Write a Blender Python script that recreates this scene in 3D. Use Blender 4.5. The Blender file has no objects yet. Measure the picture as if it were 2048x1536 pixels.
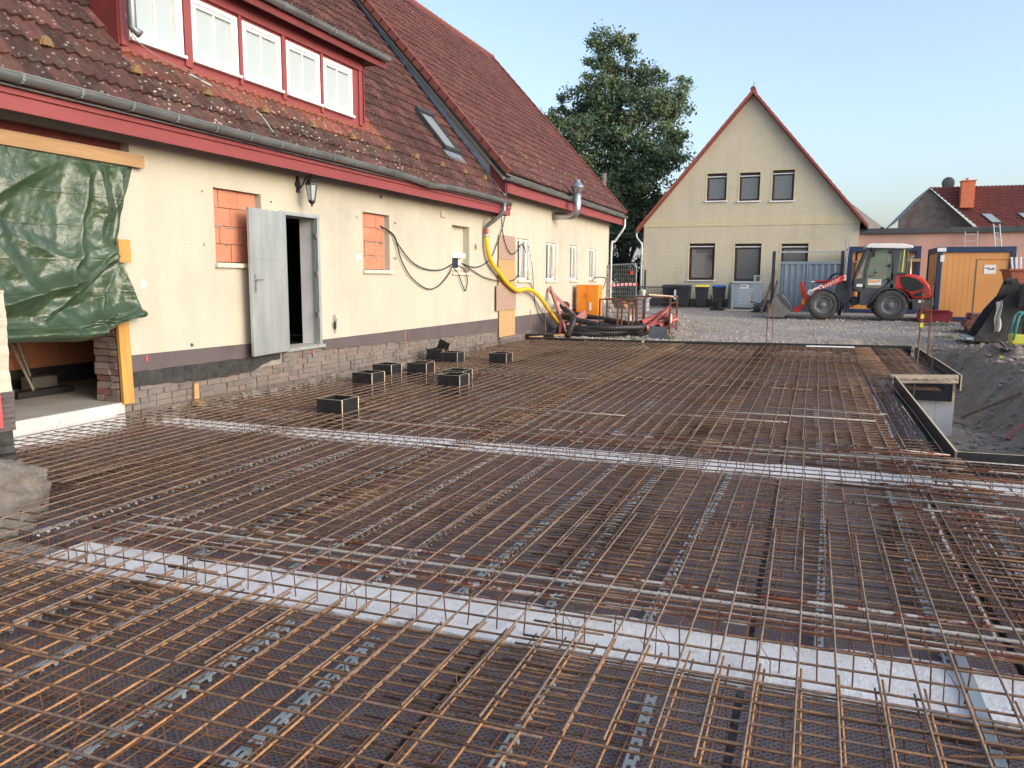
import bpy, math, random
from mathutils import Vector, Matrix, noise as mnoise
rad = math.radians
scene = bpy.context.scene
col = scene.collection
# ---------------------------------------------------------------- camera
cam_d = bpy.data.cameras.new('camera'); cam = bpy.data.objects.new('camera', cam_d); col.objects.link(cam)
cam_d.sensor_width = 36.0; cam_d.lens = 1539/2048*36
cam_d.clip_start = 0.05; cam_d.clip_end = 3000
cam.matrix_world = Matrix(((0.931771, -0.05493873, 0.35886563, 0), (0.36299789, 0.12479928, -0.92339464, 0),
                           (0.00594396, 0.99065982, 0.13622699, 1.58), (0, 0, 0, 1)))
scene.camera = cam
# ---------------------------------------------------------------- world, sun, exposure
SUN_EL, SUN_AZ = rad(20.0), rad(105)            # azimuth measured from +Y towards +X
w = bpy.data.worlds.new('World'); scene.world = w; w.use_nodes = True
nt = w.node_tree; nt.nodes.clear()
sky = nt.nodes.new('ShaderNodeTexSky'); sky.sky_type = 'NISHITA'; sky.sun_disc = False
sky.sun_elevation = SUN_EL; sky.sun_rotation = SUN_AZ; sky.air_density = 1.0; sky.dust_density = 3.5; sky.ozone_density = 1.0
bg = nt.nodes.new('ShaderNodeBackground'); bg.inputs['Strength'].default_value = 0.15
out = nt.nodes.new('ShaderNodeOutputWorld')
hs_ = nt.nodes.new('ShaderNodeHueSaturation'); hs_.inputs['Saturation'].default_value = 0.86; nt.links.new(sky.outputs[0], hs_.inputs['Color'])
mx_ = nt.nodes.new('ShaderNodeMix'); mx_.data_type = 'RGBA'; mx_.blend_type = 'MULTIPLY'; mx_.inputs[0].default_value = 1; mx_.inputs[7].default_value = (0.955, 1.0, 1.06, 1)
nt.links.new(hs_.outputs[0], mx_.inputs[6]); nt.links.new(mx_.outputs[2], bg.inputs[0]); nt.links.new(bg.outputs[0], out.inputs[0])
sd = bpy.data.lights.new('sun', 'SUN'); sun = bpy.data.objects.new('sun', sd); col.objects.link(sun)
sd.energy = 0.5*0.7; sd.angle = rad(60); sd.color = (1.0, 0.97, 0.94)
sdir = Vector((math.sin(SUN_AZ)*math.cos(SUN_EL), math.cos(SUN_AZ)*math.cos(SUN_EL), math.sin(SUN_EL)))
sun.rotation_euler = sdir.to_track_quat('Z', 'Y').to_euler()
scene.view_settings.view_transform = 'Standard'; scene.view_settings.look = 'None'
scene.view_settings.exposure = 1.2; scene.view_settings.gamma = 1.0
scene.render.engine = 'CYCLES'

# ---------------------------------------------------------------- helpers
RNG = random.Random(7)
def U(a, b): return RNG.uniform(a, b)
class MB:
    def __init__(s): s.v = []; s.f = []; s.m = []; s.a = []
    def poly(s, pts, m=0):
        n = len(s.v); s.v += [tuple(p) for p in pts]; s.f.append(tuple(range(n, n+len(pts)))); s.m.append(m); return s
    def raw(s, vs, fs, m=0):
        n = len(s.v); s.v += [tuple(p) for p in vs]
        for f in fs: s.f.append(tuple(i+n for i in f)); s.m.append(m)
        return s
    def box(s, a, b, m=0, rz=0.0, j=0.0, piv=None):
        x0, y0, z0 = a; x1, y1, z1 = b
        c = [(x0,y0,z0),(x1,y0,z0),(x1,y1,z0),(x0,y1,z0),(x0,y0,z1),(x1,y0,z1),(x1,y1,z1),(x0,y1,z1)]
        if j: c = [(x+U(-j,j), y+U(-j,j), z+U(-j,j)) for x,y,z in c]
        if rz:
            px, py = piv or ((x0+x1)/2, (y0+y1)/2); cs, sn = math.cos(rz), math.sin(rz)
            c = [(px+(x-px)*cs-(y-py)*sn, py+(x-px)*sn+(y-py)*cs, z) for x,y,z in c]
        return s.raw(c, [(0,3,2,1),(4,5,6,7),(0,1,5,4),(1,2,6,5),(2,3,7,6),(3,0,4,7)], m)
    def bar(s, p, q, w, h=None, m=0, up=(0,0,1)):           # box beam from p to q
        p = Vector(p); q = Vector(q); d = (q-p)
        if d.length < 1e-6: return s
        d.normalize(); u = Vector(up)
        if abs(d.dot(u)) > 0.98: u = Vector((1,0,0))
        a = d.cross(u).normalized(); b = a.cross(d).normalized(); h = w if h is None else h
        c = []
        for e in (p, q):
            for i, k in ((-1,-1),(1,-1),(1,1),(-1,1)): c.append(e + a*(i*w/2) + b*(k*h/2))
        return s.raw(c, [(0,1,2,3),(7,6,5,4),(0,4,5,1),(1,5,6,2),(2,6,7,3),(3,7,4,0)], m)
    def tube(s, path, r, n=6, m=0, cap=True):
        P = [Vector(p) for p in path]; k = len(P)
        if k < 2: return s
        rs = r if isinstance(r, (list, tuple)) else [r]*k
        base = len(s.v); prev = None
        for i in range(k):
            t = (P[min(i+1,k-1)] - P[max(i-1,0)])
            t = t.normalized() if t.length > 1e-9 else Vector((0,0,1))
            if prev is None:
                u = Vector((0,0,1)) if abs(t.z) < 0.9 else Vector((1,0,0))
            else: u = prev
            a = (u - t*u.dot(t))
            a = a.normalized() if a.length > 1e-6 else t.orthogonal().normalized()
            prev = a; b = t.cross(a)
            for j in range(n):
                an = 2*math.pi*j/n
                s.v.append(tuple(P[i] + (a*math.cos(an)+b*math.sin(an))*rs[i]))
        for i in range(k-1):
            for j in range(n):
                j2 = (j+1) % n
                s.f.append((base+i*n+j, base+i*n+j2, base+(i+1)*n+j2, base+(i+1)*n+j)); s.m.append(m)
        if cap:
            s.f.append(tuple(base+j for j in range(n))[::-1]); s.m.append(m)
            s.f.append(tuple(base+(k-1)*n+j for j in range(n))); s.m.append(m)
        return s
    def prism(s, poly, axis, a, b, m=0):                    # poly 2D extruded along axis from a to b
        def P(p, t):
            if axis == 'x': return (t, p[0], p[1])
            if axis == 'y': return (p[0], t, p[1])
            return (p[0], p[1], t)
        n = len(poly); vs = [P(p, a) for p in poly] + [P(p, b) for p in poly]
        fs = [tuple(range(n))[::-1], tuple(range(n, 2*n))] + [(i, (i+1) % n, n+(i+1) % n, n+i) for i in range(n)]
        return s.raw(vs, fs, m)
    def lathe(s, prof, c=(0,0,0), n=16, axis='z', m=0):     # prof [(r,h)]
        base = len(s.v)
        for r, h in prof:
            for j in range(n):
                an = 2*math.pi*j/n; x, y = r*math.cos(an), r*math.sin(an)
                p = (x, y, h) if axis == 'z' else ((x, h, y) if axis == 'y' else (h, x, y))
                s.v.append((c[0]+p[0], c[1]+p[1], c[2]+p[2]))
        for i in range(len(prof)-1):
            for j in range(n):
                j2 = (j+1) % n
                s.f.append((base+i*n+j, base+i*n+j2, base+(i+1)*n+j2, base+(i+1)*n+j)); s.m.append(m)
        return s
    def grid(s, fn, nu, nv, m=0):
        base = len(s.v)
        for j in range(nv+1):
            for i in range(nu+1): s.v.append(tuple(fn(i/nu, j/nv)))
        for j in range(nv):
            for i in range(nu):
                k = base + j*(nu+1)+i
                s.f.append((k, k+1, k+nu+2, k+nu+1)); s.m.append(m)
        return s
MESHES = 0
def link(name, mb, mats, parent=None, smooth=False, bevel=0, world=True):
    me = bpy.data.meshes.new(name)
    off = parent.location.copy() if (parent is not None and world) else Vector((0,0,0))
    if parent is not None and world and parent.parent is not None: off = off + parent.parent.location
    vs = [(x-off.x, y-off.y, z-off.z) for x,y,z in mb.v] if off.length else mb.v
    me.from_pydata(vs, [], mb.f)
    if not isinstance(mats, (list, tuple)): mats = [mats]
    for m in mats: me.materials.append(m)
    me.polygons.foreach_set('material_index', [min(i, len(mats)-1) for i in mb.m])
    if mb.a:
        at = me.color_attributes.new('tint', 'FLOAT_COLOR', 'CORNER'); k = 0; arr = []
        for p in me.polygons:
            cc = mb.a[p.index]
            for _ in range(p.loop_total): arr += [cc[0], cc[1], cc[2], 1.0]
        at.data.foreach_set('color', arr)
    me.update()
    if smooth: me.polygons.foreach_set('use_smooth', [True]*len(me.polygons))
    o = bpy.data.objects.new(name, me); col.objects.link(o)
    if parent is not None: o.parent = parent
    if smooth == 'angle':
        try: me.set_sharp_from_angle(angle=rad(35))
        except Exception: pass
    if bevel:
        b = o.modifiers.new('bevel', 'BEVEL'); b.width = bevel; b.segments = 2; b.limit_method = 'ANGLE'; b.angle_limit = rad(40)
    return o
def split_link(name, mb, mats, parent=None, **k):
    par = list(range(len(mb.v)))
    def fd(a):
        while par[a] != a: par[a] = par[par[a]]; a = par[a]
        return a
    for f in mb.f:
        for i in f[1:]: par[fd(i)] = fd(f[0])
    g = {}
    for fi, f in enumerate(mb.f): g.setdefault(fd(f[0]), []).append(fi)
    o = None
    for fs in g.values():
        m = MB(); mp = {}
        for fi in fs:
            nf = []
            for i in mb.f[fi]:
                if i not in mp: mp[i] = len(m.v); m.v.append(mb.v[i])
                nf.append(mp[i])
            m.f.append(tuple(nf)); m.m.append(mb.m[fi])
        o = link(name, m, mats, parent, **k)
    return o
def tag(o, label=None, cat=None, group=None, kind=None):
    if label: o['label'] = label
    if cat: o['category'] = cat
    if group: o['group'] = group
    if kind: o['kind'] = kind
    return o
def thing(name, loc, label, cat, group=None):
    o = bpy.data.objects.new(name, None); o.empty_display_size = 0.1; col.objects.link(o); o.location = loc
    return tag(o, label, cat, group)
def dup(root, loc, rz, label, group=None):
    r = root.copy(); col.objects.link(r); r.location = loc; r.rotation_euler = (0, 0, rz); r['label'] = label
    if group: r['group'] = group
    for ch in list(root.children):
        c = ch.copy(); col.objects.link(c); c.parent = r
        for g in ch.children:
            d = g.copy(); col.objects.link(d); d.parent = c
    return r
def spline(P, k=6):
    P = [Vector(p) for p in P]; out_ = []
    for i in range(len(P)-1):
        p0 = P[max(i-1,0)]; p1 = P[i]; p2 = P[i+1]; p3 = P[min(i+2,len(P)-1)]
        for j in range(k):
            t = j/k
            out_.append(0.5*((2*p1)+(p2-p0)*t+(2*p0-5*p1+4*p2-p3)*t*t+(3*p1-p0-3*p2+p3)*t*t*t))
    out_.append(P[-1]); return out_
def fbm(x, y, z=0.0, o=4):
    s_ = 0; a = 1; f = 1
    for _ in range(o): s_ += a*mnoise.noise(Vector((x*f, y*f, z*f))); a *= 0.5; f *= 2.03
    return s_
# wall of panels round openings. frame: 'x' wall lies at x=c (coords y,z) facing +x ; 'y' wall at y=c (coords x,z) facing -y
def wall_holes(mb, frame, c, u0, u1, v0, v1, holes, depth, m=0, mr=None, topf=None):
    mr = m if mr is None else mr
    us = sorted({u0, u1, *[h[0] for h in holes], *[h[1] for h in holes]})
    vs = sorted({v0, v1, *[h[2] for h in holes], *[h[3] for h in holes]})
    def P(u, v, d=0): return (c-d, u, v) if frame == 'x' else (u, c+d, v)
    for i in range(len(us)-1):
        for j in range(len(vs)-1):
            cu, cv = (us[i]+us[i+1])/2, (vs[j]+vs[j+1])/2
            if any(h[0] < cu < h[1] and h[2] < cv < h[3] for h in holes): continue
            mb.poly([P(us[i],vs[j]),P(us[i+1],vs[j]),P(us[i+1],vs[j+1]),P(us[i],vs[j+1])], m)
    for h in holes:
        a, b, e, g = h[:4]; d = h[4] if len(h) > 4 else depth
        mb.poly([P(a,e),P(a,g),P(a,g,d),P(a,e,d)], mr); mb.poly([P(b,e),P(b,e,d),P(b,g,d),P(b,g)], mr)
        mb.poly([P(a,g),P(b,g),P(b,g,d),P(a,g,d)], mr); mb.poly([P(a,e),P(a,e,d),P(b,e,d),P(b,e)], mr)
def text_mb(txt, size, extr=0.002):
    cu = bpy.data.curves.new('t', 'FONT'); cu.body = txt; cu.size = size; cu.extrude = extr; cu.align_x = 'CENTER'; cu.align_y = 'CENTER'
    cu.resolution_u = 3
    ob = bpy.data.objects.new('t', cu); col.objects.link(ob)
    bpy.context.view_layer.update()
    dg = bpy.context.evaluated_depsgraph_get(); me = ob.evaluated_get(dg).to_mesh()
    vs = [tuple(v.co) for v in me.vertices]; fs = [tuple(p.vertices) for p in me.polygons]
    ob.evaluated_get(dg).to_mesh_clear(); bpy.data.objects.remove(ob); bpy.data.curves.remove(cu)
    return vs, fs

# ---------------------------------------------------------------- materials
def newmat(name):
    m = bpy.data.materials.new(name); m.use_nodes = True; nt = m.node_tree
    return m, nt, nt.nodes['Principled BSDF']
def nd(nt, t, **k):
    n = nt.nodes.new(t)
    for a, b in k.items():
        if a in n.inputs: n.inputs[a].default_value = b
        else: setattr(n, a, b)
    return n
def ramp(nt, fac, stops):
    r = nt.nodes.new('ShaderNodeValToRGB'); e = r.color_ramp.elements
    while len(e) < len(stops): e.new(0.5)
    for i, (p, c) in enumerate(stops): e[i].position = p; e[i].color = (*c, 1) if len(c) == 3 else c
    nt.links.new(fac, r.inputs[0]); return r.outputs[0]
def coords(nt, scale=(1,1,1), obj=True):
    tc = nt.nodes.new('ShaderNodeTexCoord'); mp = nt.nodes.new('ShaderNodeMapping'); mp.inputs['Scale'].default_value = scale
    nt.links.new(tc.outputs['Object'], mp.inputs[0]); return mp.outputs[0]
def noise(nt, vec, scale, detail=5, rough=0.6):
    n = nt.nodes.new('ShaderNodeTexNoise'); n.inputs['Scale'].default_value = scale; n.inputs['Detail'].default_value = detail
    n.inputs['Roughness'].default_value = rough; nt.links.new(vec, n.inputs['Vector']); return n.outputs['Fac']
def mix(nt, fac, a, b, mode='MIX'):
    m = nt.nodes.new('ShaderNodeMix'); m.data_type = 'RGBA'; m.blend_type = mode
    for k, v in ((0, fac), (6, a), (7, b)):
        if isinstance(v, (int, float)): m.inputs[k].default_value = v
        elif isinstance(v, tuple): m.inputs[k].default_value = (*v, 1) if len(v) == 3 else v
        else: nt.links.new(v, m.inputs[k])
    return m.outputs[2]
def bump(nt, h, dist=0.01, strength=1.0, bs=None):
    b = nt.nodes.new('ShaderNodeBump'); b.inputs['Distance'].default_value = dist; b.inputs['Strength'].default_value = strength
    nt.links.new(h, b.inputs['Height'])
    if bs is not None: nt.links.new(b.outputs[0], bs.inputs['Normal'])
    return b.outputs[0]
def simple(name, c1, c2=None, rough=0.6, metal=0.0, ns=6.0, bd=0.0, bscale=40.0, stretch=(1,1,1), spec=None, c3=None):
    m, nt, bs = newmat(name); bs.inputs['Roughness'].default_value = rough; bs.inputs['Metallic'].default_value = metal
    if spec is not None: bs.inputs['Specular IOR Level'].default_value = spec
    v = coords(nt, stretch)
    if c2 is None: c2 = tuple(x*0.8 for x in c1)
    st = [(0.32, c1), (0.68, c2)]
    if c3: st = [(0.28, c1), (0.5, c2), (0.7, c3)]
    nt.links.new(ramp(nt, noise(nt, v, ns), st), bs.inputs['Base Color'])
    if bd: bump(nt, noise(nt, v, bscale, 4), bd, 1.0, bs)
    return m
M = {}
def stucco(name, base, dark, stain, fine=90, bd=0.004, stretch=(1,1,0.35), ss=0.5):
    m, nt, bs = newmat(name); bs.inputs['Roughness'].default_value = 0.92; bs.inputs['Specular IOR Level'].default_value = 0.2
    v = coords(nt); vf = coords(nt, stretch)
    c = ramp(nt, noise(nt, v, ss, 6, 0.65), [(0.30, stain), (0.5, base), (0.8, base)])
    vs_ = coords(nt, (1, 1, 0.12))
    st = ramp(nt, noise(nt, vs_, 2.6, 5, 0.6), [(0.35, (0.93,0.91,0.89)), (0.55, (1,1,1))])
    c = mix(nt, 0.75, c, st, 'MULTIPLY')
    g = ramp(nt, noise(nt, vf, fine, 3, 0.7), [(0.3, dark), (0.55, (1,1,1))])
    c = mix(nt, 0.5, c, g, 'MULTIPLY')
    nt.links.new(c, bs.inputs['Base Color'])
    bump(nt, noise(nt, vf, fine, 3, 0.7), bd, 1.0, bs); return m
M['cream'] = stucco('cream_stucco', (0.475,0.445,0.375), (0.72,0.70,0.66), (0.395,0.37,0.32))
M['cream_far'] = stucco('yellow_stucco', (0.57,0.515,0.395), (0.6,0.56,0.5), (0.50,0.455,0.36), fine=14, bd=0.01, stretch=(1,1,1))
M['band'] = stucco('band_stucco', (0.60,0.53,0.36), (0.6,0.56,0.5), (0.55,0.49,0.36), fine=40, stretch=(1,1,1))
M['pink'] = stucco('pink_stucco', (0.52,0.33,0.28), (0.6,0.5,0.5), (0.44,0.29,0.25), fine=40, stretch=(1,1,1))
M['plinth'] = stucco('grey_plinth_render', (0.115,0.095,0.10), (0.6,0.6,0.6), (0.09,0.078,0.082), fine=70, bd=0.006, stretch=(1,1,1), ss=1.5)
M['bitumen'] = simple('bitumen', (0.012,0.012,0.013), (0.045,0.042,0.04), 0.55, ns=9, bd=0.01, bscale=60)
M['white'] = simple('white_paint', (0.78,0.78,0.77), (0.70,0.70,0.70), 0.45, ns=3)
M['whitewash'] = simple('whitewashed_reveal', (0.72,0.73,0.75), (0.6,0.6,0.62), 0.85, ns=2.5, bd=0.004, bscale=50)
M['sill'] = simple('stone_sill', (0.62,0.55,0.45), (0.5,0.45,0.38), 0.8, ns=8, bd=0.003)
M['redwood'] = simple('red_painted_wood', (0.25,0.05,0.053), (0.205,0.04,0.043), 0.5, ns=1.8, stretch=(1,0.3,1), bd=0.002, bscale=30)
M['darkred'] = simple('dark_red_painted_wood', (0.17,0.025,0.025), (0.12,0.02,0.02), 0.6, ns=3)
M['zinc'] = simple('weathered_zinc', (0.16,0.175,0.18), (0.25,0.265,0.27), 0.42, metal=0.55, ns=4, stretch=(1,0.5,1), bd=0.001, bscale=20)
M['galv'] = simple('galvanised_steel', (0.50,0.53,0.53), (0.36,0.40,0.41), 0.38, metal=0.5, ns=5, stretch=(1,1,0.25))
M['stainless'] = simple('stainless_flue', (0.50,0.52,0.54), (0.4,0.41,0.42), 0.3, metal=0.9, ns=3)
M['plywood_edge'] = simple('plywood_edge', (0.62,0.52,0.33), (0.42,0.34,0.22), 0.7, ns=30)
M['black_ply'] = simple('black_film_faced_board', (0.010,0.011,0.014), (0.022,0.022,0.026), 0.35, ns=10, bd=0.001)
M['black'] = simple('black_plastic', (0.010,0.011,0.012), (0.02,0.02,0.022), 0.45, ns=8)
M['wood'] = simple('yellow_formwork_timber', (0.50,0.28,0.07), (0.40,0.21,0.05), 0.65, ns=3, stretch=(6,6,0.5), bd=0.002, bscale=14)
M['wood_h'] = simple('raw_timber_plank', (0.42,0.26,0.13), (0.30,0.18,0.09), 0.7, ns=3, stretch=(6,0.5,6), bd=0.002, bscale=14)
M['greywood'] = simple('weathered_timber', (0.33,0.28,0.22), (0.20,0.17,0.14), 0.8, ns=4, stretch=(0.5,3,6), bd=0.003, bscale=14)
M['osb'] = simple('oriented_strand_board', (0.55,0.38,0.18), (0.34,0.20,0.09), 0.75, ns=26, stretch=(1,1,1.6), c3=(0.62,0.44,0.22), bd=0.002)
M['osb_grey'] = simple('weathered_strand_board', (0.40,0.28,0.21), (0.27,0.18,0.14), 0.8, ns=24, c3=(0.46,0.34,0.27), bd=0.002)
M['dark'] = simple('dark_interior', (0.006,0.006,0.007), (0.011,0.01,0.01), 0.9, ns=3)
M['concrete'] = simple('light_concrete', (0.55,0.56,0.56), (0.44,0.45,0.45), 0.9, ns=2.5, bd=0.003, bscale=60)
M['floor_in'] = simple('screed_floor', (0.40,0.37,0.34), (0.30,0.28,0.26), 0.9, ns=2)
M['mortar'] = simple('mortar', (0.28,0.25,0.22), (0.2,0.18,0.16), 0.95, ns=10, bd=0.008, bscale=40)
M['yellow'] = simple('yellow_plastic', (0.80,0.46,0.015), (0.72,0.40,0.012), 0.45, ns=2)
M['cable'] = simple('black_cable', (0.012,0.012,0.013), (0.02,0.02,0.02), 0.5)
M['red_mark'] = simple('red_spray_paint', (0.85,0.08,0.07), (0.7,0.06,0.06), 0.6)
M['orange'] = simple('orange_paint', (0.80,0.26,0.02), (0.70,0.22,0.02), 0.5, ns=2)
M['cont_orange'] = simple('orange_container_panel', (0.66,0.31,0.10), (0.58,0.27,0.085), 0.55, ns=1.2, stretch=(1,1,0.4))
M['navy'] = simple('navy_blue_steel', (0.012,0.03,0.085), (0.018,0.04,0.10), 0.45, ns=3)
M['crate'] = simple('rust_red_steel', (0.17,0.06,0.05), (0.11,0.04,0.03), 0.7, ns=8, c3=(0.2,0.08,0.06))
M['pipe_red'] = simple('red_brown_pipe', (0.36,0.085,0.065), (0.28,0.06,0.045), 0.4, ns=2)
M['fadedred'] = simple('faded_red_timber', (0.42,0.17,0.16), (0.32,0.12,0.11), 0.7, ns=5, stretch=(3,3,0.5))
M['loader_red'] = simple('loader_red_paint', (0.55,0.035,0.02), (0.48,0.03,0.018), 0.35, ns=2)
M['loader_grey'] = simple('loader_dark_grey', (0.055,0.058,0.062), (0.075,0.077,0.08), 0.5, ns=4)
M['tyre'] = simple('dusty_tyre', (0.045,0.044,0.043), (0.085,0.083,0.08), 0.85, ns=5, bd=0.004, bscale=20)
M['steel_dusty'] = simple('dusty_steel', (0.14,0.14,0.14), (0.24,0.22,0.20), 0.55, metal=0.4, ns=5)
M['rimgrey'] = simple('grey_rim', (0.13,0.13,0.135), (0.18,0.18,0.18), 0.55, ns=4)
M['bluegrey'] = simple('blue_grey_sheet_metal', (0.27,0.34,0.39), (0.33,0.40,0.45), 0.5, metal=0.2, ns=2, stretch=(1,1,0.3))
M['teal'] = simple('teal_paint', (0.10,0.42,0.38), (0.08,0.35,0.32), 0.45)
M['lime'] = simple('lime_yellow_paint', (0.62,0.62,0.08), (0.5,0.5,0.07), 0.5)
M['cloth_white'] = simple('white_cloth', (0.6,0.58,0.53), (0.45,0.43,0.4), 0.95, ns=8, bd=0.01, bscale=12)
M['bin'] = simple('dark_bin_plastic', (0.022,0.027,0.033), (0.03,0.036,0.042), 0.5, ns=5)
M['lid_yellow'] = simple('yellow_bin_lid', (0.75,0.62,0.10), None, 0.45)
M['lid_blue'] = simple('blue_bin_lid', (0.04,0.12,0.42), None, 0.45)
M['green_fence'] = simple('green_fence_wire', (0.03,0.07,0.05), (0.05,0.09,0.06), 0.6)
M['bark'] = simple('bark', (0.05,0.042,0.035), (0.10,0.085,0.07), 0.95, ns=6, bd=0.02, bscale=10, stretch=(1,1,0.3))
M['lead'] = simple('lead_flashing', (0.30,0.36,0.42), (0.38,0.44,0.50), 0.4, metal=0.6, ns=3)
M['steel_frame_dark'] = simple('dark_steel_frame', (0.025,0.028,0.032), (0.04,0.04,0.045), 0.6)
M['rail_grey'] = simple('grey_spacer_plastic', (0.38,0.43,0.45), (0.28,0.32,0.34), 0.55, ns=5)
M['purlin'] = simple('grey_board', (0.13,0.14,0.15), (0.2,0.2,0.2), 0.7, ns=5)
M['moss'] = simple('ochre_snow_guard', (0.24,0.145,0.065), (0.15,0.095,0.045), 0.95, ns=20, bd=0.02, bscale=30)
M['terracotta_pot'] = simple('new_chimney_cladding', (0.62,0.17,0.07), (0.5,0.13,0.06), 0.7, ns=5)
M['white_far'] = simple('white_render', (0.72,0.73,0.74), (0.62,0.63,0.65), 0.8, ns=1)

def m_glass(name, tint=(0.02,0.025,0.03), rough=0.03, spec=0.9):
    m, nt, bs = newmat(name); bs.inputs['Base Color'].default_value = (*tint, 1); bs.inputs['Roughness'].default_value = rough
    bs.inputs['Specular IOR Level'].default_value = spec; bs.inputs['IOR'].default_value = 1.6
    bump(nt, noise(nt, coords(nt), 1.2, 2), 0.0015, 1.0, bs); return m
M['glass'] = m_glass('window_glass', (0.03,0.04,0.05), 0.05, 0.3)
M['glass_curtain'] = m_glass('glass_over_curtain', (0.36,0.41,0.42), 0.06, 0.9)
M['glass_cab'] = m_glass('tinted_cab_glass', (0.10,0.16,0.15), 0.04, 0.9)
M['glass_sky'] = m_glass('skylight_glass', (0.25,0.30,0.33), 0.05, 1.0)

def m_rust(name, stops, rough=0.75, sp=0.0):
    m, nt, bs = newmat(name); bs.inputs['Roughness'].default_value = rough; bs.inputs['Metallic'].default_value = 0.15
    v = coords(nt); oi = nt.nodes.new('ShaderNodeObjectInfo')
    n1 = noise(nt, v, 5.5, 6, 0.75)
    ad = nt.nodes.new('ShaderNodeMath'); ad.operation = 'MULTIPLY_ADD'; nt.links.new(oi.outputs['Random'], ad.inputs[0]); ad.inputs[1].default_value = 0.10; nt.links.new(n1, ad.inputs[2])
    c = ramp(nt, ad.outputs[0], stops)
    n2 = ramp(nt, noise(nt, v, 60, 3), [(0.35, (0.7,0.7,0.7)), (0.65, (1.15,1.1,1.05))])
    c = mix(nt, 1.0, c, n2, 'MULTIPLY')
    if sp:
        s_ = ramp(nt, noise(nt, v, 7, 5, 0.7), [(0.56-sp, (0,0,0)), (0.62-sp, (1,1,1))]); c = mix(nt, s_, c, (0.52,0.50,0.47))
    nt.links.new(c, bs.inputs['Base Color']); bump(nt, noise(nt, v, 130, 2), 0.002, 1.0, bs); return m
M['rust_dark'] = m_rust('dark_rusty_steel', [(0.3,(0.065,0.042,0.033)), (0.5,(0.15,0.09,0.058)), (0.72,(0.27,0.16,0.09))])
M['rust_orange'] = m_rust('orange_rusty_steel', [(0.3,(0.15,0.10,0.07)), (0.5,(0.34,0.18,0.085)), (0.72,(0.50,0.25,0.10))])
M['rust_brown'] = m_rust('red_brown_rusty_steel', [(0.3,(0.065,0.032,0.023)), (0.5,(0.15,0.065,0.04)), (0.72,(0.25,0.105,0.06))])
M['rust_splash'] = m_rust('cement_splashed_rusty_steel', [(0.3,(0.07,0.022,0.014)), (0.5,(0.16,0.045,0.022)), (0.72,(0.28,0.09,0.04))], sp=0.08)
M['cement_bar'] = m_rust('cement_coated_steel', [(0.3,(0.30,0.27,0.23)), (0.5,(0.46,0.44,0.40)), (0.72,(0.55,0.53,0.50))])

def m_tile(name, dark, mid, light, lich=0.5):
    m, nt, bs = newmat(name); bs.inputs['Roughness'].default_value = 0.85; bs.inputs['Specular IOR Level'].default_value = 0.25
    v = coords(nt); at = nt.nodes.new('ShaderNodeAttribute'); at.attribute_name = 'tint'
    sp = nt.nodes.new('ShaderNodeSeparateColor'); nt.links.new(at.outputs['Color'], sp.inputs[0])
    n = noise(nt, v, 9, 6, 0.7)
    ad = nt.nodes.new('ShaderNodeMath'); ad.operation = 'ADD'; nt.links.new(n, ad.inputs[0])
    sub = nt.nodes.new('ShaderNodeMath'); sub.operation = 'MULTIPLY_ADD'; sub.inputs[1].default_value = 0.35; sub.inputs[2].default_value = -0.175
    nt.links.new(sp.outputs[0], sub.inputs[0]); nt.links.new(sub.outputs[0], ad.inputs[1])
    c = ramp(nt, ad.outputs[0], [(0.28, dark), (0.5, mid), (0.75, light)])
    clean = ramp(nt, n, [(0.3, (0.21,0.065,0.048)), (0.7, (0.30,0.10,0.07))])
    c = mix(nt, sp.outputs[1], c, clean)
    # moss / lichen
    vo = nt.nodes.new('ShaderNodeTexVoronoi'); vo.inputs['Scale'].default_value = 13; nt.links.new(v, vo.inputs['Vector'])
    dn = nt.nodes.new('ShaderNodeMath'); dn.operation = 'MULTIPLY_ADD'; dn.inputs[1].default_value = 0.6
    nt.links.new(noise(nt, v, 38, 4), dn.inputs[0]); nt.links.new(vo.outputs['Distance'], dn.inputs[2])
    spot = ramp(nt, dn.outputs[0], [(0.46, (1,1,1)), (0.53, (0,0,0))])
    reg = ramp(nt, noise(nt, v, 1.1, 4), [(0.50-lich*0.2, (0,0,0)), (0.62-lich*0.1, (1,1,1))])
    f1 = mix(nt, 1.0, spot, reg, 'MULTIPLY')
    m3 = nt.nodes.new('ShaderNodeMath'); m3.operation = 'MULTIPLY_ADD'; m3.use_clamp = True; m3.inputs[1].default_value = 0.75; m3.inputs[2].default_value = 0.08
    nt.links.new(sp.outputs[2], m3.inputs[0])
    f2 = nt.nodes.new('ShaderNodeMath'); f2.operation = 'MULTIPLY'; nt.links.new(f1, f2.inputs[0]); nt.links.new(m3.outputs[0], f2.inputs[1])
    c = mix(nt, f2.outputs[0], c, (0.52,0.50,0.45))
    mo = ramp(nt, noise(nt, v, 5.0, 6, 0.75), [(0.48, (0,0,0)), (0.60, (1,1,1))])
    f3 = nt.nodes.new('ShaderNodeMath'); f3.operation = 'MULTIPLY'; nt.links.new(mo, f3.inputs[0]); nt.links.new(sp.outputs[2], f3.inputs[1])
    c = mix(nt, f3.outputs[0], c, (0.075,0.062,0.05))
    nt.links.new(c, bs.inputs['Base Color']); bump(nt, noise(nt, v, 60, 4), 0.006, 1.0, bs); return m
M['tileA'] = m_tile('old_red_brown_pantiles', (0.038,0.021,0.020), (0.075,0.033,0.030), (0.125,0.055,0.046), 1.0)
M['tileB'] = m_tile('dark_red_pantiles', (0.066,0.025,0.025), (0.10,0.037,0.036), (0.135,0.053,0.050), 0.6)
M['tileC'] = m_tile('red_pantiles', (0.13,0.045,0.042), (0.19,0.065,0.06), (0.25,0.09,0.08), 0.1)
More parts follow.
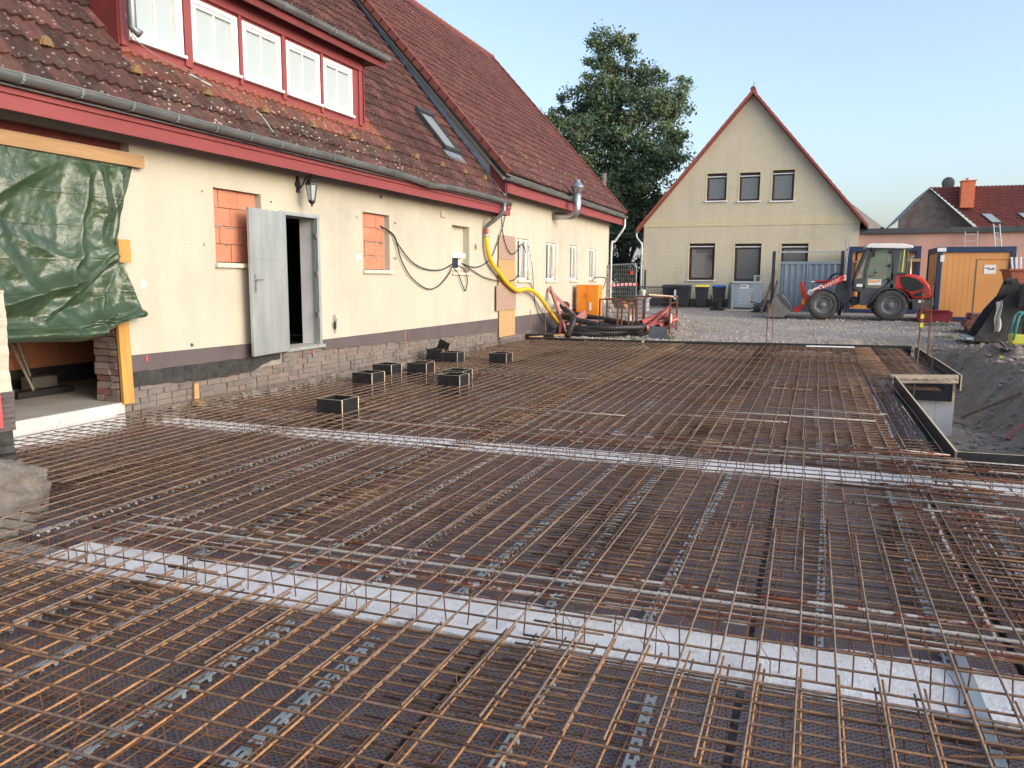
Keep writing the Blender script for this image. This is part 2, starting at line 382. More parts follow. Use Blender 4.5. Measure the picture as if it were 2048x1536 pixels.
M['verge'] = simple('red_brown_verge_tiles', (0.20,0.055,0.045), (0.14,0.04,0.034), 0.8, ns=5, bd=0.003)

def m_brick(name, c1, c2, c3, rough=0.9):
    m, nt, bs = newmat(name); bs.inputs['Roughness'].default_value = rough
    at = nt.nodes.new('ShaderNodeAttribute'); at.attribute_name = 'tint'; sp = nt.nodes.new('ShaderNodeSeparateColor'); nt.links.new(at.outputs['Color'], sp.inputs[0])
    v = coords(nt); c = ramp(nt, sp.outputs[0], [(0.0, c1), (0.5, c2), (1.0, c3)])
    c = mix(nt, 0.8, c, ramp(nt, noise(nt, v, 14, 6, 0.7), [(0.3, (0.6,0.6,0.6)), (0.7, (1.2,1.2,1.2))]), 'MULTIPLY')
    d = ramp(nt, noise(nt, v, 2.2, 5, 0.7), [(0.38, (0.1,0.1,0.1)), (0.6, (0.85,0.85,0.85))]); c = mix(nt, d, c, (0.17,0.155,0.145))
    nt.links.new(c, bs.inputs['Base Color']); bump(nt, noise(nt, v, 45, 5), 0.008, 1.0, bs); return m
M['brick'] = m_brick('old_foundation_brick', (0.11,0.09,0.085), (0.155,0.115,0.105), (0.21,0.14,0.12))
M['brick_raw'] = m_brick('broken_red_brick', (0.16,0.055,0.045), (0.24,0.09,0.07), (0.32,0.27,0.23))
M['hollow'] = simple('orange_hollow_block', (0.50,0.21,0.13), (0.42,0.165,0.10), 0.85, ns=5, stretch=(1,1,1), bd=0.004, bscale=50)
M['brick_far'] = m_brick('dark_brick_gable', (0.10,0.06,0.055), (0.13,0.08,0.07), (0.17,0.11,0.10))

def m_dimple():
    m, nt, bs = newmat('dimpled_board'); bs.inputs['Roughness'].default_value = 0.5; bs.inputs['Specular IOR Level'].default_value = 0.35
    v = coords(nt, (1,1,0)); vo = nt.nodes.new('ShaderNodeTexVoronoi'); vo.inputs['Scale'].default_value = 40; vo.inputs['Randomness'].default_value = 0.10
    mp = nt.nodes.new('ShaderNodeMapping'); mp.inputs['Rotation'].default_value = (0,0,rad(45)); mp.inputs['Scale'].default_value = (1,1.25,1)
    nt.links.new(v, mp.inputs[0]); nt.links.new(mp.outputs[0], vo.inputs['Vector'])
    h = ramp(nt, vo.outputs['Distance'], [(0.16, (0,0,0)), (0.36, (1,1,1))])
    big = noise(nt, v, 1.3, 5)
    c = ramp(nt, big, [(0.3, (0.13,0.10,0.10)), (0.7, (0.21,0.165,0.165))])
    c = mix(nt, ramp(nt, noise(nt, v, 5, 5, 0.7), [(0.55,(0,0,0)), (0.75,(0.5,0.5,0.5))]), c, (0.27,0.235,0.21))
    nt.links.new(c, bs.inputs['Base Color']); bump(nt, h, 0.022, 1.0, bs); return m
M['dimple'] = m_dimple()
def m_strip():
    m, nt, bs = newmat('white_lean_concrete'); bs.inputs['Roughness'].default_value = 0.95; v = coords(nt)
    c = ramp(nt, noise(nt, v, 3.0, 6, 0.7), [(0.3, (0.72,0.71,0.70)), (0.6, (0.86,0.87,0.87))])
    c = mix(nt, ramp(nt, noise(nt, v, 26, 4, 0.8), [(0.60,(0,0,0)), (0.72,(0.7,0.7,0.7))]), c, (0.33,0.30,0.27))
    c = mix(nt, ramp(nt, noise(nt, v, 6, 6, 0.75), [(0.56,(0,0,0)), (0.70,(0.55,0.55,0.55))]), c, (0.42,0.34,0.27))
    nt.links.new(c, bs.inputs['Base Color']); bump(nt, noise(nt, v, 35, 5, 0.7), 0.016, 1.0, bs); return m
M['strip'] = m_strip()
def m_ground():
    m, nt, bs = newmat('gravel_and_soil'); bs.inputs['Roughness'].default_value = 0.95; bs.inputs['Specular IOR Level'].default_value = 0.2; v = coords(nt)
    at = nt.nodes.new('ShaderNodeAttribute'); at.attribute_name = 'tint'; sp = nt.nodes.new('ShaderNodeSeparateColor'); nt.links.new(at.outputs['Color'], sp.inputs[0])
    vo = nt.nodes.new('ShaderNodeTexVoronoi'); vo.inputs['Scale'].default_value = 22; nt.links.new(v, vo.inputs['Vector'])
    g = ramp(nt, vo.outputs['Color'], [(0.0,(0.24,0.21,0.19)), (0.5,(0.38,0.34,0.31)), (1.0,(0.52,0.475,0.44))])
    big = noise(nt, v, 0.6, 6, 0.7)
    g = mix(nt, 0.8, g, ramp(nt, big, [(0.3,(0.65,0.62,0.58)), (0.7,(1.05,1.03,1.0))]), 'MULTIPLY')
    soil = ramp(nt, noise(nt, v, 2.2, 8, 0.75), [(0.25,(0.17,0.135,0.105)), (0.5,(0.29,0.235,0.185)), (0.75,(0.41,0.34,0.27))])
    sand = ramp(nt, noise(nt, v, 5, 6), [(0.3,(0.32,0.25,0.18)), (0.7,(0.45,0.37,0.28))])
    c = mix(nt, sp.outputs[0], g, soil); c = mix(nt, sp.outputs[1], c, sand)
    c = mix(nt, sp.outputs[2], c, (0.07,0.10,0.04))
    nt.links.new(c, bs.inputs['Base Color'])
    hh = mix(nt, 0.5, noise(nt, v, 18, 6, 0.7), vo.outputs['Distance']); bump(nt, hh, 0.06, 1.0, bs); return m
M['ground'] = m_ground()
M['stone'] = simple('gravel_stone', (0.42,0.40,0.37), (0.24,0.22,0.20), 0.9, ns=1.5)
M['clod'] = simple('soil_clod', (0.33,0.29,0.25), (0.22,0.19,0.16), 0.95, ns=4, bd=0.01)
def m_rock():
    m, nt, bs = newmat('broken_footing'); bs.inputs['Roughness'].default_value = 0.95; v = coords(nt)
    c = ramp(nt, noise(nt, v, 4.5, 8, 0.75), [(0.3,(0.20,0.17,0.145)), (0.5,(0.40,0.36,0.32)), (0.68,(0.58,0.55,0.51))])
    c = mix(nt, ramp(nt, noise(nt, v, 9, 5), [(0.62,(0,0,0)), (0.7,(0.7,0.7,0.7))]), c, (0.42,0.30,0.14))
    nt.links.new(c, bs.inputs['Base Color']); bump(nt, noise(nt, v, 26, 10, 0.85), 0.07, 1.0, bs); return m
M['rock'] = m_rock()
def m_tarp():
    m, nt, bs = newmat('green_tarpaulin'); bs.inputs['Roughness'].default_value = 0.24; bs.inputs['Specular IOR Level'].default_value = 0.8
    v = coords(nt); c = ramp(nt, noise(nt, v, 1.4, 5), [(0.3,(0.026,0.05,0.026)), (0.7,(0.045,0.078,0.04))])
    # woven squares and folded-in crease lines
    br = nt.nodes.new('ShaderNodeTexWave'); br.bands_direction = 'Z'; br.inputs['Scale'].default_value = 0.9; br.inputs['Distortion'].default_value = 0.6; nt.links.new(v, br.inputs['Vector'])
    l1 = ramp(nt, br.outputs['Fac'], [(0.0,(1,1,1)), (0.012,(0,0,0))])
    nt.links.new(c, bs.inputs['Base Color'])
    n1 = noise(nt, v, 7, 6, 0.65); h = mix(nt, 0.12, n1, l1)
    b1 = bump(nt, h, 0.03, 0.7); b2 = nt.nodes.new('ShaderNodeBump'); b2.inputs['Distance'].default_value = 0.002
    nt.links.new(noise(nt, v, 160, 2), b2.inputs['Height']); nt.links.new(b1, b2.inputs['Normal']); nt.links.new(b2.outputs[0], bs.inputs['Normal'])
    return m
M['tarp'] = m_tarp()
def m_leaf(name, c1, c2, c3):
    m, nt, bs = newmat(name); bs.inputs['Roughness'].default_value = 0.55; bs.inputs['Specular IOR Level'].default_value = 0.35
    at = nt.nodes.new('ShaderNodeAttribute'); at.attribute_name = 'tint'; sp = nt.nodes.new('ShaderNodeSeparateColor'); nt.links.new(at.outputs['Color'], sp.inputs[0])
    c = ramp(nt, sp.outputs[0], [(0.0, c1), (0.6, c2), (1.0, c3)]); nt.links.new(c, bs.inputs['Base Color'])
    tr = nt.nodes.new('ShaderNodeBsdfTranslucent'); nt.links.new(c, tr.inputs[0]); mx = nt.nodes.new('ShaderNodeMixShader'); mx.inputs[0].default_value = 0.3
    o = nt.nodes['Material Output']; nt.links.new(bs.outputs[0], mx.inputs[1]); nt.links.new(tr.outputs[0], mx.inputs[2]); nt.links.new(mx.outputs[0], o.inputs[0]); return m
M['leaf'] = m_leaf('tree_leaves', (0.075,0.12,0.075), (0.15,0.215,0.12), (0.30,0.27,0.14))
M['leaf_dark'] = m_leaf('hedge_leaves', (0.012,0.03,0.016), (0.025,0.055,0.025), (0.05,0.08,0.03))
M['grass'] = m_leaf('grass_blades', (0.05,0.09,0.03), (0.09,0.14,0.05), (0.16,0.18,0.07))
M['rust_mid'] = m_rust('mid_rusty_steel', [(0.3,(0.085,0.062,0.052)), (0.5,(0.17,0.125,0.10)), (0.72,(0.28,0.195,0.14))])
M['rust_grey'] = m_rust('grey_rusty_steel', [(0.3,(0.10,0.085,0.08)), (0.5,(0.17,0.13,0.115)), (0.72,(0.36,0.17,0.08))])
M['lime_y'] = simple('signal_yellow_tag', (0.85,0.72,0.03), None, 0.5)
M['brick_dark'] = simple('dark_hole_brick', (0.10,0.05,0.04), None, 0.9)
M['frame_brown'] = simple('dark_brown_window_frame', (0.035,0.02,0.02), None, 0.5)
M['glass_house'] = m_glass('house_window_glass', (0.10,0.11,0.12), 0.04, 0.9)
M['verge_light'] = simple('red_verge_tiles_far', (0.34,0.09,0.075), (0.24,0.065,0.055), 0.8, ns=3)
M['roof_edge'] = simple('dark_roof_edging', (0.045,0.05,0.055), (0.06,0.065,0.07), 0.6, ns=3)
M['pale_roof'] = simple('pale_grey_gable', (0.42,0.40,0.36), (0.34,0.33,0.30), 0.9)
M['red_box'] = simple('dark_red_box', (0.22,0.015,0.03), None, 0.6)
M['navy_sheet'] = simple('dark_slate_sheet', (0.04,0.045,0.055), (0.065,0.07,0.08), 0.6, ns=5)
M['bucket_black'] = simple('worn_black_steel', (0.025,0.024,0.024), (0.06,0.055,0.05), 0.6, ns=6)
M['crate_o'] = simple('orange_red_skip', (0.36,0.11,0.05), (0.26,0.08,0.04), 0.7, ns=5)
M['redbrown_board'] = simple('red_brown_board', (0.14,0.05,0.045), (0.20,0.09,0.08), 0.8, ns=6)
M['cab_clear'] = newmat('cab_glass')[0]
_b = M['cab_clear'].node_tree.nodes['Principled BSDF']; _b.inputs['Base Color'].default_value = (0.55,0.68,0.64,1); _b.inputs['Roughness'].default_value = 0.03; _b.inputs['Transmission Weight'].default_value = 0.85; _b.inputs['IOR'].default_value = 1.1

# ================================================================ GROUND
def sstep(a, b, x):
    t = min(1, max(0, (x-a)/(b-a))); return t*t*(3-2*t)
def edge_x(y):                                           # right-hand edge of the slab
    if y < 7.85: return 3.6
    if y < 13.75: return 1.30
    return 2.32 if y < 20.3 else -99
def edge_g(y):
    return 3.6 if y < 7.72 else 1.12 if y < 14.6 else 2.15
def far_y(x): return 19.05 + (0.1 if x > -3.9 else 0) + max(0, (x+3.9))*0.185
def ground_h(x, y):
    yard = -0.10 + 0.30*sstep(20.5, 31, y) + 0.06*sstep(31, 38, y)
    n = fbm(x*0.8, y*0.8)*0.05 + fbm(x*3.1, y*3.1, 5)*0.022
    if x < edge_g(y) and y < far_y(x) + 0.03: return -0.27
    z = yard + n*(0.7 if y < 32 else 0.25)
    # excavation on the right
    if y < 24 and x > 1.2:
        bx = 3.75 + 0.35*fbm(y*0.5, 3.3) + 0.2*fbm(y*1.7, 8.1)
        endf = sstep(23.3, 20.6, y)
        bot = -0.97 + 0.62*sstep(10.6, 8.2, y) + 0.12*fbm(x*1.2, y*1.2)
        toe = 2.75 + 0.3*fbm(y*0.7, 1.0)
        f = 1 - sstep(toe, bx, x)
        if x > toe: z += 0.22*fbm(x*2.0, y*2.0, 2)*endf + 0.05*fbm(x*7, y*7, 3)*endf
        z = z*(1-f*endf) + (bot+n)*f*endf
        z += 0.16*endf*math.exp(-((x-4.5)/0.6)**2)
    if y < 6: z = min(z, -0.1)
    if -7.4 < x < -3.5 and 19 < y < 27: z += 0.06*fbm(x*1.6, y*1.6, 9) + 0.05
    return z
def axis(segs):
    o = [segs[0][0]]
    for a, b, st in segs:
        n = max(1, int(round((b-a)/st)))
        o += [a+(b-a)*(i+1)/n for i in range(n)]
    return o
gx = axis([(-900,-60,140), (-60,-14,6), (-14,-7.6,0.6), (-7.6,1.2,0.2), (1.2,5.6,0.075), (5.6,9,0.25), (9,16,0.7), (16,60,5), (60,900,140)])
gy = axis([(-300,-20,70), (-20,-2,2), (-2,7.4,0.35), (7.4,24,0.085), (24,40,0.25), (40,70,3), (70,1500,200)])
g = MB(); nx_ = len(gx)
for y in gy:
    for x in gx: g.v.append((x, y, ground_h(x, y)))
for j in range(len(gy)-1):
    for i in range(nx_-1):
        k = j*nx_+i; g.f.append((k, k+1, k+nx_+1, k+nx_)); g.m.append(0)
        cx, cy = (gx[i]+gx[i+1])/2, (gy[j]+gy[j+1])/2
        soil = 0; sand = 0; green = 0
        if cx > 1 and cy < 24.5: soil = sstep(24.5, 22, cy)*sstep(0.9, 1.5, cx)
        if cx > 2.2 and cy > 19: soil = max(soil*1.0, 0) 
        if cx < -3.2 and 19 < cy < 25: soil = 0.55*sstep(25, 23, cy)*sstep(-3.2, -4.4, cx)
        soil = min(1, max(soil, 0.75*sstep(0.1, 0.45, fbm(cx*0.35+4, cy*0.35))*(1 if cy > 20 else 0)))
        if 1.2 < cx and cy < 10.4: sand = 0.8*sstep(10.4, 9.0, cy + 0.5*fbm(cx, cy))
        if cy > 41 and cx < -7: green = 1
        gr = fbm(cx*1.5, cy*1.5, 3)
        if cy > 60: green = 0.8
        g.a.append((soil, sand, green))
tag(link('ground', g, M['ground'], smooth=True), kind='structure')

def shear(y, x): return y + 0.045*(x+3.0)
# sub-base of the slab and the pale concrete strips
STRIPS = [(3.25, 3.70), (7.15, 7.56)]
f = MB()
for (a, b) in STRIPS:
    n = 90
    def top(u, v, a=a, b=b):
        x = -7.42 + u*(min(3.5, edge_x((a+b)/2)-0.02)+7.42); e = fbm(x*2.2, a*3)*0.025 + fbm(x*9, a)*0.008
        y = shear(a + (b-a)*v, x) + (e if v in (0, 1) else 0)
        return (x, y, -0.195 + 0.006*fbm(x*3, y*3) - (0.12 if v in (0.0, 1.0) else 0))
    def top2(u, v, a=a, b=b):
        vv = [0, 0, .03, .5, .97, 1, 1][int(round(v*6))]
        x0_ = -4.45 if a < 4 else -7.42; x = x0_ + u*(min(3.5, edge_x((a+b)/2)-0.02)-x0_); e = fbm(x*2.2, a*3 + vv*7)*0.03 + fbm(x*9, a + vv*5)*0.01
        y = shear(a + (b-a)*vv + e*abs(vv-0.5)*2, x)
        return (x, y, (-0.29 if v in (0.0, 1.0) else -0.185 + 0.008*fbm(x*3, y*3)))
    f.grid(top2, 220, 6)
tag(link('strip_foundation', f, M['strip']), kind='structure')
# foundation walls under the slab edge that face the pit
f = MB()
f.box((2.0, 14.42, -1.15), (2.27, 20.2, -0.235)); f.box((1.5, 14.42, -1.15), (1.998, 14.8, -0.3)); f.box((0.95, 7.9, -1.15), (1.25, 14.418, -0.24)); f.box((1.252, 7.62, -1.15), (3.3, 7.84, -0.24))
tag(link('foundation_wall', f, M['concrete'], bevel=0.006), kind='structure')

# dimpled boards, one thing each
ORD = ['first','second','third','fourth','fifth','sixth','seventh','eighth','ninth','tenth','eleventh','twelfth','thirteenth','fourteenth']
bays = [(-0.6, 3.26), (3.69, 7.16), (7.55, 12.29), (12.30, 16.79), (16.80, 20.1)]
bays_n = ['front bay', 'second bay', 'third bay', 'fourth bay', 'far bay']
for bi, (a, b) in enumerate(bays):
    x = -7.4; k = 0
    lim = min(edge_x((a+b)/2), 3.4)
    while x < lim-0.05:
        x1 = min(x+1.19, lim-0.03); m = MB(); zt = -0.215 + U(-0.004, 0.004) + (0.006 if k % 2 else 0); dz = U(-0.008, 0.008)
        ya0, ya1, yb0, yb1 = shear(a, x)+0.006, shear(a, x1)+0.006, shear(b, x), shear(b, x1)
        if bi == 3 and x1 > 1.31:
            if x < 1.25: x1 = 1.28; ya1 = shear(a, x1); yb1 = shear(b, x1)
            else: ya0 = ya1 = 14.42
        if bi == 4: yb0, yb1 = far_y(x)-0.06, far_y(x1)-0.06
        c = [(x+0.012, ya0), (x1-0.012, ya1), (x1-0.012, yb1-0.012), (x+0.012, yb0-0.012)]
        vs = [(px, py, -0.262) for px, py in c] + [(px, py, zt + dz*(i in (1, 2))) for i, (px, py) in enumerate(c)]
        m.raw(vs, [(0,3,2,1),(4,5,6,7),(0,1,5,4),(1,2,6,5),(2,3,7,6),(3,0,4,7)])
        tag(link('dimpled_board', m, M['dimple']), 'dimpled board under the mesh in the %s, %s from the house wall' % (bays_n[bi], ORD[k]), 'board', 'dimpled boards under the steel mesh of the ' + bays_n[bi])
        x = x1+0.01; k += 1

# ================================================================ STEEL MESH SHEETS
def allowed(x, y):
    if x < -7.36: return False
    if y < 4.9 and x < -7.2: return False
    if 3.3 < y < 4.0 and x < -5.0: return False
    if x > edge_x(y) - 0.04 or x > 3.5: return False
    if y > far_y(x) - 0.08: return False
    for bx in BOXES:
        if bx[0]-0.36 < x < bx[0]+0.01 and bx[1]-0.01 < y < bx[1]+0.36: return False
    return True
def on_strip(c): return any(a+0.02 < c.y-0.045*(c.x+3.0) < b+0.03 for a, b in STRIPS[:2])
BOXES = [(-5.02,7.49), (-6.04,9.82), (-6.35,10.90), (-5.95,11.33), (-4.75,10.10), (-4.93,10.62), (-6.27,13.22), (-5.35,13.44), (-6.84,13.75)]
def clip_bar(mb, p, q, r, step, m, wig, n=5, low=False):
    p = Vector(p); q = Vector(q); L = (q-p).length; k = max(2, int(L/step)); run = []
    sx, sy = U(0, 50), U(0, 50); tails = []
    for i in range(k+1):
        c = p.lerp(q, i/k)
        if allowed(c.x, c.y) and not (low and on_strip(c)):
            o_ = mnoise.noise(Vector((i*step*0.7+sx, sy, 0)))*wig; o2 = mnoise.noise(Vector((i*step*0.6+sy, sx, 4)))*wig
            if abs(q.x-p.x) > abs(q.y-p.y): c = c + Vector((0, o_, o2*0.7))
            else: c = c + Vector((o_, 0, o2*0.7))
            run.append(c)
        else:
            if len(run) > 1: mb.tube(run, r, n, m)
            run = []
    if len(run) > 1: mb.tube(run, r, n, m)
rows_t = [(-1.2, 2.97), (2.32, 4.78), (4.25, 8.42), (7.85, 12.3), (11.75, 17.2), (16.6, 20.3)]
rows_b = [(-1.2, 2.2), (1.75, 5.6), (5.2, 9.3), (8.8, 13.4), (12.9, 17.9), (17.3, 20.3)]
row_n = ['nearest row', 'second row', 'third row', 'fourth row', 'fifth row', 'farthest row']
col_n = ['against the house wall', 'one sheet out from the house wall', 'in the middle of the slab', 'one sheet in from the open side', 'on the open right side']
for lay, rows, z0 in (('upper', rows_t, 0.0), ('lower', rows_b, -0.155)):
    for ri, (ya, yb) in enumerate(rows):
        for ci in range(5):
            xa = -7.36 + ci*2.10 + (0.0 if lay == 'upper' else -0.45); xb = xa + 2.31
            zz = z0 + (0.011 if ci % 2 else -0.004) + (0.008 if ri % 2 else 0)
            near = (ri == 0)
            r = 0.0054 if ri < 2 else 0.0049
            if lay == 'lower': r *= 0.9
            mb = MB(); jy = 0.03*math.sin(ri*2.1); jx = U(-0.03, 0.03); jj = U(-0.012, 0.012)
            # bars along X (across)
            over = near and lay == 'upper'
            y = ya + jy; step = 0.22 if ri < 3 else 0.45
            while y < yb + jy + 0.001:
                zx = zz + (0.0095 if over else -0.0045)
                clip_bar(mb, (xa-0.06, shear(y, xa)+jj*0, zx), (xb+0.06, shear(y, xb)+jj, zx), r*(1.12 if over else 1), step, 0 if not over else (2 if RNG.random() < 0.5 else 0) if (ri == 0 or lay == 'lower' or RNG.random() < 0.6) else 1, 0.010, low=(lay=='lower'))
                y += 0.15
            x = xa + 0.02 + jx
            while x < xa + 2.09:
                zy = zz + (-0.001 if over else 0.005)
                ye = U(-0.012, 0.012)
                clip_bar(mb, (x, shear(ya+jy-0.07, x)+ye, zy), (x + U(-0.01, 0.01), shear(yb+jy+0.07, x)+ye, zy), r, step, 1 if lay == 'upper' else (3 if RNG.random() < 0.5 else 0), 0.009, low=(lay=='lower'))
                x += 0.15
            if not mb.f: continue
            o = link('steel_mesh_sheet', mb, [M['rust_dark'], M['rust_orange'] if ri < 1 else M['rust_brown'] if lay == 'lower' else M['rust_mid'], M['rust_grey'], M['rust_brown']], smooth=True)
            tag(o, 'rusty %s-layer steel mesh sheet, %s, %s' % (lay, row_n[ri], col_n[ci]), 'steel mesh', 'welded steel mesh sheets of the slab reinforcement')

# reinforcement cages over the strips, thing > stirrups, bars
def strip_cage(ya, yb, xa, xb, label, splash, grp='steel cages over the concrete strips'):
    ym = (ya+yb)/2
    t = thing('beam_cage', (xa, shear(ym, xa), -0.19), label, 'steel cage', grp)
    x = xa
    while x < xb:
        s_ = MB()
        y1, y2 = ya+0.10, yb+0.02; q = U(-0.015, 0.015)
        if allowed(x, shear(ym, x)):
            s_.tube([(x+q, shear(y1, x)+U(-.01,.01), -0.185), (x, shear(y1, x), -0.025), (x, shear(y2, x), -0.02), (x+q, shear(y2, x), -0.18)], 0.0038, 5, 0)
            if RNG.random() < 0.22:
                s_.tube([(x+0.05, shear(y1-0.04, x), -0.19), (x+0.05, shear(y1-0.02, x), -0.03), (x+0.11, shear(y1-0.02, x), -0.12), (x+0.11, shear(y1-0.03, x), -0.2)], 0.003, 5, 0)
        if s_.f: link('stirrup', s_, M['rust_brown'], t)
        x += 0.15
    for dy, z, r, mt in [(0.12, -0.035, .0045, 'rust_brown'), (0.40, -0.10, .010, 'rust_splash'), (0.43, -0.085, .009, 'rust_brown'),
                         (0.50, -0.11, .011, 'cement_bar'), (0.62, -0.10, .010, 'cement_bar'), (0.70, -0.07, .009, 'rust_splash')]:
        m = MB(); k = int((xb-xa)/0.3); run = []
        for i in range(k+1):
            xx = xa + (xb-xa)*i/k
            if allowed(xx, shear(ya+dy, xx)): run.append((xx, shear(ya+dy, xx)+0.012*mnoise.noise(Vector((xx*0.8, dy*40, 0))), z+0.008*mnoise.noise(Vector((xx*0.7, dy*30, 3)))))
        if len(run) > 2:
            m.tube(run, r if splash else r*0.8, 7); link('long_bar', m, M[mt], t, smooth=True)
strip_cage(3.25, 3.66, -4.4, 3.4, 'steel cage of stirrups and thick cement-splashed bars over the nearest white strip', True)
strip_cage(7.17, 7.53, -7.2, 3.3, 'steel cage with thin stirrups over the second white strip', True)
strip_cage(12.1, 12.5, -7.2, 1.2, 'long flat steel cage below the mesh, just beyond the pair of overlapping black boxes', False, 'flat steel cages in the far half of the slab')
strip_cage(16.6, 17.0, -7.2, 2.2, 'long flat steel cage below the mesh, near the corner stirrup column', False, 'flat steel cages in the far half of the slab')
# cross cage near the right edge
t = thing('beam_cage', (1.02, 8.0, -0.19), 'cement-splashed steel cage running along the black edge boards on the right', 'steel cage', 'steel cages over the concrete strips')
y = 4.2
while y < 13.5:
    m = MB()
    m.tube([(0.86, y, -0.185), (0.86, y+U(-.02,.02), -0.03), (1.14, y+U(-.02,.02), -0.03), (1.14, y, -0.185)], 0.004, 5); y += 0.2; link('stirrup', m, M['rust_brown'], t)
for x, z, mt in ((0.86, -.06, 'rust_splash'), (0.90, -.12, 'cement_bar'), (1.12, -.06, 'rust_splash'), (1.08, -.15, 'rust_splash')):
    m = MB(); m.tube([(x+0.01*math.sin(i*1.7), 4.1+i*0.5, z+0.006*math.cos(i*2.1)) for i in range(19)], 0.009, 7); link('long_bar', m, M[mt], t, smooth=True)
# thicker bars laid crosswise at the right edge, cement coated
words = ['nearest', 'second', 'third', 'fourth', 'fifth', 'sixth', 'seventh', 'eighth', 'ninth', 'farthest']
for i in range(10):
    y = 5.75 + i*0.235 + U(-.05, .05); m = MB(); sl = U(-0.10, 0.16); x0 = 0.25 + U(-.3, .3); x1 = 1.22 if y > 7.5 else 2.6
    m.tube([(x0, y, 0.028), ((x0+x1)/2, y+sl*0.5+U(-.02,.02), 0.030+U(0,.012)), (x1, y+sl, 0.03)], U(.005, .008), 6)
    tag(link('loose_bar', m, M['cement_bar' if i % 3 == 1 else 'rust_brown' if i % 3 else 'rust_splash'], smooth=True), '%s of the loose steel bars laid crosswise near the open corner of the edge boards' % words[i], 'steel bar', 'loose bars near the corner of the edge boards')
# white-splashed bars in the third bay
for i, (x0, x1, y, w_) in enumerate([(-2.6,-0.2,9.1,'nearest'), (-1.5,0.75,9.55,'second'), (-4.0,-2.0,8.8,'wall-side'), (-0.9,0.9,10.1,'farthest')]):
    m = MB(); m.tube([(x0, y, -0.03), ((x0+x1)/2, y+0.06, -0.022), (x1, y+0.1, -0.03)], 0.011, 6)
    tag(link('splashed_bar', m, M['cement_bar'], smooth=True), '%s of the pale cement-covered bars in the bay beyond the second strip' % w_, 'steel bar', 'pale cement-covered bars in the third bay')

# perforated spacer rails, copies of one
def rail_mb(L=1.9):
    m = MB(); w = 0.030; h = 0.032; p = 0.075; n = int(L/p)
    for sx in (-1, 1):
        m.box((sx*w/2-0.006, 0, h-0.004), (sx*w/2+0.006, n*p, h))
        m.box((sx*w/2-0.0015 if sx < 0 else w/2-0.0015, 0, h-0.013), (sx*w/2+0.0015, n*p, h-0.0041))
    for i in range(n):
        y = i*p
        m.box((-w/2+0.0061, y, h-0.004), (w/2-0.0061, y+0.034, h))
        for sx in (-1, 1):
            m.poly([(sx*w/2, y, h-0.013), (sx*w/2, y+0.03, h-0.013), (sx*(w/2+0.007), y+0.024, 0), (sx*(w/2+0.007), y+0.006, 0)])
    return m
rail0 = None
lines = [(-3.15,'seventh'), (-2.47,'sixth'), (-1.88,'fifth'), (-1.0,'fourth'), (-0.5,'third'), (0.14,'second'), (0.74,'nearest the camera side')]
spots = []
for (x, nm) in [(-3.7,'a'), (-3.15,'b'), (-2.45,'c'), (-1.9,'d'), (-1.0,'e'), (-0.5,'f'), (0.76,'g')]:
    for y in (-0.72, 1.22):
        spots.append((x+U(-.03,.03), y, U(-.05,.05)+(-0.02 if x < -2 else 0)))
for x in (-4.9, -4.3, -3.6, -2.9, -2.3, -1.74, -1.26, -0.69, 0.14, 0.68, 1.3):
    for y in (3.75, 5.25): spots.append((x+U(-.03,.03), y+U(-.1,.1), U(-.03,.03)))
for x in (-4.3, -3.2, -2.1, -1.0, 0.1, 0.70): 
    for y in (7.7, 9.75): spots.append((x+U(-.05,.05), y, U(-.04,.04)))
spots += [(0.72, 13.0, 0.0), (1.55, 4.9, 0.03), (1.55, 6.2, 0.05), (0.74, 5.0+1.55, 0.04)]
cnt = {}
for i, (x, y, a) in enumerate(spots):
    L = 1.85
    if 3.6 < y < 7 and y+L > 7.0: y = 7.0-L + 0.045*(x+3)
    if 3.4 < y < 4: y = shear(3.66, x)
    bay = 'front bay' if y < 3 else 'second bay' if y < 7.2 else 'third bay' if y < 12 else 'fourth bay'
    cnt[bay] = cnt.get(bay, 0) + 1; lab = 'grey perforated spacer rail in the %s, %s line from the left, %s piece' % (bay, ORD[(cnt[bay]-1)//2], 'near' if cnt[bay] % 2 else 'far')
    grp = 'perforated spacer rails in the ' + bay
    if rail0 is None:
        rail0 = link('spacer_rail', rail_mb(), M['rail_grey'], world=False); o = rail0
    else: o = rail0.copy(); col.objects.link(o)
    o.location = (x, y, -0.205); o.rotation_euler = (0, 0, a); tag(o, lab, 'spacer rail', grp)

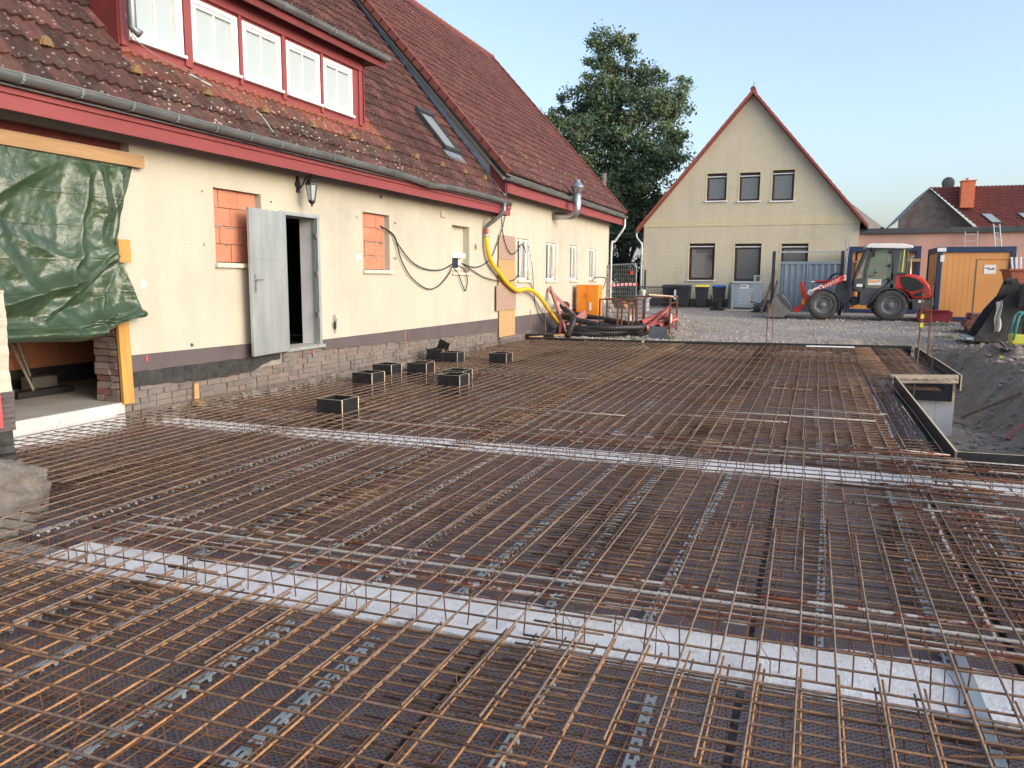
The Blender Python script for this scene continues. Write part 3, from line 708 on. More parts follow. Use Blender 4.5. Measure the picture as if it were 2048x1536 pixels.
# zig-zag wire supports between the layers
def support_mb(L=2.0):
    m = MB(); m.tube([(0,0,0.135), (L,0,0.135)], 0.003, 4)
    k = int(L/0.2)
    for i in range(k+1):
        x = i*0.2; m.tube([(x-0.0, 0, 0.135), (x+0.012, 0.0, 0.05), (x, -0.035 if i % 2 else 0.035, -0.035)], 0.0028, 4)
        if i < k: m.tube([(x, -0.035 if i % 2 else 0.035, -0.035), (x+0.2, 0.035 if i % 2 else -0.035, -0.035)], 0.0028, 4)
    return m
sup0 = None; ri = 0
for y in (1.25, 1.95, 2.65, 4.3, 4.9, 5.5, 6.15, 6.7, 8.2, 9.1, 10.2, 11.3):
    ri += 1
    for ci, x in enumerate((-5.4, -3.3, -1.2, 0.85)):
        xx = x + U(-.3, .3); yy = shear(y, xx) + U(-.1, .1)
        if not allowed(xx, yy) or not allowed(min(xx+2.0, 3.3), yy): continue
        bay = 'front bay' if y < 3 else 'second bay' if y < 7 else 'third bay'
        if sup0 is None: sup0 = link('wire_support', support_mb(), M['rust_brown'], world=False); o = sup0
        else: o = sup0.copy(); col.objects.link(o)
        o.location = (xx, yy, -0.14); o.rotation_euler = (0, 0, rad(2.6)+U(-.03,.03))
        tag(o, 'thin rusty wire zigzag support between mesh layers, %s row from the camera, %s' % (ORD[ri-1], ['wall side','left of middle','right of middle','open side'][ci]), 'wire support', 'wire supports between the mesh layers in the '+bay)
# tie wire knots at bar crossings
m = MB(); nk = 0
while nk < 420:
    i_, j_ = RNG.randint(0, 70), RNG.randint(0, 60); x = -7.34+i_*.15; y = shear(-1.2+.03+j_*.15, x)
    if y < 0.9 or not allowed(x, y): continue
    nk += 1; z = .012; a = U(0, 6.28); c_, s_ = math.cos(a), math.sin(a)
    m.tube([(x-c_*.012,y-s_*.012,z-.02),(x-c_*.01,y-s_*.01,z+.006),(x+c_*.01,y+s_*.01,z+.006),(x+c_*.02,y+s_*.02,z+.012),(x+c_*U(.02,.06),y+s_*U(.02,.06),z+U(.01,.04))], .0016, 4)
tag(link('tie_wire_knots', m, M['rust_dark']), 'tie wire knots at the crossings of the steel mesh', kind='stuff')
# loose tie wires
for i, (x, y, nm) in enumerate([(0.38, 2.55, 'bent pale tie wire lying on the mesh just before the nearest strip'), (-1.35, 2.35, 'curled rusty tie wire in the front bay'), (0.65, 5.4, 'wavy rusty wire lying on the mesh of the second bay at right')]):
    m = MB(); m.tube(spline([(x, y, 0.03), (x+0.06, y-0.08, 0.0), (x+0.12, y-0.1, 0.012), (x+0.14, y-0.06, 0.0), (x+0.2, y-0.11, -0.02)]), 0.0016, 5)
    tag(link('tie_wire', m, M['rust_brown'] if i else M['steel_dusty']), nm, 'wire')

m = MB(); m.box((0.705,2.15,-.172),(0.76,4.15,-.167)); m.box((0.705,2.15,-.1669),(0.709,4.15,-.15)); tag(link('steel_strip', m, M['galv']), 'flat pale metal strip crossing the nearest concrete strip at right', 'metal strip')
for i, (p, q) in enumerate([((0.50,2.72,.022),(1.75,3.20,.026)), ((0.42,2.35,.024),(1.7,3.02,.02)), ((0.55,2.2,.03),(1.5,2.62,.03))]):
    m = MB(); m.tube([p, ((p[0]+q[0])/2, (p[1]+q[1])/2, .018), q], .0058, 6); tag(link('diagonal_bar', m, M['rust_orange'], smooth=True), ['farthest','middle','nearest'][i]+' of three orange-rusty bars laid diagonally at the near right corner', 'steel bar', 'diagonal bars at the near right corner')
# ---------------- edge formwork boards
def fboard(p, q, label, h=0.26, z1=0.055, mat='black_ply', t=0.021):
    p = Vector((p[0], p[1], 0)); q = Vector((q[0], q[1], 0)); d = (q-p).normalized(); n = Vector((-d.y, d.x, 0))
    m = MB(); z0 = z1-h
    c = [p-n*t/2, q-n*t/2, q+n*t/2, p+n*t/2]
    vs = [(v.x, v.y, z0) for v in c] + [(v.x, v.y, z1) for v in c]
    m.raw(vs, [(0,3,2,1), (0,1,5,4), (2,3,7,6)], 0); m.raw(vs, [(4,5,6,7), (1,2,6,5), (3,0,4,7)], 1)
    return tag(link('edge_board', m, [M[mat], M['plywood_edge']]), label, 'board', 'formwork boards round the slab edge')
E_='black film-faced edge board '
fboard((-6.89,19.00),(-5.4,19.04), E_+'at the far side beneath the yellow hose end')
fboard((-5.4,19.06),(-3.95,19.15), E_+'at the far side in front of the coiled black hose')
fboard((-3.90,19.20),(-1.2,19.70), E_+'at the far side in front of the red pipe crate')
fboard((-1.2,19.72),(2.22,20.34), E_+'at the far side in front of the wheel loader')
fboard((2.30,20.34),(2.30,17.4), E_+'on the right between far corner and rusty stirrup column', mat='black_ply')
fboard((2.32,17.4),(2.32,14.25), E_+'on the right beyond the weathered cross plank')
fboard((1.30,13.80),(1.29,10.8), E_+'far half of the long board beside the pit')
fboard((1.29,10.8),(1.28,7.80), E_+'near half of the long board beside the pit')
fboard((1.285,7.79),(3.6,8.0), E_+'running out of the picture at the near pit corner', h=0.24)
m = MB(); m.box((1.24, 13.80, -0.075), (2.36, 13.835, 0.065), rz=rad(22), piv=(1.24,13.80))
tag(link('cross_plank', m, M['greywood'], bevel=0.002), 'weathered wooden plank set on edge across the corner of the pit', 'plank')
m = MB(); m.box((1.52, 14.33, -0.40), (2.25, 14.352, -0.11)); m.box((2.22, 14.31, -0.45), (2.255, 14.329, -0.1), 1)
tag(link('black_board', m, [M['black_ply'], M['plywood_edge']]), 'black board below the weathered plank, fixed to the concrete', 'board')
m = MB(); m.box((-0.1, 19.35, 0.03), (0.95, 19.43, 0.055), rz=rad(8)); tag(link('white_batten', m, M['white']), 'short white batten lying on the mesh by the far edge boards', 'batten')
# open black boxes
def boxout(x, y, label, tilt=0.0):
    t = thing('formwork_box', (x-0.175, y+0.175, -0.02), label, 'formwork box', 'open black formwork boxes standing in the mesh')
    t.rotation_euler = (0, 0, tilt); s_ = 0.175; h0, h1 = -0.16, 0.185
    for k, (a, b) in enumerate([((-s_,-s_),(s_,-s_)), ((s_,-s_),(s_,s_)), ((s_,s_),(-s_,s_)), ((-s_,s_),(-s_,-s_))]):
        m = MB(); p = Vector((*a, 0)); q = Vector((*b, 0)); d = (q-p).normalized(); n = Vector((d.y, -d.x, 0)); w_ = 0.018
        p = p + d*(w_ if k % 2 else 0.0) ; q = q - d*(w_ if k % 2 else 0.0)
        c = [p, q, q-n*w_, p-n*w_]; vs = [(v.x, v.y, h0) for v in c] + [(v.x, v.y, h1) for v in c]
        m.raw(vs, [(0,3,2,1), (0,1,5,4), (2,3,7,6)], 0); m.raw(vs, [(4,5,6,7), (1,2,6,5), (3,0,4,7)], 1)
        link('side_panel', m, [M['black_ply'], M['plywood_edge']], t, world=False)
    return t
labs = ['black open formwork box nearest the camera, standing alone in the mesh', 'left box of the pair nearest the metal door', 'box behind the left of the three clustered black boxes, closest to the wall',
        'right box of the three clustered black boxes below the bricked-up window', 'front box of the overlapping pair in the middle of the mesh', 'rear box of the overlapping pair, half hidden by the front one',
        'black box beside the tilted board near the house wall', 'farthest-right black box, standing alone before the board-covered wall strip', 'small black box by the wall with a loose board tilted out of it']
labs[1] = 'left front box of the three clustered black boxes below the bricked-up window'
for (x, y), l in zip(BOXES, labs): boxout(x, y, l, U(-.06, .06))
m = MB(); m.box((-0.11,-0.01,-0.0), (0.11,0.01,0.26)); o = link('loose_board', m, M['black_ply'], world=False); o.location = (-6.95, 13.9, 0.1); o.rotation_euler = (0.35, 0.45, 0.3)
tag(o, 'small black board sticking up tilted from the box by the wall', 'board')
# starter bar columns
def starter(x, y, h, label, s=0.16, cage=(0.5, 1.0)):
    t = thing('stirrup_column', (x, y, -0.15), label, 'steel cage', 'upright rusty starter cages')
    for dx in (-s/2, s/2):
        for dy in (-s/2, s/2):
            m = MB(); m.tube([(x+dx, y+dy, -0.15), (x+dx+U(-.01,.01), y+dy, h*0.5), (x+dx+U(-.02,.02), y+dy, h+U(-.05,.05))], 0.008, 6); link('upright_bar', m, M['rust_brown'], t, smooth=True)
    z = h*cage[0]
    while z < h*cage[1]:
        m = MB(); e = s/2+0.012; m.tube([(x-e,y-e,z),(x+e,y-e,z),(x+e,y+e,z+.005),(x-e,y+e,z),(x-e,y-e,z)], 0.005, 5); link('stirrup', m, M['rust_brown'], t); z += 0.045
starter(-0.95, 19.75, 0.98, 'pair of rusty starter bars rising from the far slab edge before the loader bucket', 0.13, (0.93, 1.0))
starter(2.14, 17.6, 1.45, 'rusty stirrup column at the right slab edge before the loader rear wheel', 0.17, (0.48, 1.0))
# line peg with yellow tags
t = thing('levelling_rod', (1.62, 14.05, -0.3), 'thin levelling rod with two yellow tags at the corner of the pit', 'rod')
m = MB(); m.tube([(1.62,14.05,-0.3), (1.66,14.05,1.62-0.6)], 0.006, 6); link('shaft', m, M['steel_dusty'], t)
for z in (0.86, 1.0):
    m = MB(); m.box((1.635,14.03,z-0.03), (1.68,14.07,z+0.04)); link('tag', m, M['lime_y'], t)
# stones on the yard, clods in the pit
def scatter(name, n, fn, mat, rmin, rmax, label=None):
    m = MB(); ico = [(0,0,1),(.894,0,.447),(.276,.851,.447),(-.724,.526,.447),(-.724,-.526,.447),(.276,-.851,.447),(.724,.526,-.447),(-.276,.851,-.447),(-.894,0,-.447),(-.276,-.851,-.447),(.724,-.526,-.447),(0,0,-1)]
    fc = [(0,1,2),(0,2,3),(0,3,4),(0,4,5),(0,5,1),(1,6,2),(2,7,3),(3,8,4),(4,9,5),(5,10,1),(2,6,7),(3,7,8),(4,8,9),(5,9,10),(1,10,6)]
    for _ in range(n):
        x, y = fn(); r = rmin + (rmax-rmin)*RNG.random()**3; z = ground_h(x, y)
        a = U(0, 6.3); ca, sa = math.cos(a), math.sin(a); sx, sy, sz = U(.7,1.3), U(.7,1.3), U(.5,.9)
        m.raw([(x+(vx*ca*sx-vy*sa*sy)*r*U(.85,1.15), y+(vx*sa*sx+vy*ca*sy)*r, z+vz*sz*r+r*0.25) for vx,vy,vz in ico], fc)
    tag(link(name, m, mat), label, kind='stuff')
def yard():
    while True:
        y = 19.5 + 13*RNG.random()**1.5; x = U(-6.5, 6)
        if y > far_y(x)+0.1 and not (x < 2.4 and y < 20.4) and not (x > 2.6 and y < 22): return x, y
scatter('gravel', 5200, yard, M['stone'], 0.008, 0.045)
def pit():
    while True:
        x, y = U(1.5, 5.3), U(8, 23)
        if x > edge_x(y)+0.15 and not (1.9 < x < 2.35 and y > 14.3): return x, y
scatter('soil_clods', 2600, pit, M['clod'], 0.008, 0.07)
def bankf():
    return (U(-6.9, -3.6), U(19.3, 24))
scatter('rubble', 900, bankf, M['stone'], 0.008, 0.05)
# grass tufts
m = MB()
def blades(m, x, y, r, n, h=0.12):
    for _ in range(n):
        a = U(0, 6.28); d = r*math.sqrt(RNG.random()); px, py = x+d*math.cos(a), y+d*math.sin(a); z = ground_h(px, py)-0.01; hh = h*U(.5,1.2); a2 = U(0,6.28); w_ = 0.006
        lx, ly = U(-.5,.5)*hh, U(-.5,.5)*hh
        m.poly([(px-w_*math.cos(a2), py-w_*math.sin(a2), z), (px+w_*math.cos(a2), py+w_*math.sin(a2), z), (px+lx, py+ly, z+hh)]); c = RNG.random(); m.a.append((c, c, c))
for x, y, r, n in [(3.95,23.6,.35,260), (3.5,24.3,.3,160), (4.3,26.5,.4,300), (3.8,28.2,.5,260), (3.1,20.8,.15,60), (-3.75,21.3,.25,160), (-4.3,19.9,.12,50), (4.6,21.5,.3,140), (5.2,29.3,.8,240), (-5.2,36.6,.8,120), (-3.5,35.9,.6,70)]: blades(m, x, y, r, n)
for _ in range(26): blades(m, U(-10.5,-7.0), U(34.5,39), 0.5, 90, 0.16)
tag(link('grass', m, M['grass']), kind='stuff')

# ================================================================ LEFT HOUSE (near unit)
WX = -7.45
KA, KB = 1.20, 1.11
EA = (-6.95, 3.35); EB = (-6.95, 4.08)
hs = thing('farm_house', (WX, 12.0, 0.0), 'long cream house with red-brown tiled roof, dormer and half-open metal door, nearest on the left', 'house')
wb = MB()
holes = [(4.2, 6.62, 0.12, 2.95, 0.0), (4.2, 6.93, 2.99, 3.10, 0.22), (8.25, 9.2, 1.76, 2.745, 0.10), (9.64, 10.56, 0.50, 2.50, 0.36), (11.88, 12.80, 1.71, 2.72, 0.10), (15.49, 16.40, 1.70, 2.73, 0.16)]
wall_holes(wb, 'x', WX, -3.0, 18.25, 0.44, 3.28, holes[:0]+[h if h[2] > 0.44 else (h[0], h[1], 0.44, h[3], h[4]) for h in holes], 0.1)
wb.poly([(WX-0.16, 15.49, 1.70), (WX-0.16, 16.40, 1.70), (WX-0.16, 16.40, 2.73), (WX-0.16, 15.49, 2.73)])
link('wall', wb, M['cream'], hs)
# plinth render band, slightly proud, ragged lower edge
m = MB()
def plinth(y0, y1, zt0, zt1, zl0, zl1, x=WX+0.018, skip=()):
    n = int((y1-y0)/0.06)
    for i in range(n):
        a = y0+(y1-y0)*i/n; b = y0+(y1-y0)*(i+1)/n
        if any(s[0] < (a+b)/2 < s[1] for s in skip): continue
        ta, tb = zt0+(zt1-zt0)*i/n, zt0+(zt1-zt0)*(i+1)/n
        la = zl0+(zl1-zl0)*i/n + 0.02*fbm(a*4, 1); lb = zl0+(zl1-zl0)*(i+1)/n + 0.02*fbm(b*4, 1)
        m.poly([(x,a,la),(x,b,lb),(x,b,tb),(x,a,ta)]); m.poly([(x,a,ta),(x,b,tb),(WX,b,tb),(WX,a,ta)]); m.poly([(WX-0.05,a,la),(WX-0.05,b,lb),(x,b,lb),(x,a,la)])
plinth(6.63, 9.63, 0.655, 0.63, 0.455, 0.44, skip=())
plinth(10.58, 18.1, 0.565, 0.565, 0.40, 0.235)
plinth(-3.0, 4.2, 0.655, 0.655, 0.0, 0.0)
link('plinth', m, M['plinth'], hs)
m = MB()   # black bitumen patch with studded membrane
n = 60
for i in range(n):
    a = 6.635+(9.5-6.635)*i/n; b = 6.635+(9.5-6.635)*(i+1)/n
    def lo(y): return 0.27 - 0.045*sstep(7, 8, y) + 0.13*sstep(8.7, 9.4, y) + 0.02*fbm(y*5, 2)
    m.poly([(WX+0.010, a, lo(a)), (WX+0.010, b, lo(b)), (WX+0.010, b, 0.47), (WX+0.010, a, 0.47)])
link('bitumen_coat', m, M['bitumen'], hs)
# exposed brick footing
def brick_course(mb, y0, y1, z0, z1, x, top=None, L=0.245, H=0.077, seed=1):
    r = random.Random(seed); z = z0; row = 0
    while z < z1-0.02:
        y = y0 - (L/2 if row % 2 else 0)
        while y < y1:
            l = L if r.random() < 0.75 else L/2
            a, b = max(y, y0)+0.006, min(y+l-0.006, y1)
            t = top(y) if top else z1
            if b-a > 0.04 and z + H*0.6 < t:
                o = r.uniform(-0.012, 0.010)
                nf = len(mb.f); mb.box((x-0.1, a, z+0.005), (x+o, b, min(z+H-0.006, t)), j=0.003)
                c = r.random(); mb.a += [(c, 0, 0)]*(len(mb.f)-nf)
            y += l
        z += H; row += 1
m = MB(); brick_course(m, 6.63, 18.15, -0.24, 0.46, WX+0.0, top=lambda y: (0.27 if y < 9.4 else 0.44-(y-10)*0.024))
link('brick_footing', m, M['brick'], hs)
m = MB(); m.poly([(WX-0.022, 6.63, -0.3), (WX-0.022, 18.2, -0.3), (WX-0.022, 18.2, 0.46), (WX-0.022, 6.63, 0.46)])
for i in range(120):                              # mortar rubble at the foot
    y = U(6.9, 18); m.box((WX-0.02, y, -0.22), (WX+U(.01,.09), y+U(.04,.2), -0.22+U(.05,.2)), j=0.02)
link('mortar_backing', m, M['mortar'], hs)
# opening jamb of broken brick
m = MB(); rj = random.Random(4); z = 0.12
while z < 2.9:
    x = WX-0.37
    while x < WX-0.02:
        l = rj.choice([0.12, 0.24]); o = rj.uniform(-0.05, 0.02); nf = len(m.f)
        m.box((x+0.005, 6.615-0.012+o*0.5, z+0.004), (min(x+l, WX-0.012)-0.006, 6.75, z+0.072), j=0.008); c = rj.random()**0.7; m.a += [(c,0,0)]*(len(m.f)-nf)
        x += l
    z += 0.077
link('broken_brick_jamb', m, M['brick_raw'], hs)
m = MB(); m.box((WX-0.37, 6.65, -0.2), (WX-0.021, 6.8, 2.9)); link('jamb_core', m, M['mortar'], hs)
# room behind the opening
m = MB()
m.box((-11.0, 3.2, -0.25), (WX+0.015, 6.60, 0.12)); m.box((-11.0, 6.601, -0.25), (WX-0.38, 9.0, 0.12))
link('floor_slab', m, M['floor_in'], hs)
m = MB(); m.box((WX+0.0155, 4.0, -0.2), (WX+0.03, 6.62, 0.118)); link('slab_edge', m, M['concrete'], hs)
m = MB(); m.box((-9.75, 3.2, 0.121), (-9.6, 9.0, 3.1)); m.box((-9.6, 8.6, 0.121), (WX-0.38, 8.75, 3.1)); link('inner_block_wall', m, M['hollow'], hs)
m = MB(); m.box((-9.599, 3.2, 0.121), (-9.57, 8.6, 0.36)); link('inner_black_skirting', m, M['bitumen'], hs)
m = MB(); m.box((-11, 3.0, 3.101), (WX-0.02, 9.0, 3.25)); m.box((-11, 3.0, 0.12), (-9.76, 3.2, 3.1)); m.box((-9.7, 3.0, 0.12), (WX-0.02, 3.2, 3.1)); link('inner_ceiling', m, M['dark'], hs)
m = MB(); m.box((WX-0.30, 4.0, 2.955), (WX-0.12, 6.92, 3.14)); m.box((WX-0.119,4.0,2.952),(WX-0.03,6.9,2.985)); link('steel_lintel', m, M['darkred'], hs)
# dark room behind the metal door
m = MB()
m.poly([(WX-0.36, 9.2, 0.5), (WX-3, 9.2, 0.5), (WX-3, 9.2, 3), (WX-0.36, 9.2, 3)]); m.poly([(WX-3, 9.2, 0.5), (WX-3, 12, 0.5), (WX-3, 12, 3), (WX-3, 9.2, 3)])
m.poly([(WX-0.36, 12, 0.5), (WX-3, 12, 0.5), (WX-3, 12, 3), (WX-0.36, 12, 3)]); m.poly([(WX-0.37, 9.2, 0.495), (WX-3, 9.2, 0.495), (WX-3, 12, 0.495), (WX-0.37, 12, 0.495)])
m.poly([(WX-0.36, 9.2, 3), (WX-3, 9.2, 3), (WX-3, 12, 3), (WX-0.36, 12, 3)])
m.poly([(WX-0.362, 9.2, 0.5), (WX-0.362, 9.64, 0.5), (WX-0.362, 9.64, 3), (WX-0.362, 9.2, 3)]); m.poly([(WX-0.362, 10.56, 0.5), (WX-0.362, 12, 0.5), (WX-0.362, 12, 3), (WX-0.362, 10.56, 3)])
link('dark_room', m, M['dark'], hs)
m = MB(); m.bar((WX-0.7, 9.85, 1.2), (WX-0.72, 10.35, 1.22), 0.08, 0.05); m.bar((WX-0.7, 10.0, 1.17), (WX-0.9, 9.85, 0.5), 0.05); m.bar((WX-0.7, 10.2, 1.17), (WX-0.8, 10.4, 0.5), 0.05)
tag(link('trestle', m, M['greywood']), 'wooden trestle standing in the dark behind the metal door', 'trestle')
# bricked-up windows
for (y0, y1, z0, z1), lb in (((8.25, 9.2, 1.76, 2.745), None), ((11.88, 12.80, 1.71, 2.72), None)):
    inf = MB(); z = z0+0.015; row = 0; hh = (z1-z0-0.02)/4.0; rr = random.Random(int(y0*10))
    while z < z1-0.03:
        y = y0+0.012 - (0.22 if row % 2 else 0.0)
        while y < y1-0.03:
            a = max(y, y0+0.012); b = min(y+0.37, y1-0.06 if y0 > 11 else y1-0.012)
            if b-a > 0.03: inf.box((WX-0.2, a+0.004, z+0.004), (WX-0.072+rr.uniform(-.006,.006), b-0.004, min(z+hh-0.004, z1-0.006)))
            y += 0.375
        z += hh; row += 1
    link('block_infill', inf, M['hollow'], hs, bevel=0.003)
    mm = MB(); mm.poly([(WX-0.099, y0, z0), (WX-0.099, y1, z0), (WX-0.099, y1, z1), (WX-0.099, y0, z1)])
    for _ in range(7):
        a = rr.uniform(y0+.05, y1-.2); zz = z0+hh*rr.choice([1,2,3])
        mm.box((WX-0.1, a, zz-0.01), (WX-0.058, a+rr.uniform(.06,.16), zz+rr.uniform(.005,.02)), j=0.006)
    link('mortar_backing', mm, M['mortar'], hs)
    s_ = MB(); s_.box((WX-0.07, y0-0.03, z0-0.062), (WX+0.055, y1+0.06, z0-0.002)); link('window_sill', s_, M['sill'], hs, bevel=0.006)
# niche window
m = MB(); m.box((WX-0.159, 15.52, 1.75), (WX-0.10, 16.1, 2.12)); m.box((WX-0.098, 15.49, 2.02), (WX+0.02, 16.14, 2.13)); fr = link('niche_window', m, M['white'], hs, bevel=0.004)
m = MB(); m.box((WX-0.0995, 15.66, 1.80), (WX-0.096, 16.0, 2.01)); link('pane', m, M['glass'], fr)
m = MB(); m.box((WX-0.15, 15.46, 1.645), (WX+0.05, 16.47, 1.697)); link('window_sill', m, M['sill'], hs, bevel=0.006)
# door frame, leaf
m = MB(); m.box((WX-0.08, 9.60, 0.50), (WX+0.015, 9.66, 2.50)); m.box((WX-0.08, 10.52, 0.50), (WX+0.015, 10.58, 2.50)); m.box((WX-0.08, 9.60, 2.501), (WX+0.015, 10.58, 2.555)); m.box((WX-0.09, 9.60, 0.445), (WX+0.05, 10.62, 0.499))
df = link('door_frame', m, M['galv'], hs, bevel=0.003)
m = MB()
for z in (0.95, 1.6, 2.2): m.box((WX-0.02, 10.47, z), (WX+0.012, 10.519, z+0.07))
link('latch_plate', m, M['steel_dusty'], df)
m = MB(); m.box((WX-0.355, 10.5605, 0.50), (WX-0.085, 10.57, 2.5)); m.poly([(WX-0.355, 10.556, 0.5), (WX-0.085, 10.556, 0.5), (WX-0.085, 10.556, 2.5), (WX-0.355, 10.556, 2.5)])
link('door_reveal', m, M['whitewash'], hs)
m = MB()
def leafp(u, z, d=0.0):       # opened right back, hinge at y=9.62; stands a little off the wall
    y = 9.62 - 0.935*u; x = WX + 0.05 + 0.11*u + d; return (x, y, z)
m.raw([leafp(0,.47),leafp(1,.47),leafp(1,2.52),leafp(0,2.52),leafp(0,.47,.05),leafp(1,.47,.05),leafp(1,2.52,.05),leafp(0,2.52,.05)],
      [(0,1,2,3),(4,7,6,5),(0,4,5,1),(1,5,6,2),(2,6,7,3),(3,7,4,0)])
dl = link('door_leaf', m, M['galv'], hs, bevel=0.004)
m = MB()
m.raw([leafp(.03,.5,.0505),leafp(.965,.5,.0505),leafp(.965,2.49,.0505),leafp(.03,2.49,.0505),leafp(.03,.5,.055),leafp(.965,.5,.055),leafp(.965,2.49,.055),leafp(.03,2.49,.055)],
      [(4,7,6,5),(0,4,5,1),(1,5,6,2),(2,6,7,3),(3,7,4,0)])
link('door_skin', m, M['galv'], dl)
m = MB(); a = leafp(.93,1.55,.055); m.box((a[0], a[1]-0.02, 1.36), (a[0]+0.008, a[1]+0.025, 1.62)); m.tube([(a[0],a[1],1.54),(a[0]+0.05,a[1],1.54),(a[0]+0.05,a[1]+0.13,1.535)], 0.009, 6)
link('handle', m, M['stainless'], dl)
m = MB()
for k in range(12): p = leafp(.1+.07*k, 1.82, .0555); m.box((p[0], p[1]-.004, p[2]-.004), (p[0]+.003, p[1]+.004, p[2]+.004))
link('rivet', m, M['steel_dusty'], dl)
# eaves: soffit, fascia
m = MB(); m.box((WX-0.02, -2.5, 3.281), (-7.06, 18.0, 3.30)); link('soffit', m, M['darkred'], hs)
m = MB(); m.box((-7.075, -2.5, 3.10), (-7.045, 17.95, 3.33)); m.box((-7.044, -2.5, 3.245), (-7.02, 17.95, 3.335)); m.box((-7.03, -2.5, 3.3355), (-6.99, 17.95, 3.44)); m.box((WX+0.0, 17.93, 3.1), (-7.076, 17.96, 3.4))
link('fascia', m, M['redwood'], hs, bevel=0.004)
# half-round gutter
def gutter_mb(x, z, y0, y1, r=0.075, br=0.62, sag=None):
    m = MB(); prof = []
    for k in range(11):
        an = math.pi + math.pi*k/10; prof.append((x+r*math.cos(an), z+r*math.sin(an)))
    prof.append((x+r-0.006, z+0.012)); N = int((y1-y0)/0.45)
    n = len(prof); base = len(m.v)
    for i in range(N+1):
        y = y0+(y1-y0)*i/N; dz = sag(y) if sag else 0
        for a, b in prof: m.v.append((a, y, b+dz))
    for i in range(N):
        for k in range(n-1): m.f.append((base+i*n+k, base+(i+1)*n+k, base+(i+1)*n+k+1, base+i*n+k+1)); m.m.append(0)
    bd = MB(); bd.tube([(x+r, y0+(y1-y0)*i/N, z+0.006+(sag(y0+(y1-y0)*i/N) if sag else 0)) for i in range(N+1)], 0.009, 6)
    m.raw(bd.v, bd.f)
    for e in (y0, y1): m.poly([(a, e, b+(sag(e) if sag else 0)) for a, b in prof[:11]])
    y = y0+0.3; bks = []
    while y < y1:
        bk = MB(); bks.append(bk)
        dz = sag(y) if sag else 0
        P = [(x+(r+0.004)*math.cos(math.pi+math.pi*k/8), y, z+dz+(r+0.004)*math.sin(math.pi+math.pi*k/8)) for k in range(9)]
        for k in range(8): bk.bar(P[k], P[k+1], 0.005, 0.028, up=(0,1,0)) if False else bk.box((min(P[k][0],P[k+1][0])-.002, y-.014, min(P[k][2],P[k+1][2])-.002), (max(P[k][0],P[k+1][0])+.002, y+.014, max(P[k][2],P[k+1][2])+.002))
        bk.tube([(x+r+0.003,y,z+dz+0.01),(x-r-0.05,y,z+dz+0.06)], 0.005, 4); y += br
    return m, bks
def sagA(y): return -0.045*math.exp(-((y-13.45)/0.5)**2) + 0.006*math.sin(y*1.3)
m, bk = gutter_mb(-6.93, 3.40, -2.5, 17.62, sag=sagA); gt = link('gutter', m, M['zinc'], hs, smooth='angle'); [link('gutter_bracket', b_, M['zinc'], gt) for b_ in bk]
m = MB(); m.tube(spline([(-6.93,17.25,3.36),(-6.93,17.25,3.24),(-6.95,17.23,3.13),(-7.15,17.2,2.95),(-7.33,17.18,2.82),(-7.36,17.18,2.74)], 5), 0.048, 12); m.lathe([(0.07,0.0),(0.05,-0.14)], (-6.93,17.25,3.40), 12)
link('downpipe', m, M['zinc'], hs, smooth=True)
m = MB(); m.tube([(-7.36,17.18,2.75),(-7.36,17.18,2.6)], 0.056, 12); link('pipe_coupling', m, M['pipe_red'], hs, smooth=True)

# ---------------- tiled roofs as real relief
def tile_roof(name, mat, parent, org, up, y0, y1, L, wear=None, wl=0.15, cl=0.335, amp=0.030, nper=6, step=0.034, seed=3, axis='y', ucut=None):
    r = random.Random(seed); m = MB(); upv = Vector(up).normalized()
    nrm = Vector((-upv.z, 0, upv.x)) if axis == 'y' else Vector((0, -upv.z, upv.y))
    if nrm.z < 0: nrm = -nrm
    along = Vector((0,1,0)) if axis == 'y' else Vector((1,0,0)); O = Vector(org)
    nw = int(round((y1-y0)/wl)); nu = nw*nper; nc = int(L/cl)
    for c in range(nc):
        s0, s1 = c*cl, (c+1)*cl + 0.01
        jit = [r.uniform(-.005,.005) for _ in range(nw//2+2)]; jt = [r.random() for _ in range(nw//2+2)]; js = [r.uniform(-.006,.006) for _ in range(nw//2+2)]
        base = len(m.v); n = nu+1
        for rowk in range(4):
            for i in range(n):
                u = y0 + i/nper*wl; ph = i/nper; t = min(int(ph/2), len(jit)-1)
                wv = amp*(0.5-0.5*math.cos(2*math.pi*ph))**1.3
                big = 0.012*fbm(u*0.4, c*0.2, seed)
                if rowk == 0: s = s0+js[t]; h = wv*0.3 - 0.004
                elif rowk == 1: s = s0+js[t]; h = wv + step + jit[t]
                elif rowk == 2: s = s0+0.02; h = wv + step + jit[t] + 0.002
                else: s = s1; h = wv + jit[t]*0.3
                p = O + upv*s + nrm*(h+big) + along*(u)
                m.v.append((p.x, p.y, p.z))
        for rowk in range(3):
            for i in range(nu):
                k = base + rowk*n + i; u = y0+(i+.5)/nper*wl; t = min(int(i/nper/2), len(jt)-1)
                m.f.append((k, k+1, k+n+1, k+n)); m.m.append(0)
                ww = wear(u, s0, r) if wear else (0, 0)
                m.a.append((jt[t], ww[0], ww[1]))
    return link(name, m, M[mat], parent)
def wearA(u, s, r):
    clean = 0; moss = 0.25 + 0.4*sstep(2.2, 0.4, s)
    if 7.0 < u < 12.7 and s < 1.55: clean = sstep(0.45, 0.95, s - 0.22*math.sin(u*2.7)*0.5 + r.uniform(-.15,.15))*0.9; moss = 1.0*(1-clean)+0.05
    if u < 7.0 and s < 3.5: moss = 0.38*sstep(1.6, 0.2, s) + 0.12
    if u > 12.7: moss = 0.22*sstep(14.5, 12.7, u) + 0.3*sstep(.8, .2, s)
    return (clean, moss)
tile_roof('roof', 'tileA', hs, (EA[0], 0, EA[1]), (-1, 0, KA), 0.6, 17.70, 8.6, wearA)
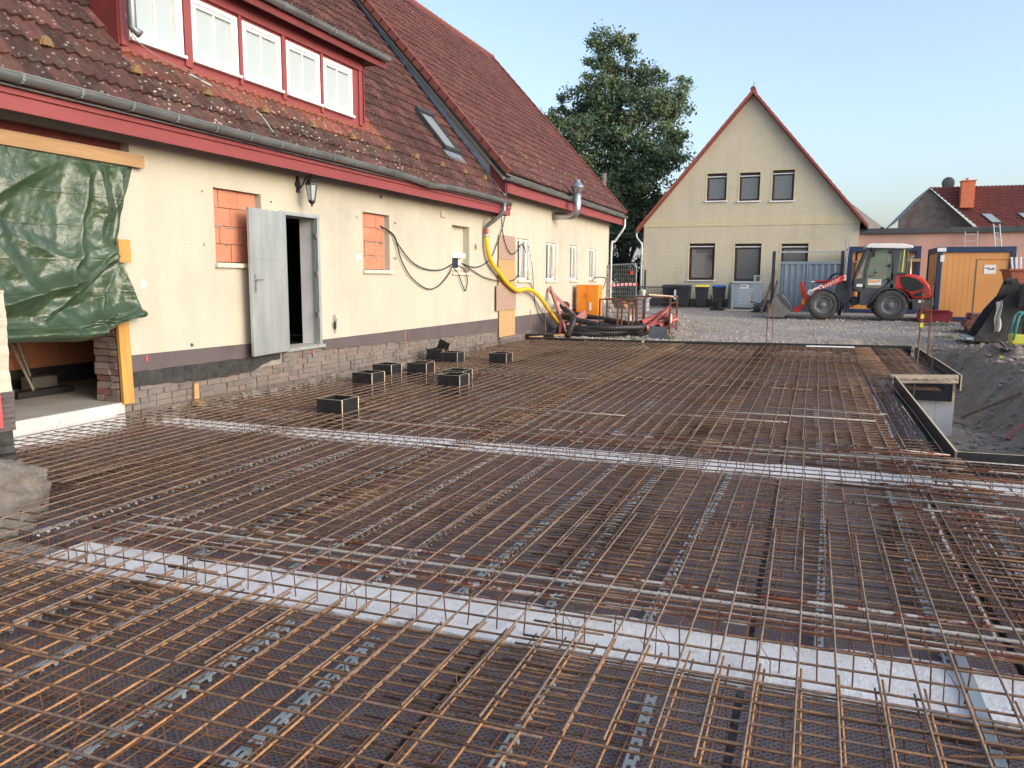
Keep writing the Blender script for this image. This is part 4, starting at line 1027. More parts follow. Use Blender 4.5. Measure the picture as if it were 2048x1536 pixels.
m = MB(); m.poly([(-6.97, -2.5, 3.30), (-6.97, 17.70, 3.30), (-12.6, 17.70, 3.30+5.63*KA), (-12.6, -2.5, 3.30+5.63*KA)]); link('roof_deck', m, M['purlin'], hs)
def wearB(u, s, r): return (0, 0.25 + 0.3*sstep(2.0, 0.3, s))
# snow guards with lichen
def lump(x, y, z, lab, src=[None], parent=None):
    m = MB(); m.box((x-0.06, y-0.05, z-.01), (x+0.03, y-0.042, z+0.05)); m.box((x-0.06, y+0.042, z-.01), (x+0.03, y+0.05, z+0.05))
    n_ = 12; P_ = [(y+0.075*math.cos(math.pi*k/n_)*U(.9,1.1), z-.02+0.10*math.sin(math.pi*k/n_)*U(.9,1.08)) for k in range(n_+1)]
    m.prism(P_, 'x', x-.005, x+.05, 1)
    m.prism([(a_*.8+y*.2, b_*.8+z*.2) for a_, b_ in P_], 'x', x+.0501, x+.068, 1)
    return link('snow_guard', m, [M['steel_dusty'], M['moss']], parent)
for i in range(12):
    y = 4.76+1.115*i
    if y < 17.5: lump(-7.37, y, 3.855+0.03, '', parent=hs)
# roof window
t0 = Vector((-7.80, 15.75, 4.47)); sl = Vector((-1,0,KA)).normalized(); nA = Vector((KA,0,1)).normalized()
m = MB(); P0 = Vector((-7.78, 15.72, EA[1]+(EA[0]+7.78)*KA)); 
def rb(mb, s0, s1, y0, y1, h0, h1, mt=0):
    c = []
    for h in (h0, h1):
        for (s, y) in ((s0,y0),(s1,y0),(s1,y1),(s0,y1)): p = P0 + sl*s + nA*h; c.append((p.x, y, p.z))
    mb.raw(c, [(0,3,2,1),(4,5,6,7),(0,1,5,4),(1,2,6,5),(2,3,7,6),(3,0,4,7)], mt)
rb(m,0,.09,15.75,16.5,0.0,.12); rb(m,1.08,1.18,15.75,16.5,0.0,.15); rb(m,.09,1.08,15.75,15.83,0,.115); rb(m,.09,1.08,16.42,16.5,0,.115)
sk = link('roof_window', m, M['steel_frame_dark'], hs); m = MB(); rb(m,.09,1.08,15.83,16.42,0.06,.09); link('pane', m, M['glass_sky'], sk)
m = MB(); rb(m,-.28,0.0,15.7,16.55,0.0,.045); link('flashing', m, M['lead'], sk)
# dormer
DX = -7.62; DY0, DY1, DZ0, DZ1 = 7.05, 12.18, 4.28, 5.20
m = MB()
wy = [(7.26, 7.98+0.14), (8.30, 9.14+0.02), (9.24, 10.08), (10.20, 11.06), (11.16, 12.06)]
wy = [(7.17, 8.02), (8.17, 9.03), (9.12, 9.96), (10.08, 10.94), (11.03, 11.88)]
wz = (4.34, 5.11)
wall_holes(m, 'x', DX, DY0, DY1, DZ0-0.1, 5.35, [(a, b, wz[0], wz[1]) for a, b in wy], 0.05)
for a, b in [(DY0, DY0+0.1), (DY1-0.1, DY1)] + [(wy[i][1]+0.015, wy[i+1][0]-0.015) for i in range(4)]: m.box((DX+0.001, a, DZ0-0.05), (DX+0.03, b, 5.15))
m.box((DX+0.0012, DY0, 5.151), (DX+0.045, DY1, 5.35))
dw = link('dormer_front', m, M['redwood'], hs)
for y in (DY0, DY1):
    m = MB()
    zb = lambda x: EA[1]+(EA[0]-x)*KA-0.05
    m.prism([(DX, zb(DX)), (DX, 5.38), (-10.2, 6.65), (-10.2, zb(-10.2))][::1], 'y', y-0.02, y+0.02)
    link('dormer_cheek', m, M['darkred'], hs)
m = MB(); m.box((DX-0.05, DY1+0.021, 4.28), (DX+0.05, DY1+0.035, 5.35)); link('cheek_board', m, M['redwood'], hs)
for a, b in wy:
    m = MB(); z0, z1 = wz; x = DX-0.03
    def fr(mb, y0, y1, z0, z1, w, x0, x1):
        mb.box((x0,y0,z0),(x1,y1,z0+w)); mb.box((x0,y0,z1-w),(x1,y1,z1)); mb.box((x0,y0,z0+w),(x1,y0+w,z1-w)); mb.box((x0,y1-w,z0+w),(x1,y1,z1-w))
    fr(m, a+.004, b-.004, z0+.004, z1-.004, 0.055, x-0.04, x+0.055); fr(m, a+.06, b-.06, z0+.06, z1-.06, 0.042, x-0.04, x+0.038)
    ym = (a+b)/2; m.box((x-0.01, ym-0.016, z0+.103), (x+0.030, ym+0.016, z1-.103)); m.box((x+0.0, a-0.01, z0-0.035), (x+0.10, b+0.01, z0+0.003))
    wn = link('window', m, M['white'], hs, bevel=0.004)
    m = MB(); m.box((x-0.02, a+.1, z0+.1), (x+0.0, b-.1, z1-.1)); link('pane', m, M['glass_curtain'], wn)
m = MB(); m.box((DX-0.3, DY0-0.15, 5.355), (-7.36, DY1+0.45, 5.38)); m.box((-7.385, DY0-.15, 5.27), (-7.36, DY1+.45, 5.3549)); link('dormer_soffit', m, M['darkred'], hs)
m, bk = gutter_mb(-7.30, 5.44, DY0-0.2, DY1+0.42, r=0.07); gt = link('dormer_gutter', m, M['zinc'], hs, smooth='angle'); [link('gutter_bracket', b_, M['zinc'], gt) for b_ in bk]
tile_roof('dormer_roof', 'tileA', hs, (-7.33, 0, 5.49), (-1, 0, 0.50), DY0-0.2, DY1+0.40, 4.7, lambda u, s, r: (0, 0.4), seed=9)
m = MB(); m.poly([(-7.35,DY0-.2,5.46),(-7.35,DY1+.4,5.46),(-11.63,DY1+.4,7.60),(-11.63,DY0-.2,7.60)]); m.poly([(-7.35,DY1+.4,5.38),(-7.35,DY1+.4,5.48),(-11.63,DY1+.4,7.62),(-11.63,DY1+.4,7.44)]); link('dormer_deck', m, M['darkred'], hs)
m = MB(); m.tube([(-7.38,7.05,5.40),(-7.43,7.06,5.25),(-7.45,7.08,4.40),(-7.38,7.12,4.33)], 0.05, 10); link('dormer_downpipe', m, M['zinc'], hs, smooth=True)
m = MB(); m.tube(spline([(-7.52,7.06,4.55),(-7.45,7.14,4.27),(-7.3,7.6,4.08),(-7.12,8.6,3.86),(-6.95,8.9,3.52)], 6), 0.005, 5); m.tube([(-7.33,7.8,4.05),(-7.22,8.05,3.96)], 0.013, 6); link('lightning_wire', m, M['zinc'], hs)
# flashing between the two roofs
m = MB()
def ra(x): return EA[1]+(EA[0]-x)*KA
m.raw([(-7.05,17.55,ra(-7.05)+.085),(-7.05,17.71,ra(-7.05)+.085),(-12.3,17.71,ra(-12.3)+.085),(-12.3,17.55,ra(-12.3)+.085),(-7.05,17.71,ra(-7.05)+.15),(-12.3,17.71,ra(-12.3)+.15)], [(0,1,2,3),(1,4,5,2)])
link('roof_flashing', m, M['lead'], hs)

# ================================================================ LEFT HOUSE (far, taller unit)
hb = thing('farm_house_annex', (WX, 24.0, 0.0), 'taller cream house unit with four barred windows and steep dark red roof', 'house')
hb['category'] = 'house'
m = MB(); wins = [(19.52, 20.42, 1.53, 2.64), (21.90, 22.84, 1.52, 2.64), (24.32, 25.22, 1.53, 2.66), (26.65, 27.55, 1.56, 2.64)]
wall_holes(m, 'x', WX, 18.2505, 29.35, 0.45, 3.75, wins, 0.14)
m.poly([(WX+.001,17.72,3.29),(WX+.001,18.2504,3.29),(WX+.001,18.2504,3.75),(WX+.001,17.72,3.75)])
ap = (-12.65, EB[1]+(EB[0]+12.65)*KB)
# near gable above the lower roof
m.prism([(WX, 3.0), (WX, EB[1]+(EB[0]-WX)*KB-0.06), (-12.65, ap[1]-0.1), (-12.65, 3.0)], 'y', 17.72, 17.80)
m.poly([(WX, 29.35, -0.1), (-17.8, 29.35, -0.1), (-17.8, 29.35, 3.9), (-12.65, 29.35, ap[1]-0.1), (WX, 29.35, 3.9)])
link('wall', m, M['cream'], hb)
m = MB(); plinth(18.2505, 29.36, 0.56, 0.56, 0.02, -0.15); link('plinth', m, M['plinth'], hb)
m = MB(); brick_course(m, 18.25, 22.0, -0.24, 0.2, WX+0.03, top=lambda y: 0.10+0.03*math.sin(y*5), seed=5); link('brick_footing', m, M['brick'], hb)
m = MB(); m.poly([(WX+.004, 18.25, -0.3), (WX+.004, 29.3, -0.3), (WX+.004, 29.3, 0.06), (WX+.004, 18.25, 0.06)]); link('mortar_backing', m, M['mortar'], hb)
m = MB(); brick_course(m, 29.1, 29.40, 0.2, 2.1, WX+0.03, top=lambda y: 2.1, seed=8); link('broken_brick_corner', m, M['brick_raw'], hb)
for (a, b, z0, z1) in wins:
    m = MB(); x = WX-0.13
    fr(m, a+.002, b-.002, z0+.002, z1-.002, 0.06, x, x+0.06); m.box((x+0.01,(a+b)/2-.03,z0+.062),(x+0.065,(a+b)/2+.03,z1-.062)); wn = link('window', m, M['white'], hb, bevel=0.003)
    m = MB(); m.box((x+0.0, a+.06, z0+.06), (x+0.02, b-.06, z1-.06)); link('pane', m, M['glass'], wn)
    m = MB(); m.box((WX-0.1, a-0.04, z0-0.065), (WX+0.06, b+0.05, z0-0.002)); link('window_sill', m, M['sill'], hb, bevel=0.005)
    m = MB(); k = 9
    for i in range(k): y = a+0.0+(b-a)*i/(k-1); m.tube([(WX+0.06,y,z0+0.05),(WX+0.06,y,z1-0.02)], 0.007, 5)
    for z in (z0+0.18, z1-0.16): m.tube([(WX-0.01,a-.04,z),(WX+0.05,a-.04,z),(WX+0.05,b+.04,z),(WX-0.01,b+.04,z)], 0.008, 5)
    link('window_grille', m, M['stainless'], hb)
m = MB(); m.box((WX-0.02, 17.6, 3.70), (-7.06, 29.8, 3.72)); m.prism([(-7.0,3.62),(-7.0,3.88),(-7.45,4.35),(-7.45,3.75)], 'y', 17.62, 17.66)
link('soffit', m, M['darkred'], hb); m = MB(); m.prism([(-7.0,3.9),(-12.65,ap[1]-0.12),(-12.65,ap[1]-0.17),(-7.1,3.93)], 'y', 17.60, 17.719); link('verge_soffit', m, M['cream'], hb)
m = MB(); m.box((-7.06, 17.6, 3.63), (-7.03, 29.85, 3.90)); link('fascia', m, M['redwood'], hb, bevel=0.004)
m, bk = gutter_mb(-6.93, 3.95, 17.45, 29.95); gt = link('gutter', m, M['zinc'], hb, smooth='angle'); [link('gutter_bracket', b_, M['zinc'], gt) for b_ in bk]
m = MB(); m.tube(spline([(-6.93,29.7,3.86),(-6.93,29.7,3.6),(-6.98,29.65,3.45),(-7.25,29.5,3.0),(-7.36,29.45,2.75),(-7.36,29.45,-0.05)], 5), 0.045, 10); link('downpipe', m, M['galv'], hb, smooth=True)
tile_roof('roof', 'tileB', hb, (EB[0], 0, EB[1]), (-1, 0, KB), 17.55, 29.85, 8.42, wearB, seed=5)
m = MB(); m.poly([(-6.97,17.5,4.02),(-6.97,29.9,4.02),(-12.66,29.9,ap[1]-.06),(-12.66,17.5,ap[1]-.06)]); m.poly([(-18.3,17.5,3.93),(-18.3,29.9,3.93),(-12.66,29.9,ap[1]-.03),(-12.66,17.5,ap[1]-.03)]); link('roof_deck', m, M['purlin'], hb)
m = MB(); mfar = MB(); nA = Vector((KB,0,1)).normalized(); sB = Vector((-1,0,KB)).normalized(); k = 0; s0 = 0.0
while s0 < 8.3:
    for yy in (17.44, 29.83):
        c = []
        for h in (-0.035, 0.105):
            for (s, y) in ((s0,yy),(s0+.36,yy),(s0+.36,yy+.16),(s0,yy+.16)):
                hh = h - (0.012 if s > s0 else 0)
                p = Vector((EB[0],0,EB[1])) + sB*s + nA*hh; c.append((p.x, y, p.z))
        (m if yy < 20 else mfar).raw(c, [(0,3,2,1),(4,5,6,7),(0,1,5,4),(1,2,6,5),(2,3,7,6),(3,0,4,7)])
    s0 += 0.335
link('verge_tile', m, M['verge'], hb); link('verge_tile', mfar, M['verge'], hb)
m = MB(); y = 17.45
while y < 29.9: m.lathe([(0.0,0),(0.11,0),(0.125,0.4),(0.0,0.4)], (-12.65, y, ap[1]+0.0), 10, axis='y'); y += 0.36
link('ridge_tile', m, M['verge'], hb)
for y in (20.4, 21.6, 22.8, 24.0, 25.2, 26.3, 27.6): lump(-7.62, y, 4.85+(-7.55+7.62)*0, '', parent=hb)
# OSB panels over the joint
for z0, z1, y0, y1, mt, lb, xo in [(2.05, 2.66, 18.10, 19.24, 'osb_grey', 'topmost faded strand board covering the wall joint', 0.0), (1.39, 2.045, 18.08, 19.24, 'osb', 'second strand board from the top on the wall joint, behind the yellow hose', 0.0),
                           (0.76, 1.40, 17.90, 19.26, 'osb_grey', 'grey wide strand board fixed across the wall joint below the yellow hose', 0.02), (0.08, 0.755, 18.13, 19.25, 'osb', 'lowest fresh yellow strand board at the foot of the wall joint', 0.0)]:
    m = MB(); m.box((WX+0.03+xo, y0, z0), (WX+0.046+xo, y1, z1)); tag(link('strand_board', m, M[mt], bevel=0.002), lb, 'board', 'strand boards on the wall joint')
# flue
t = thing('flue_pipe', (WX, 22.5, 3.44), 'stainless steel flue pipe elbow with conical cap on the far wall', 'flue')
m = MB(); m.tube([(WX+0.001,22.5,3.44),(-6.92,22.5,3.44),(-6.82,22.5,3.46),(-6.74,22.5,3.52),(-6.70,22.5,3.62),(-6.70,22.5,3.72),(-6.70,22.5,4.14)], 0.115, 18); link('pipe', m, M['stainless'], t, smooth=True)
m = MB(); m.lathe([(0.0,0.40),(0.07,0.38),(0.09,0.33),(0.205,0.19),(0.205,0.17),(0.12,0.0)], (-6.70,22.5,4.09), 18); link('cap', m, M['stainless'], t, smooth='angle')
m = MB()
for z in (3.72, 3.98): m.lathe([(0.116,0),(0.122,0.005),(0.122,0.02),(0.116,0.025)], (-6.70,22.5,z), 16)
m.tube([(WX,22.3,3.74),(-6.78,22.45,3.74)], 0.008, 5); link('bracket', m, M['stainless'], t)
# wall lantern
t = thing('wall_lantern', (WX, 10.05, 3.0), 'black wrought wall lantern hanging above the metal door', 'lamp')
m = MB(); m.lathe([(0,0),(.06,0),(.05,.03),(0,.03)], (WX,10.05,2.98), 12, axis='x'); m.box((WX,10.02,2.86),(WX+.02,10.08,3.1))
m.tube(spline([(WX+.02,10.05,2.90),(WX+.1,10.05,2.97),(WX+.17,10.05,3.08),(WX+.26,10.05,3.10)],5), .012, 6); link('arm', m, M['black'], t)
c0 = (WX+.26,10.05); m = MB(); m.lathe([(0,.16),(.012,.14),(.012,.11),(.05,.09),(.105,.01),(.105,-.01),(.09,-.01)], (c0[0],c0[1],2.97), 6); m.lathe([(.055,0),(.06,-.02),(.02,-.06),(.012,-.09),(0,-.1)], (c0[0],c0[1],2.735), 6); split_link('hood', m, M['black'], t)
m = MB()
for k in range(6): a = k*math.pi/3; m.tube([(c0[0]+.09*math.cos(a),c0[1]+.09*math.sin(a),2.96),(c0[0]+.055*math.cos(a),c0[1]+.055*math.sin(a),2.735)], .007, 4)
link('frame', m, M['black'], t); m = MB(); m.lathe([(.083,2.955),(.05,2.74)], (c0[0],c0[1],0), 6); link('pane', m, M['glass_curtain'], t)
# cables
def cable(name, pts, lab, r=0.012, k=6, mat='cable', cat='cable', grp='black cables on the cream wall'):
    m = MB(); m.tube(spline([(WX+0.045 if len(p) == 2 else p[2], p[0], p[1]) for p in pts], k), r, 7)
    return tag(link(name, m, M[mat], smooth=True), lab, cat, grp)
cable('cable', [(12.58,2.52,WX-.06),(12.84,2.39),(13.06,2.19),(13.57,1.89),(14.19,1.75),(14.86,1.75),(15.32,1.85),(15.5,1.9,WX+.02)], 'upper black cable sagging from the bricked-up window to the small window')
cable('cable', [(12.6,2.51,WX-.06),(12.89,2.34),(13.16,1.91),(13.56,1.58),(14.18,1.36),(14.71,1.40),(15.21,1.65),(15.42,1.85)], 'lower black cable sagging deepest below the bricked-up window')
cable('cable', [(15.42,1.82),(15.73,1.65),(15.89,1.46),(16.08,1.29),(16.19,1.52),(16.05,1.75),(15.73,1.85)], 'black cable loop dangling below the small window')
cable('cable', [(15.89,1.9),(16.7,1.83),(17.5,2.02),(17.96,2.42),(18.3,2.8),(18.54,3.2)], 'black cable rising from the small window up to the eaves')
cable('cable', [(15.89,1.9),(16.45,1.76),(17.23,1.59),(18.2,1.5,WX+.09),(19.09,1.54,WX+.08),(19.41,1.64),(20.09,1.60),(20.7,1.23),(20.84,0.86),(21.37,0.41),(21.91,0.15,WX+.1),(22.48,0.03,WX+.15)], 'long black cable running behind the yellow hose down to the ground')
cable('cable', [(18.24,3.16),(18.3,2.69,WX+.07),(18.55,2.34,WX+.08),(18.97,2.2,WX+.08),(19.4,2.37,WX+.08),(19.61,2.49,WX+.08),(19.84,2.39,WX+.08),(19.96,2.27,WX+.07)], 'black cable hooked over the first barred window')
cable('cable', [(20.13,2.46,WX+.07),(20.43,2.17),(20.63,1.68),(20.7,1.23)], 'thin black cable hanging beside the first barred window', r=0.009)
cable('drain_hose', [(17.18,2.62,-7.35),(17.2,2.3,-7.34),(17.45,1.95,-7.33),(17.91,1.72,-7.33),(18.5,1.42,-7.3),(19.1,1.26,-7.28),(19.71,1.29,-7.27),(20.3,1.22,-7.27),(20.9,1.0,-7.25),(21.6,0.6,-7.2),(22.3,0.15,-7.1),(22.6,-0.05,-7.0)],
      'yellow corrugated drain hose hanging from the downpipe across the wall to the ground', r=0.058, k=8, mat='yellow', cat='hose', grp=None)
m = MB(); m.tube([(-7.35,17.18,2.56),(-7.35,17.18,2.62)], 0.064, 12); tag(link('hose_clamp', m, M['galv'], smooth=True), 'silver hose clamp holding the yellow hose to the downpipe', 'clamp')
# marks, holes, vent on the wall
def blot(y, z, ry, rz_, mat, x=WX+0.003, name='wall_patch', n=14, sd=1):
    r = random.Random(sd); m = MB(); m.poly([(x, y+ry*math.cos(2*math.pi*i/n)*r.uniform(.7,1.2), z+rz_*math.sin(2*math.pi*i/n)*r.uniform(.7,1.2)) for i in range(n)])
    return link(name, m, M[mat], hs)
for i, (y, z, a, b, mt) in enumerate([(8.05,2.67,.02,.02,'mortar'),(8.04,1.99,.025,.025,'mortar'),(9.42,2.66,.015,.02,'dark'),(7.74,.70,.03,.025,'brick_dark'),(11.69,2.61,.04,.03,'mortar'),(13.0,2.60,.06,.012,'dark'),
    (11.73,1.93,.10,.05,'white'),(13.0,1.94,.07,.03,'mortar'),(15.58,2.32,.06,.09,'mortar'),(16.75,2.30,.09,.08,'mortar'),(12.5,3.04,.07,.04,'mortar'),(10.95,.80,.085,.16,'mortar'),(7.02,1.49,.04,.05,'white')]):
    blot(y, z, a, b, mt, sd=i+3, x=WX+0.003 if i != 8 else WX-0.157)
for y, z, a, b in [(15.6,2.33,.025,.05),(16.76,2.29,.03,.05),(10.95,.78,.04,.09),(12.5,3.03,.02,.02)]: blot(y, z, a, b, 'dark', x=WX+0.005 if y != 15.6 else WX-0.155, sd=int(y*7))
m = MB(); m.box((WX, 14.93, 2.85), (WX+0.03, 15.12, 3.0)); link('vent_cover', m, M['cream'], hs, bevel=0.008)
for y, z0, z1 in ((13.32,.34,.53),(10.30,.36,.42),(6.99,.57,.64)): m = MB(); m.box((WX+0.0201 if y != 10.3 else WX+.02, y-.012, z0), (WX+0.023, y+.012, z1)); link('paint_mark', m, M['red_mark'], hs)
m = MB(); m.box((WX+.01,7.70,-.05),(WX+.05,7.77,.2),j=.008); m.box((WX+.01,7.68,-.08),(WX+.1,7.82,-.02),j=.01); tag(link('wood_chip_block', m, M['osb']), 'small pale upright wood offcut at the foot of the brick footing', 'wood offcut')

# ================================================================ OPENING: planks, tarp, broom, stub wall
m = MB(); m.bar((-7.40, 3.9, 2.91), (-7.385, 7.06, 2.895), 0.045, 0.145, up=(0,0,1)); tag(link('timber_plank', m, M['wood_h'], bevel=0.003), 'long raw timber plank nailed across the top of the green tarpaulin', 'plank')
m = MB(); m.box((-7.425, 6.60, 1.73), (-7.39, 6.76, 1.99)); 
m.v = [(x+0.06, y, z) for x, y, z in m.v]; tag(link('timber_block', m, M['wood'], bevel=0.003), 'short timber block pinning the tarpaulin to the wall edge', 'wood block')
m = MB(); m.bar((-7.405, 6.66, 0.10), (-7.405, 6.64, 1.30), 0.045, 0.15, up=(0,1,0)); 
tag(link('timber_post', m, M['wood'], bevel=0.003), 'upright yellow timber board at the edge of the opening below the tarpaulin', 'post')
folds = [([(6.25,2.8),(6.15,2.33),(6.0,1.78),(5.82,1.48)], .16, .10), ([(6.44,2.8),(6.5,2.26),(6.38,1.96)], .05, .05), ([(6.60,2.8),(6.68,2.3),(6.58,1.95)], -.05, .04), ([(6.75,2.8),(6.72,2.4),(6.62,2.0)], .05, .03),
         ([(5.93,2.78),(5.6,2.57),(5.28,2.36)], .05, .06), ([(6.52,1.88),(6.04,1.54),(5.21,1.30)], .11, .07), ([(6.54,1.8),(6.21,1.6),(5.58,1.14)], .09, .05), ([(6.55,1.72),(6.34,1.43),(6.16,.97)], .10, .05),
         ([(6.6,1.72),(6.5,1.4),(6.45,1.1)], -.04, .04), ([(6.65,1.7),(6.73,1.35),(6.80,1.2)], .07, .05), ([(5.49,1.0),(5.93,1.03),(6.7,1.2)], .10, .06), ([(5.2,1.12),(5.8,1.2),(6.5,1.42)], -.05, .05), ([(5.3,2.0),(5.9,1.75),(6.45,1.9)], .04, .08), ([(4.6,2.7),(5.2,1.9),(5.6,1.3)], .06, .12)]
edge = [(6.95,2.84),(6.87,2.6),(6.80,2.45),(6.73,2.22),(6.66,1.99),(6.60,1.83),(6.66,1.68),(6.79,1.45),(6.86,1.21),(6.83,1.10),(6.66,1.08)]
def edge_y(z):
    for i in range(len(edge)-1):
        if edge[i][1] >= z >= edge[i+1][1]: t = (edge[i][1]-z)/(edge[i][1]-edge[i+1][1]+1e-9); return edge[i][0]+(edge[i+1][0]-edge[i][0])*t
    return 6.95 if z > 2 else 6.75
def bot_z(u): y = 4.0 + u*2.8; return 0.90 + 0.0*y + 0.20*sstep(6.0, 6.75, y) - 0.03*math.sin(y*2.2)
def segd(p, a, b):
    ax, ay = a; bx, by = b; px, py = p; dx, dy = bx-ax, by-ay; t = max(0, min(1, ((px-ax)*dx+(py-ay)*dy)/(dx*dx+dy*dy))); return math.hypot(px-ax-dx*t, py-ay-dy*t)
def tarpf(u, v):
    zb = bot_z(u); z = 2.84 + (zb-2.84)*v; ye = edge_y(z); y = 4.0 + (ye-4.0)*u
    d = 0
    for pl, a, w_ in folds:
        dd = min(segd((y, z), pl[i], pl[i+1]) for i in range(len(pl)-1)); d += a*max(0.0, 1-dd/(w_*1.9))**1.4*sstep(0, .12, v)
    d += 0.045*fbm(y*1.6, z*1.6, 2)*sstep(0, .2, v) + 0.02*mnoise.noise(Vector((y*6+z*3, z*4, 5)))*sstep(0,.1,v)
    d += 0.0025*abs(math.sin(y*7.5)) + 0.003*abs(math.sin(z*8.2)) + 0.006*mnoise.noise(Vector((y*13-z*5, z*9, 1))) + 0.0025*mnoise.noise(Vector((y*26, z*22, 8)))
    if v > 0.93: d += 0.12*math.sin((v-0.93)/0.07*math.pi*0.9)
    if u > 0.97: d -= 0.04
    base = WX + 0.045 + 0.10*sstep(0.3, 1.0, v)
    return (base + max(d, -0.03), y, z)
m = MB(); m.grid(tarpf, 230, 200); o = tag(link('tarpaulin', m, M['tarp'], smooth=True), 'crumpled dark green tarpaulin hanging over the wall opening', 'tarpaulin')
# broom
t = thing('broom', (-8.75, 6.55, 0.12), 'dark broom leaning in the opening below the tarpaulin', 'broom')
m = MB(); m.tube([(-8.75,6.5,0.2),(-9.3,6.35,1.5)], 0.016, 6); link('stick', m, M['greywood'], t)
m = MB(); m.box((-8.85,6.25,0.125),(-8.68,7.0,0.2)); link('brush', m, M['black'], t)
m = MB(); m.tube([(-9.25,6.9,0.12),(-9.5,6.6,1.7)], 0.02, 6); m.box((-9.3,6.75,.122),(-9.1,7.1,.3)); tag(link('shovel', m, M['steel_dusty']), 'shovel leaning on the inner block wall of the opening', 'shovel')
# stub wall in the left foreground
t = thing('wall_stub', (-5.4, 3.75, -0.2), 'cut cream wall stub with grey plinth and red mark on broken footing, at left edge', 'wall')
def rag(z): return 0.02*fbm(z*6, 1.7) + 0.012*fbm(z*22, 4)
m = MB()
def ragbox(x0, x1, y0, y1, z0, z1, amp=1.0, n=24):
    m = MB(); 
    ring = []
    for i in range(n+1):
        z = z0+(z1-z0)*i/n; e = x1+rag(z)*amp; ring.append([(x0,y0,z),(e,y0+0.006*fbm(z*9,2),z),(e-0.01+0.03*fbm(z*8,9)*amp,(y0+y1)/2,z),(e,y1,z),(x0,y1,z)])
    base = len(m.v)
    for r_ in ring: m.v += r_
    for i in range(n):
        for k in range(4): m.f.append((base+i*5+k, base+i*5+k+1, base+(i+1)*5+k+1, base+(i+1)*5+k)); m.m.append(0)
    m.poly(ring[-1]); m.poly(ring[0]); return m
link('plastered_wall', ragbox(-9.0, -5.56, 3.6, 3.96, 0.72, 1.47), M['cream'], t)
link('plinth', ragbox(-9.0, -5.565, 3.585, 3.975, 0.42, 0.72), M['plinth'], t)
link('bitumen_coat', ragbox(-9.0, -5.58, 3.6, 3.96, 0.12, 0.42), M['bitumen'], t)
m = MB(); m.box((-5.564,3.80,0.46),(-5.545,3.86,0.70)); link('paint_mark', m, M['red_mark'], t)
m = MB()
def rockf(u, v):
    th = -math.pi/2 + math.pi*v; ph = 2*math.pi*u; cx, cy, cz = -5.50, 3.62, -0.03
    rx, ry, rz_ = 0.40, 0.36, 0.25
    x, y, z = math.cos(th)*math.cos(ph), math.cos(th)*math.sin(ph), math.sin(th)
    f_ = 1 + 0.22*fbm(x*1.9+3, y*1.9, z*1.9) + 0.12*abs(fbm(x*5, y*5+2, z*5)) - 0.05
    px = cx + rx*math.copysign(abs(x)**0.7, x)*f_; py = cy + ry*math.copysign(abs(y)**0.7, y)*f_; pz = cz + rz_*math.copysign(abs(z)**0.65, z)*f_
    return (px, py, max(pz, -0.26))
m.grid(rockf, 90, 60); 
def rockg(u, v):
    p = rockf(u, v); return (p[0]-0.62, p[1]-0.02, p[2]*1.05)
m.grid(rockg, 70, 40); link('broken_footing', m, M['rock'], t, smooth=True)

# ================================================================ GABLE HOUSE across the yard
HY = 38.0
t = thing('gable_house', (-3.1, HY, 0.25), 'yellow-beige gable house with three small upper windows facing the yard', 'house')
m = MB()
uw = [(-4.97,-4.07,5.25,6.50), (-3.49,-2.58,5.2,6.48), (-2.04,-1.10,5.17,6.53)]
lw = [(-5.68,-4.48,1.55,3.28), (-3.57,-2.38,1.5,3.25), (-1.50,-0.34,0.45,3.23)]
hx0, hx1, ez = -7.9, 1.75, 4.30
APX, APZ = -3.06, 10.0
zl = lambda x: ez + (APZ-ez)*((x-hx0)/(APX-hx0) if x < APX else (hx1-x)/(hx1-APX))
wall_holes(m, 'y', HY, hx0, hx1, 0.65, 4.07, [w for w in lw if w[2] > 0.65]+[(-1.50,-0.34,0.65,3.23)], 0.18)
us = [hx0, -4.97,-4.07,-3.49,APX,-2.58,-2.04,-1.10, hx1]
for a, b in zip(us[:-1], us[1:]):
    hole = [w for w in uw if w[0] <= (a+b)/2 <= w[1]]
    if hole:
        h = hole[0]; m.poly([(a,HY,4.44),(b,HY,4.44),(b,HY,h[2]),(a,HY,h[2])]); m.poly([(a,HY,h[3]),(b,HY,h[3]),(b,HY,zl(b)),(a,HY,zl(a))])
    else: m.poly([(a,HY,4.44),(b,HY,4.44),(b,HY,zl(b)),(a,HY,zl(a))])
for a, b, e, g_ in uw: m.raw([(a,HY,e),(b,HY,e),(b,HY,g_),(a,HY,g_),(a,HY+.18,e),(b,HY+.18,e),(b,HY+.18,g_),(a,HY+.18,g_)], [(0,4,7,3),(1,2,6,5),(0,1,5,4),(3,7,6,2)])
m.poly([(hx0,HY,.2),(hx0,HY+12,.2),(hx0,HY+12,ez),(hx0,HY,ez)]); m.poly([(hx1,HY,.2),(hx1,HY,ez),(hx1,HY+12,ez),(hx1,HY+12,.2)]); m.poly([(hx0,HY+12,.2),(hx1,HY+12,.2),(hx1,HY+12,ez),(APX,HY+12,APZ),(hx0,HY+12,ez)])
link('wall', m, M['cream_far'], t)
m = MB(); m.box((hx0-.012,HY-.02,4.071),(hx1+.012,HY+.05,4.439)); link('storey_band', m, M['band'], t)
m = MB(); m.box((hx0-.01,HY-.012,0.1),(-1.55,HY+.05,.649)); m.box((-.3,HY-.012,.1),(hx1+.01,HY+.05,.649)); link('plinth', m, M['plinth'], t)
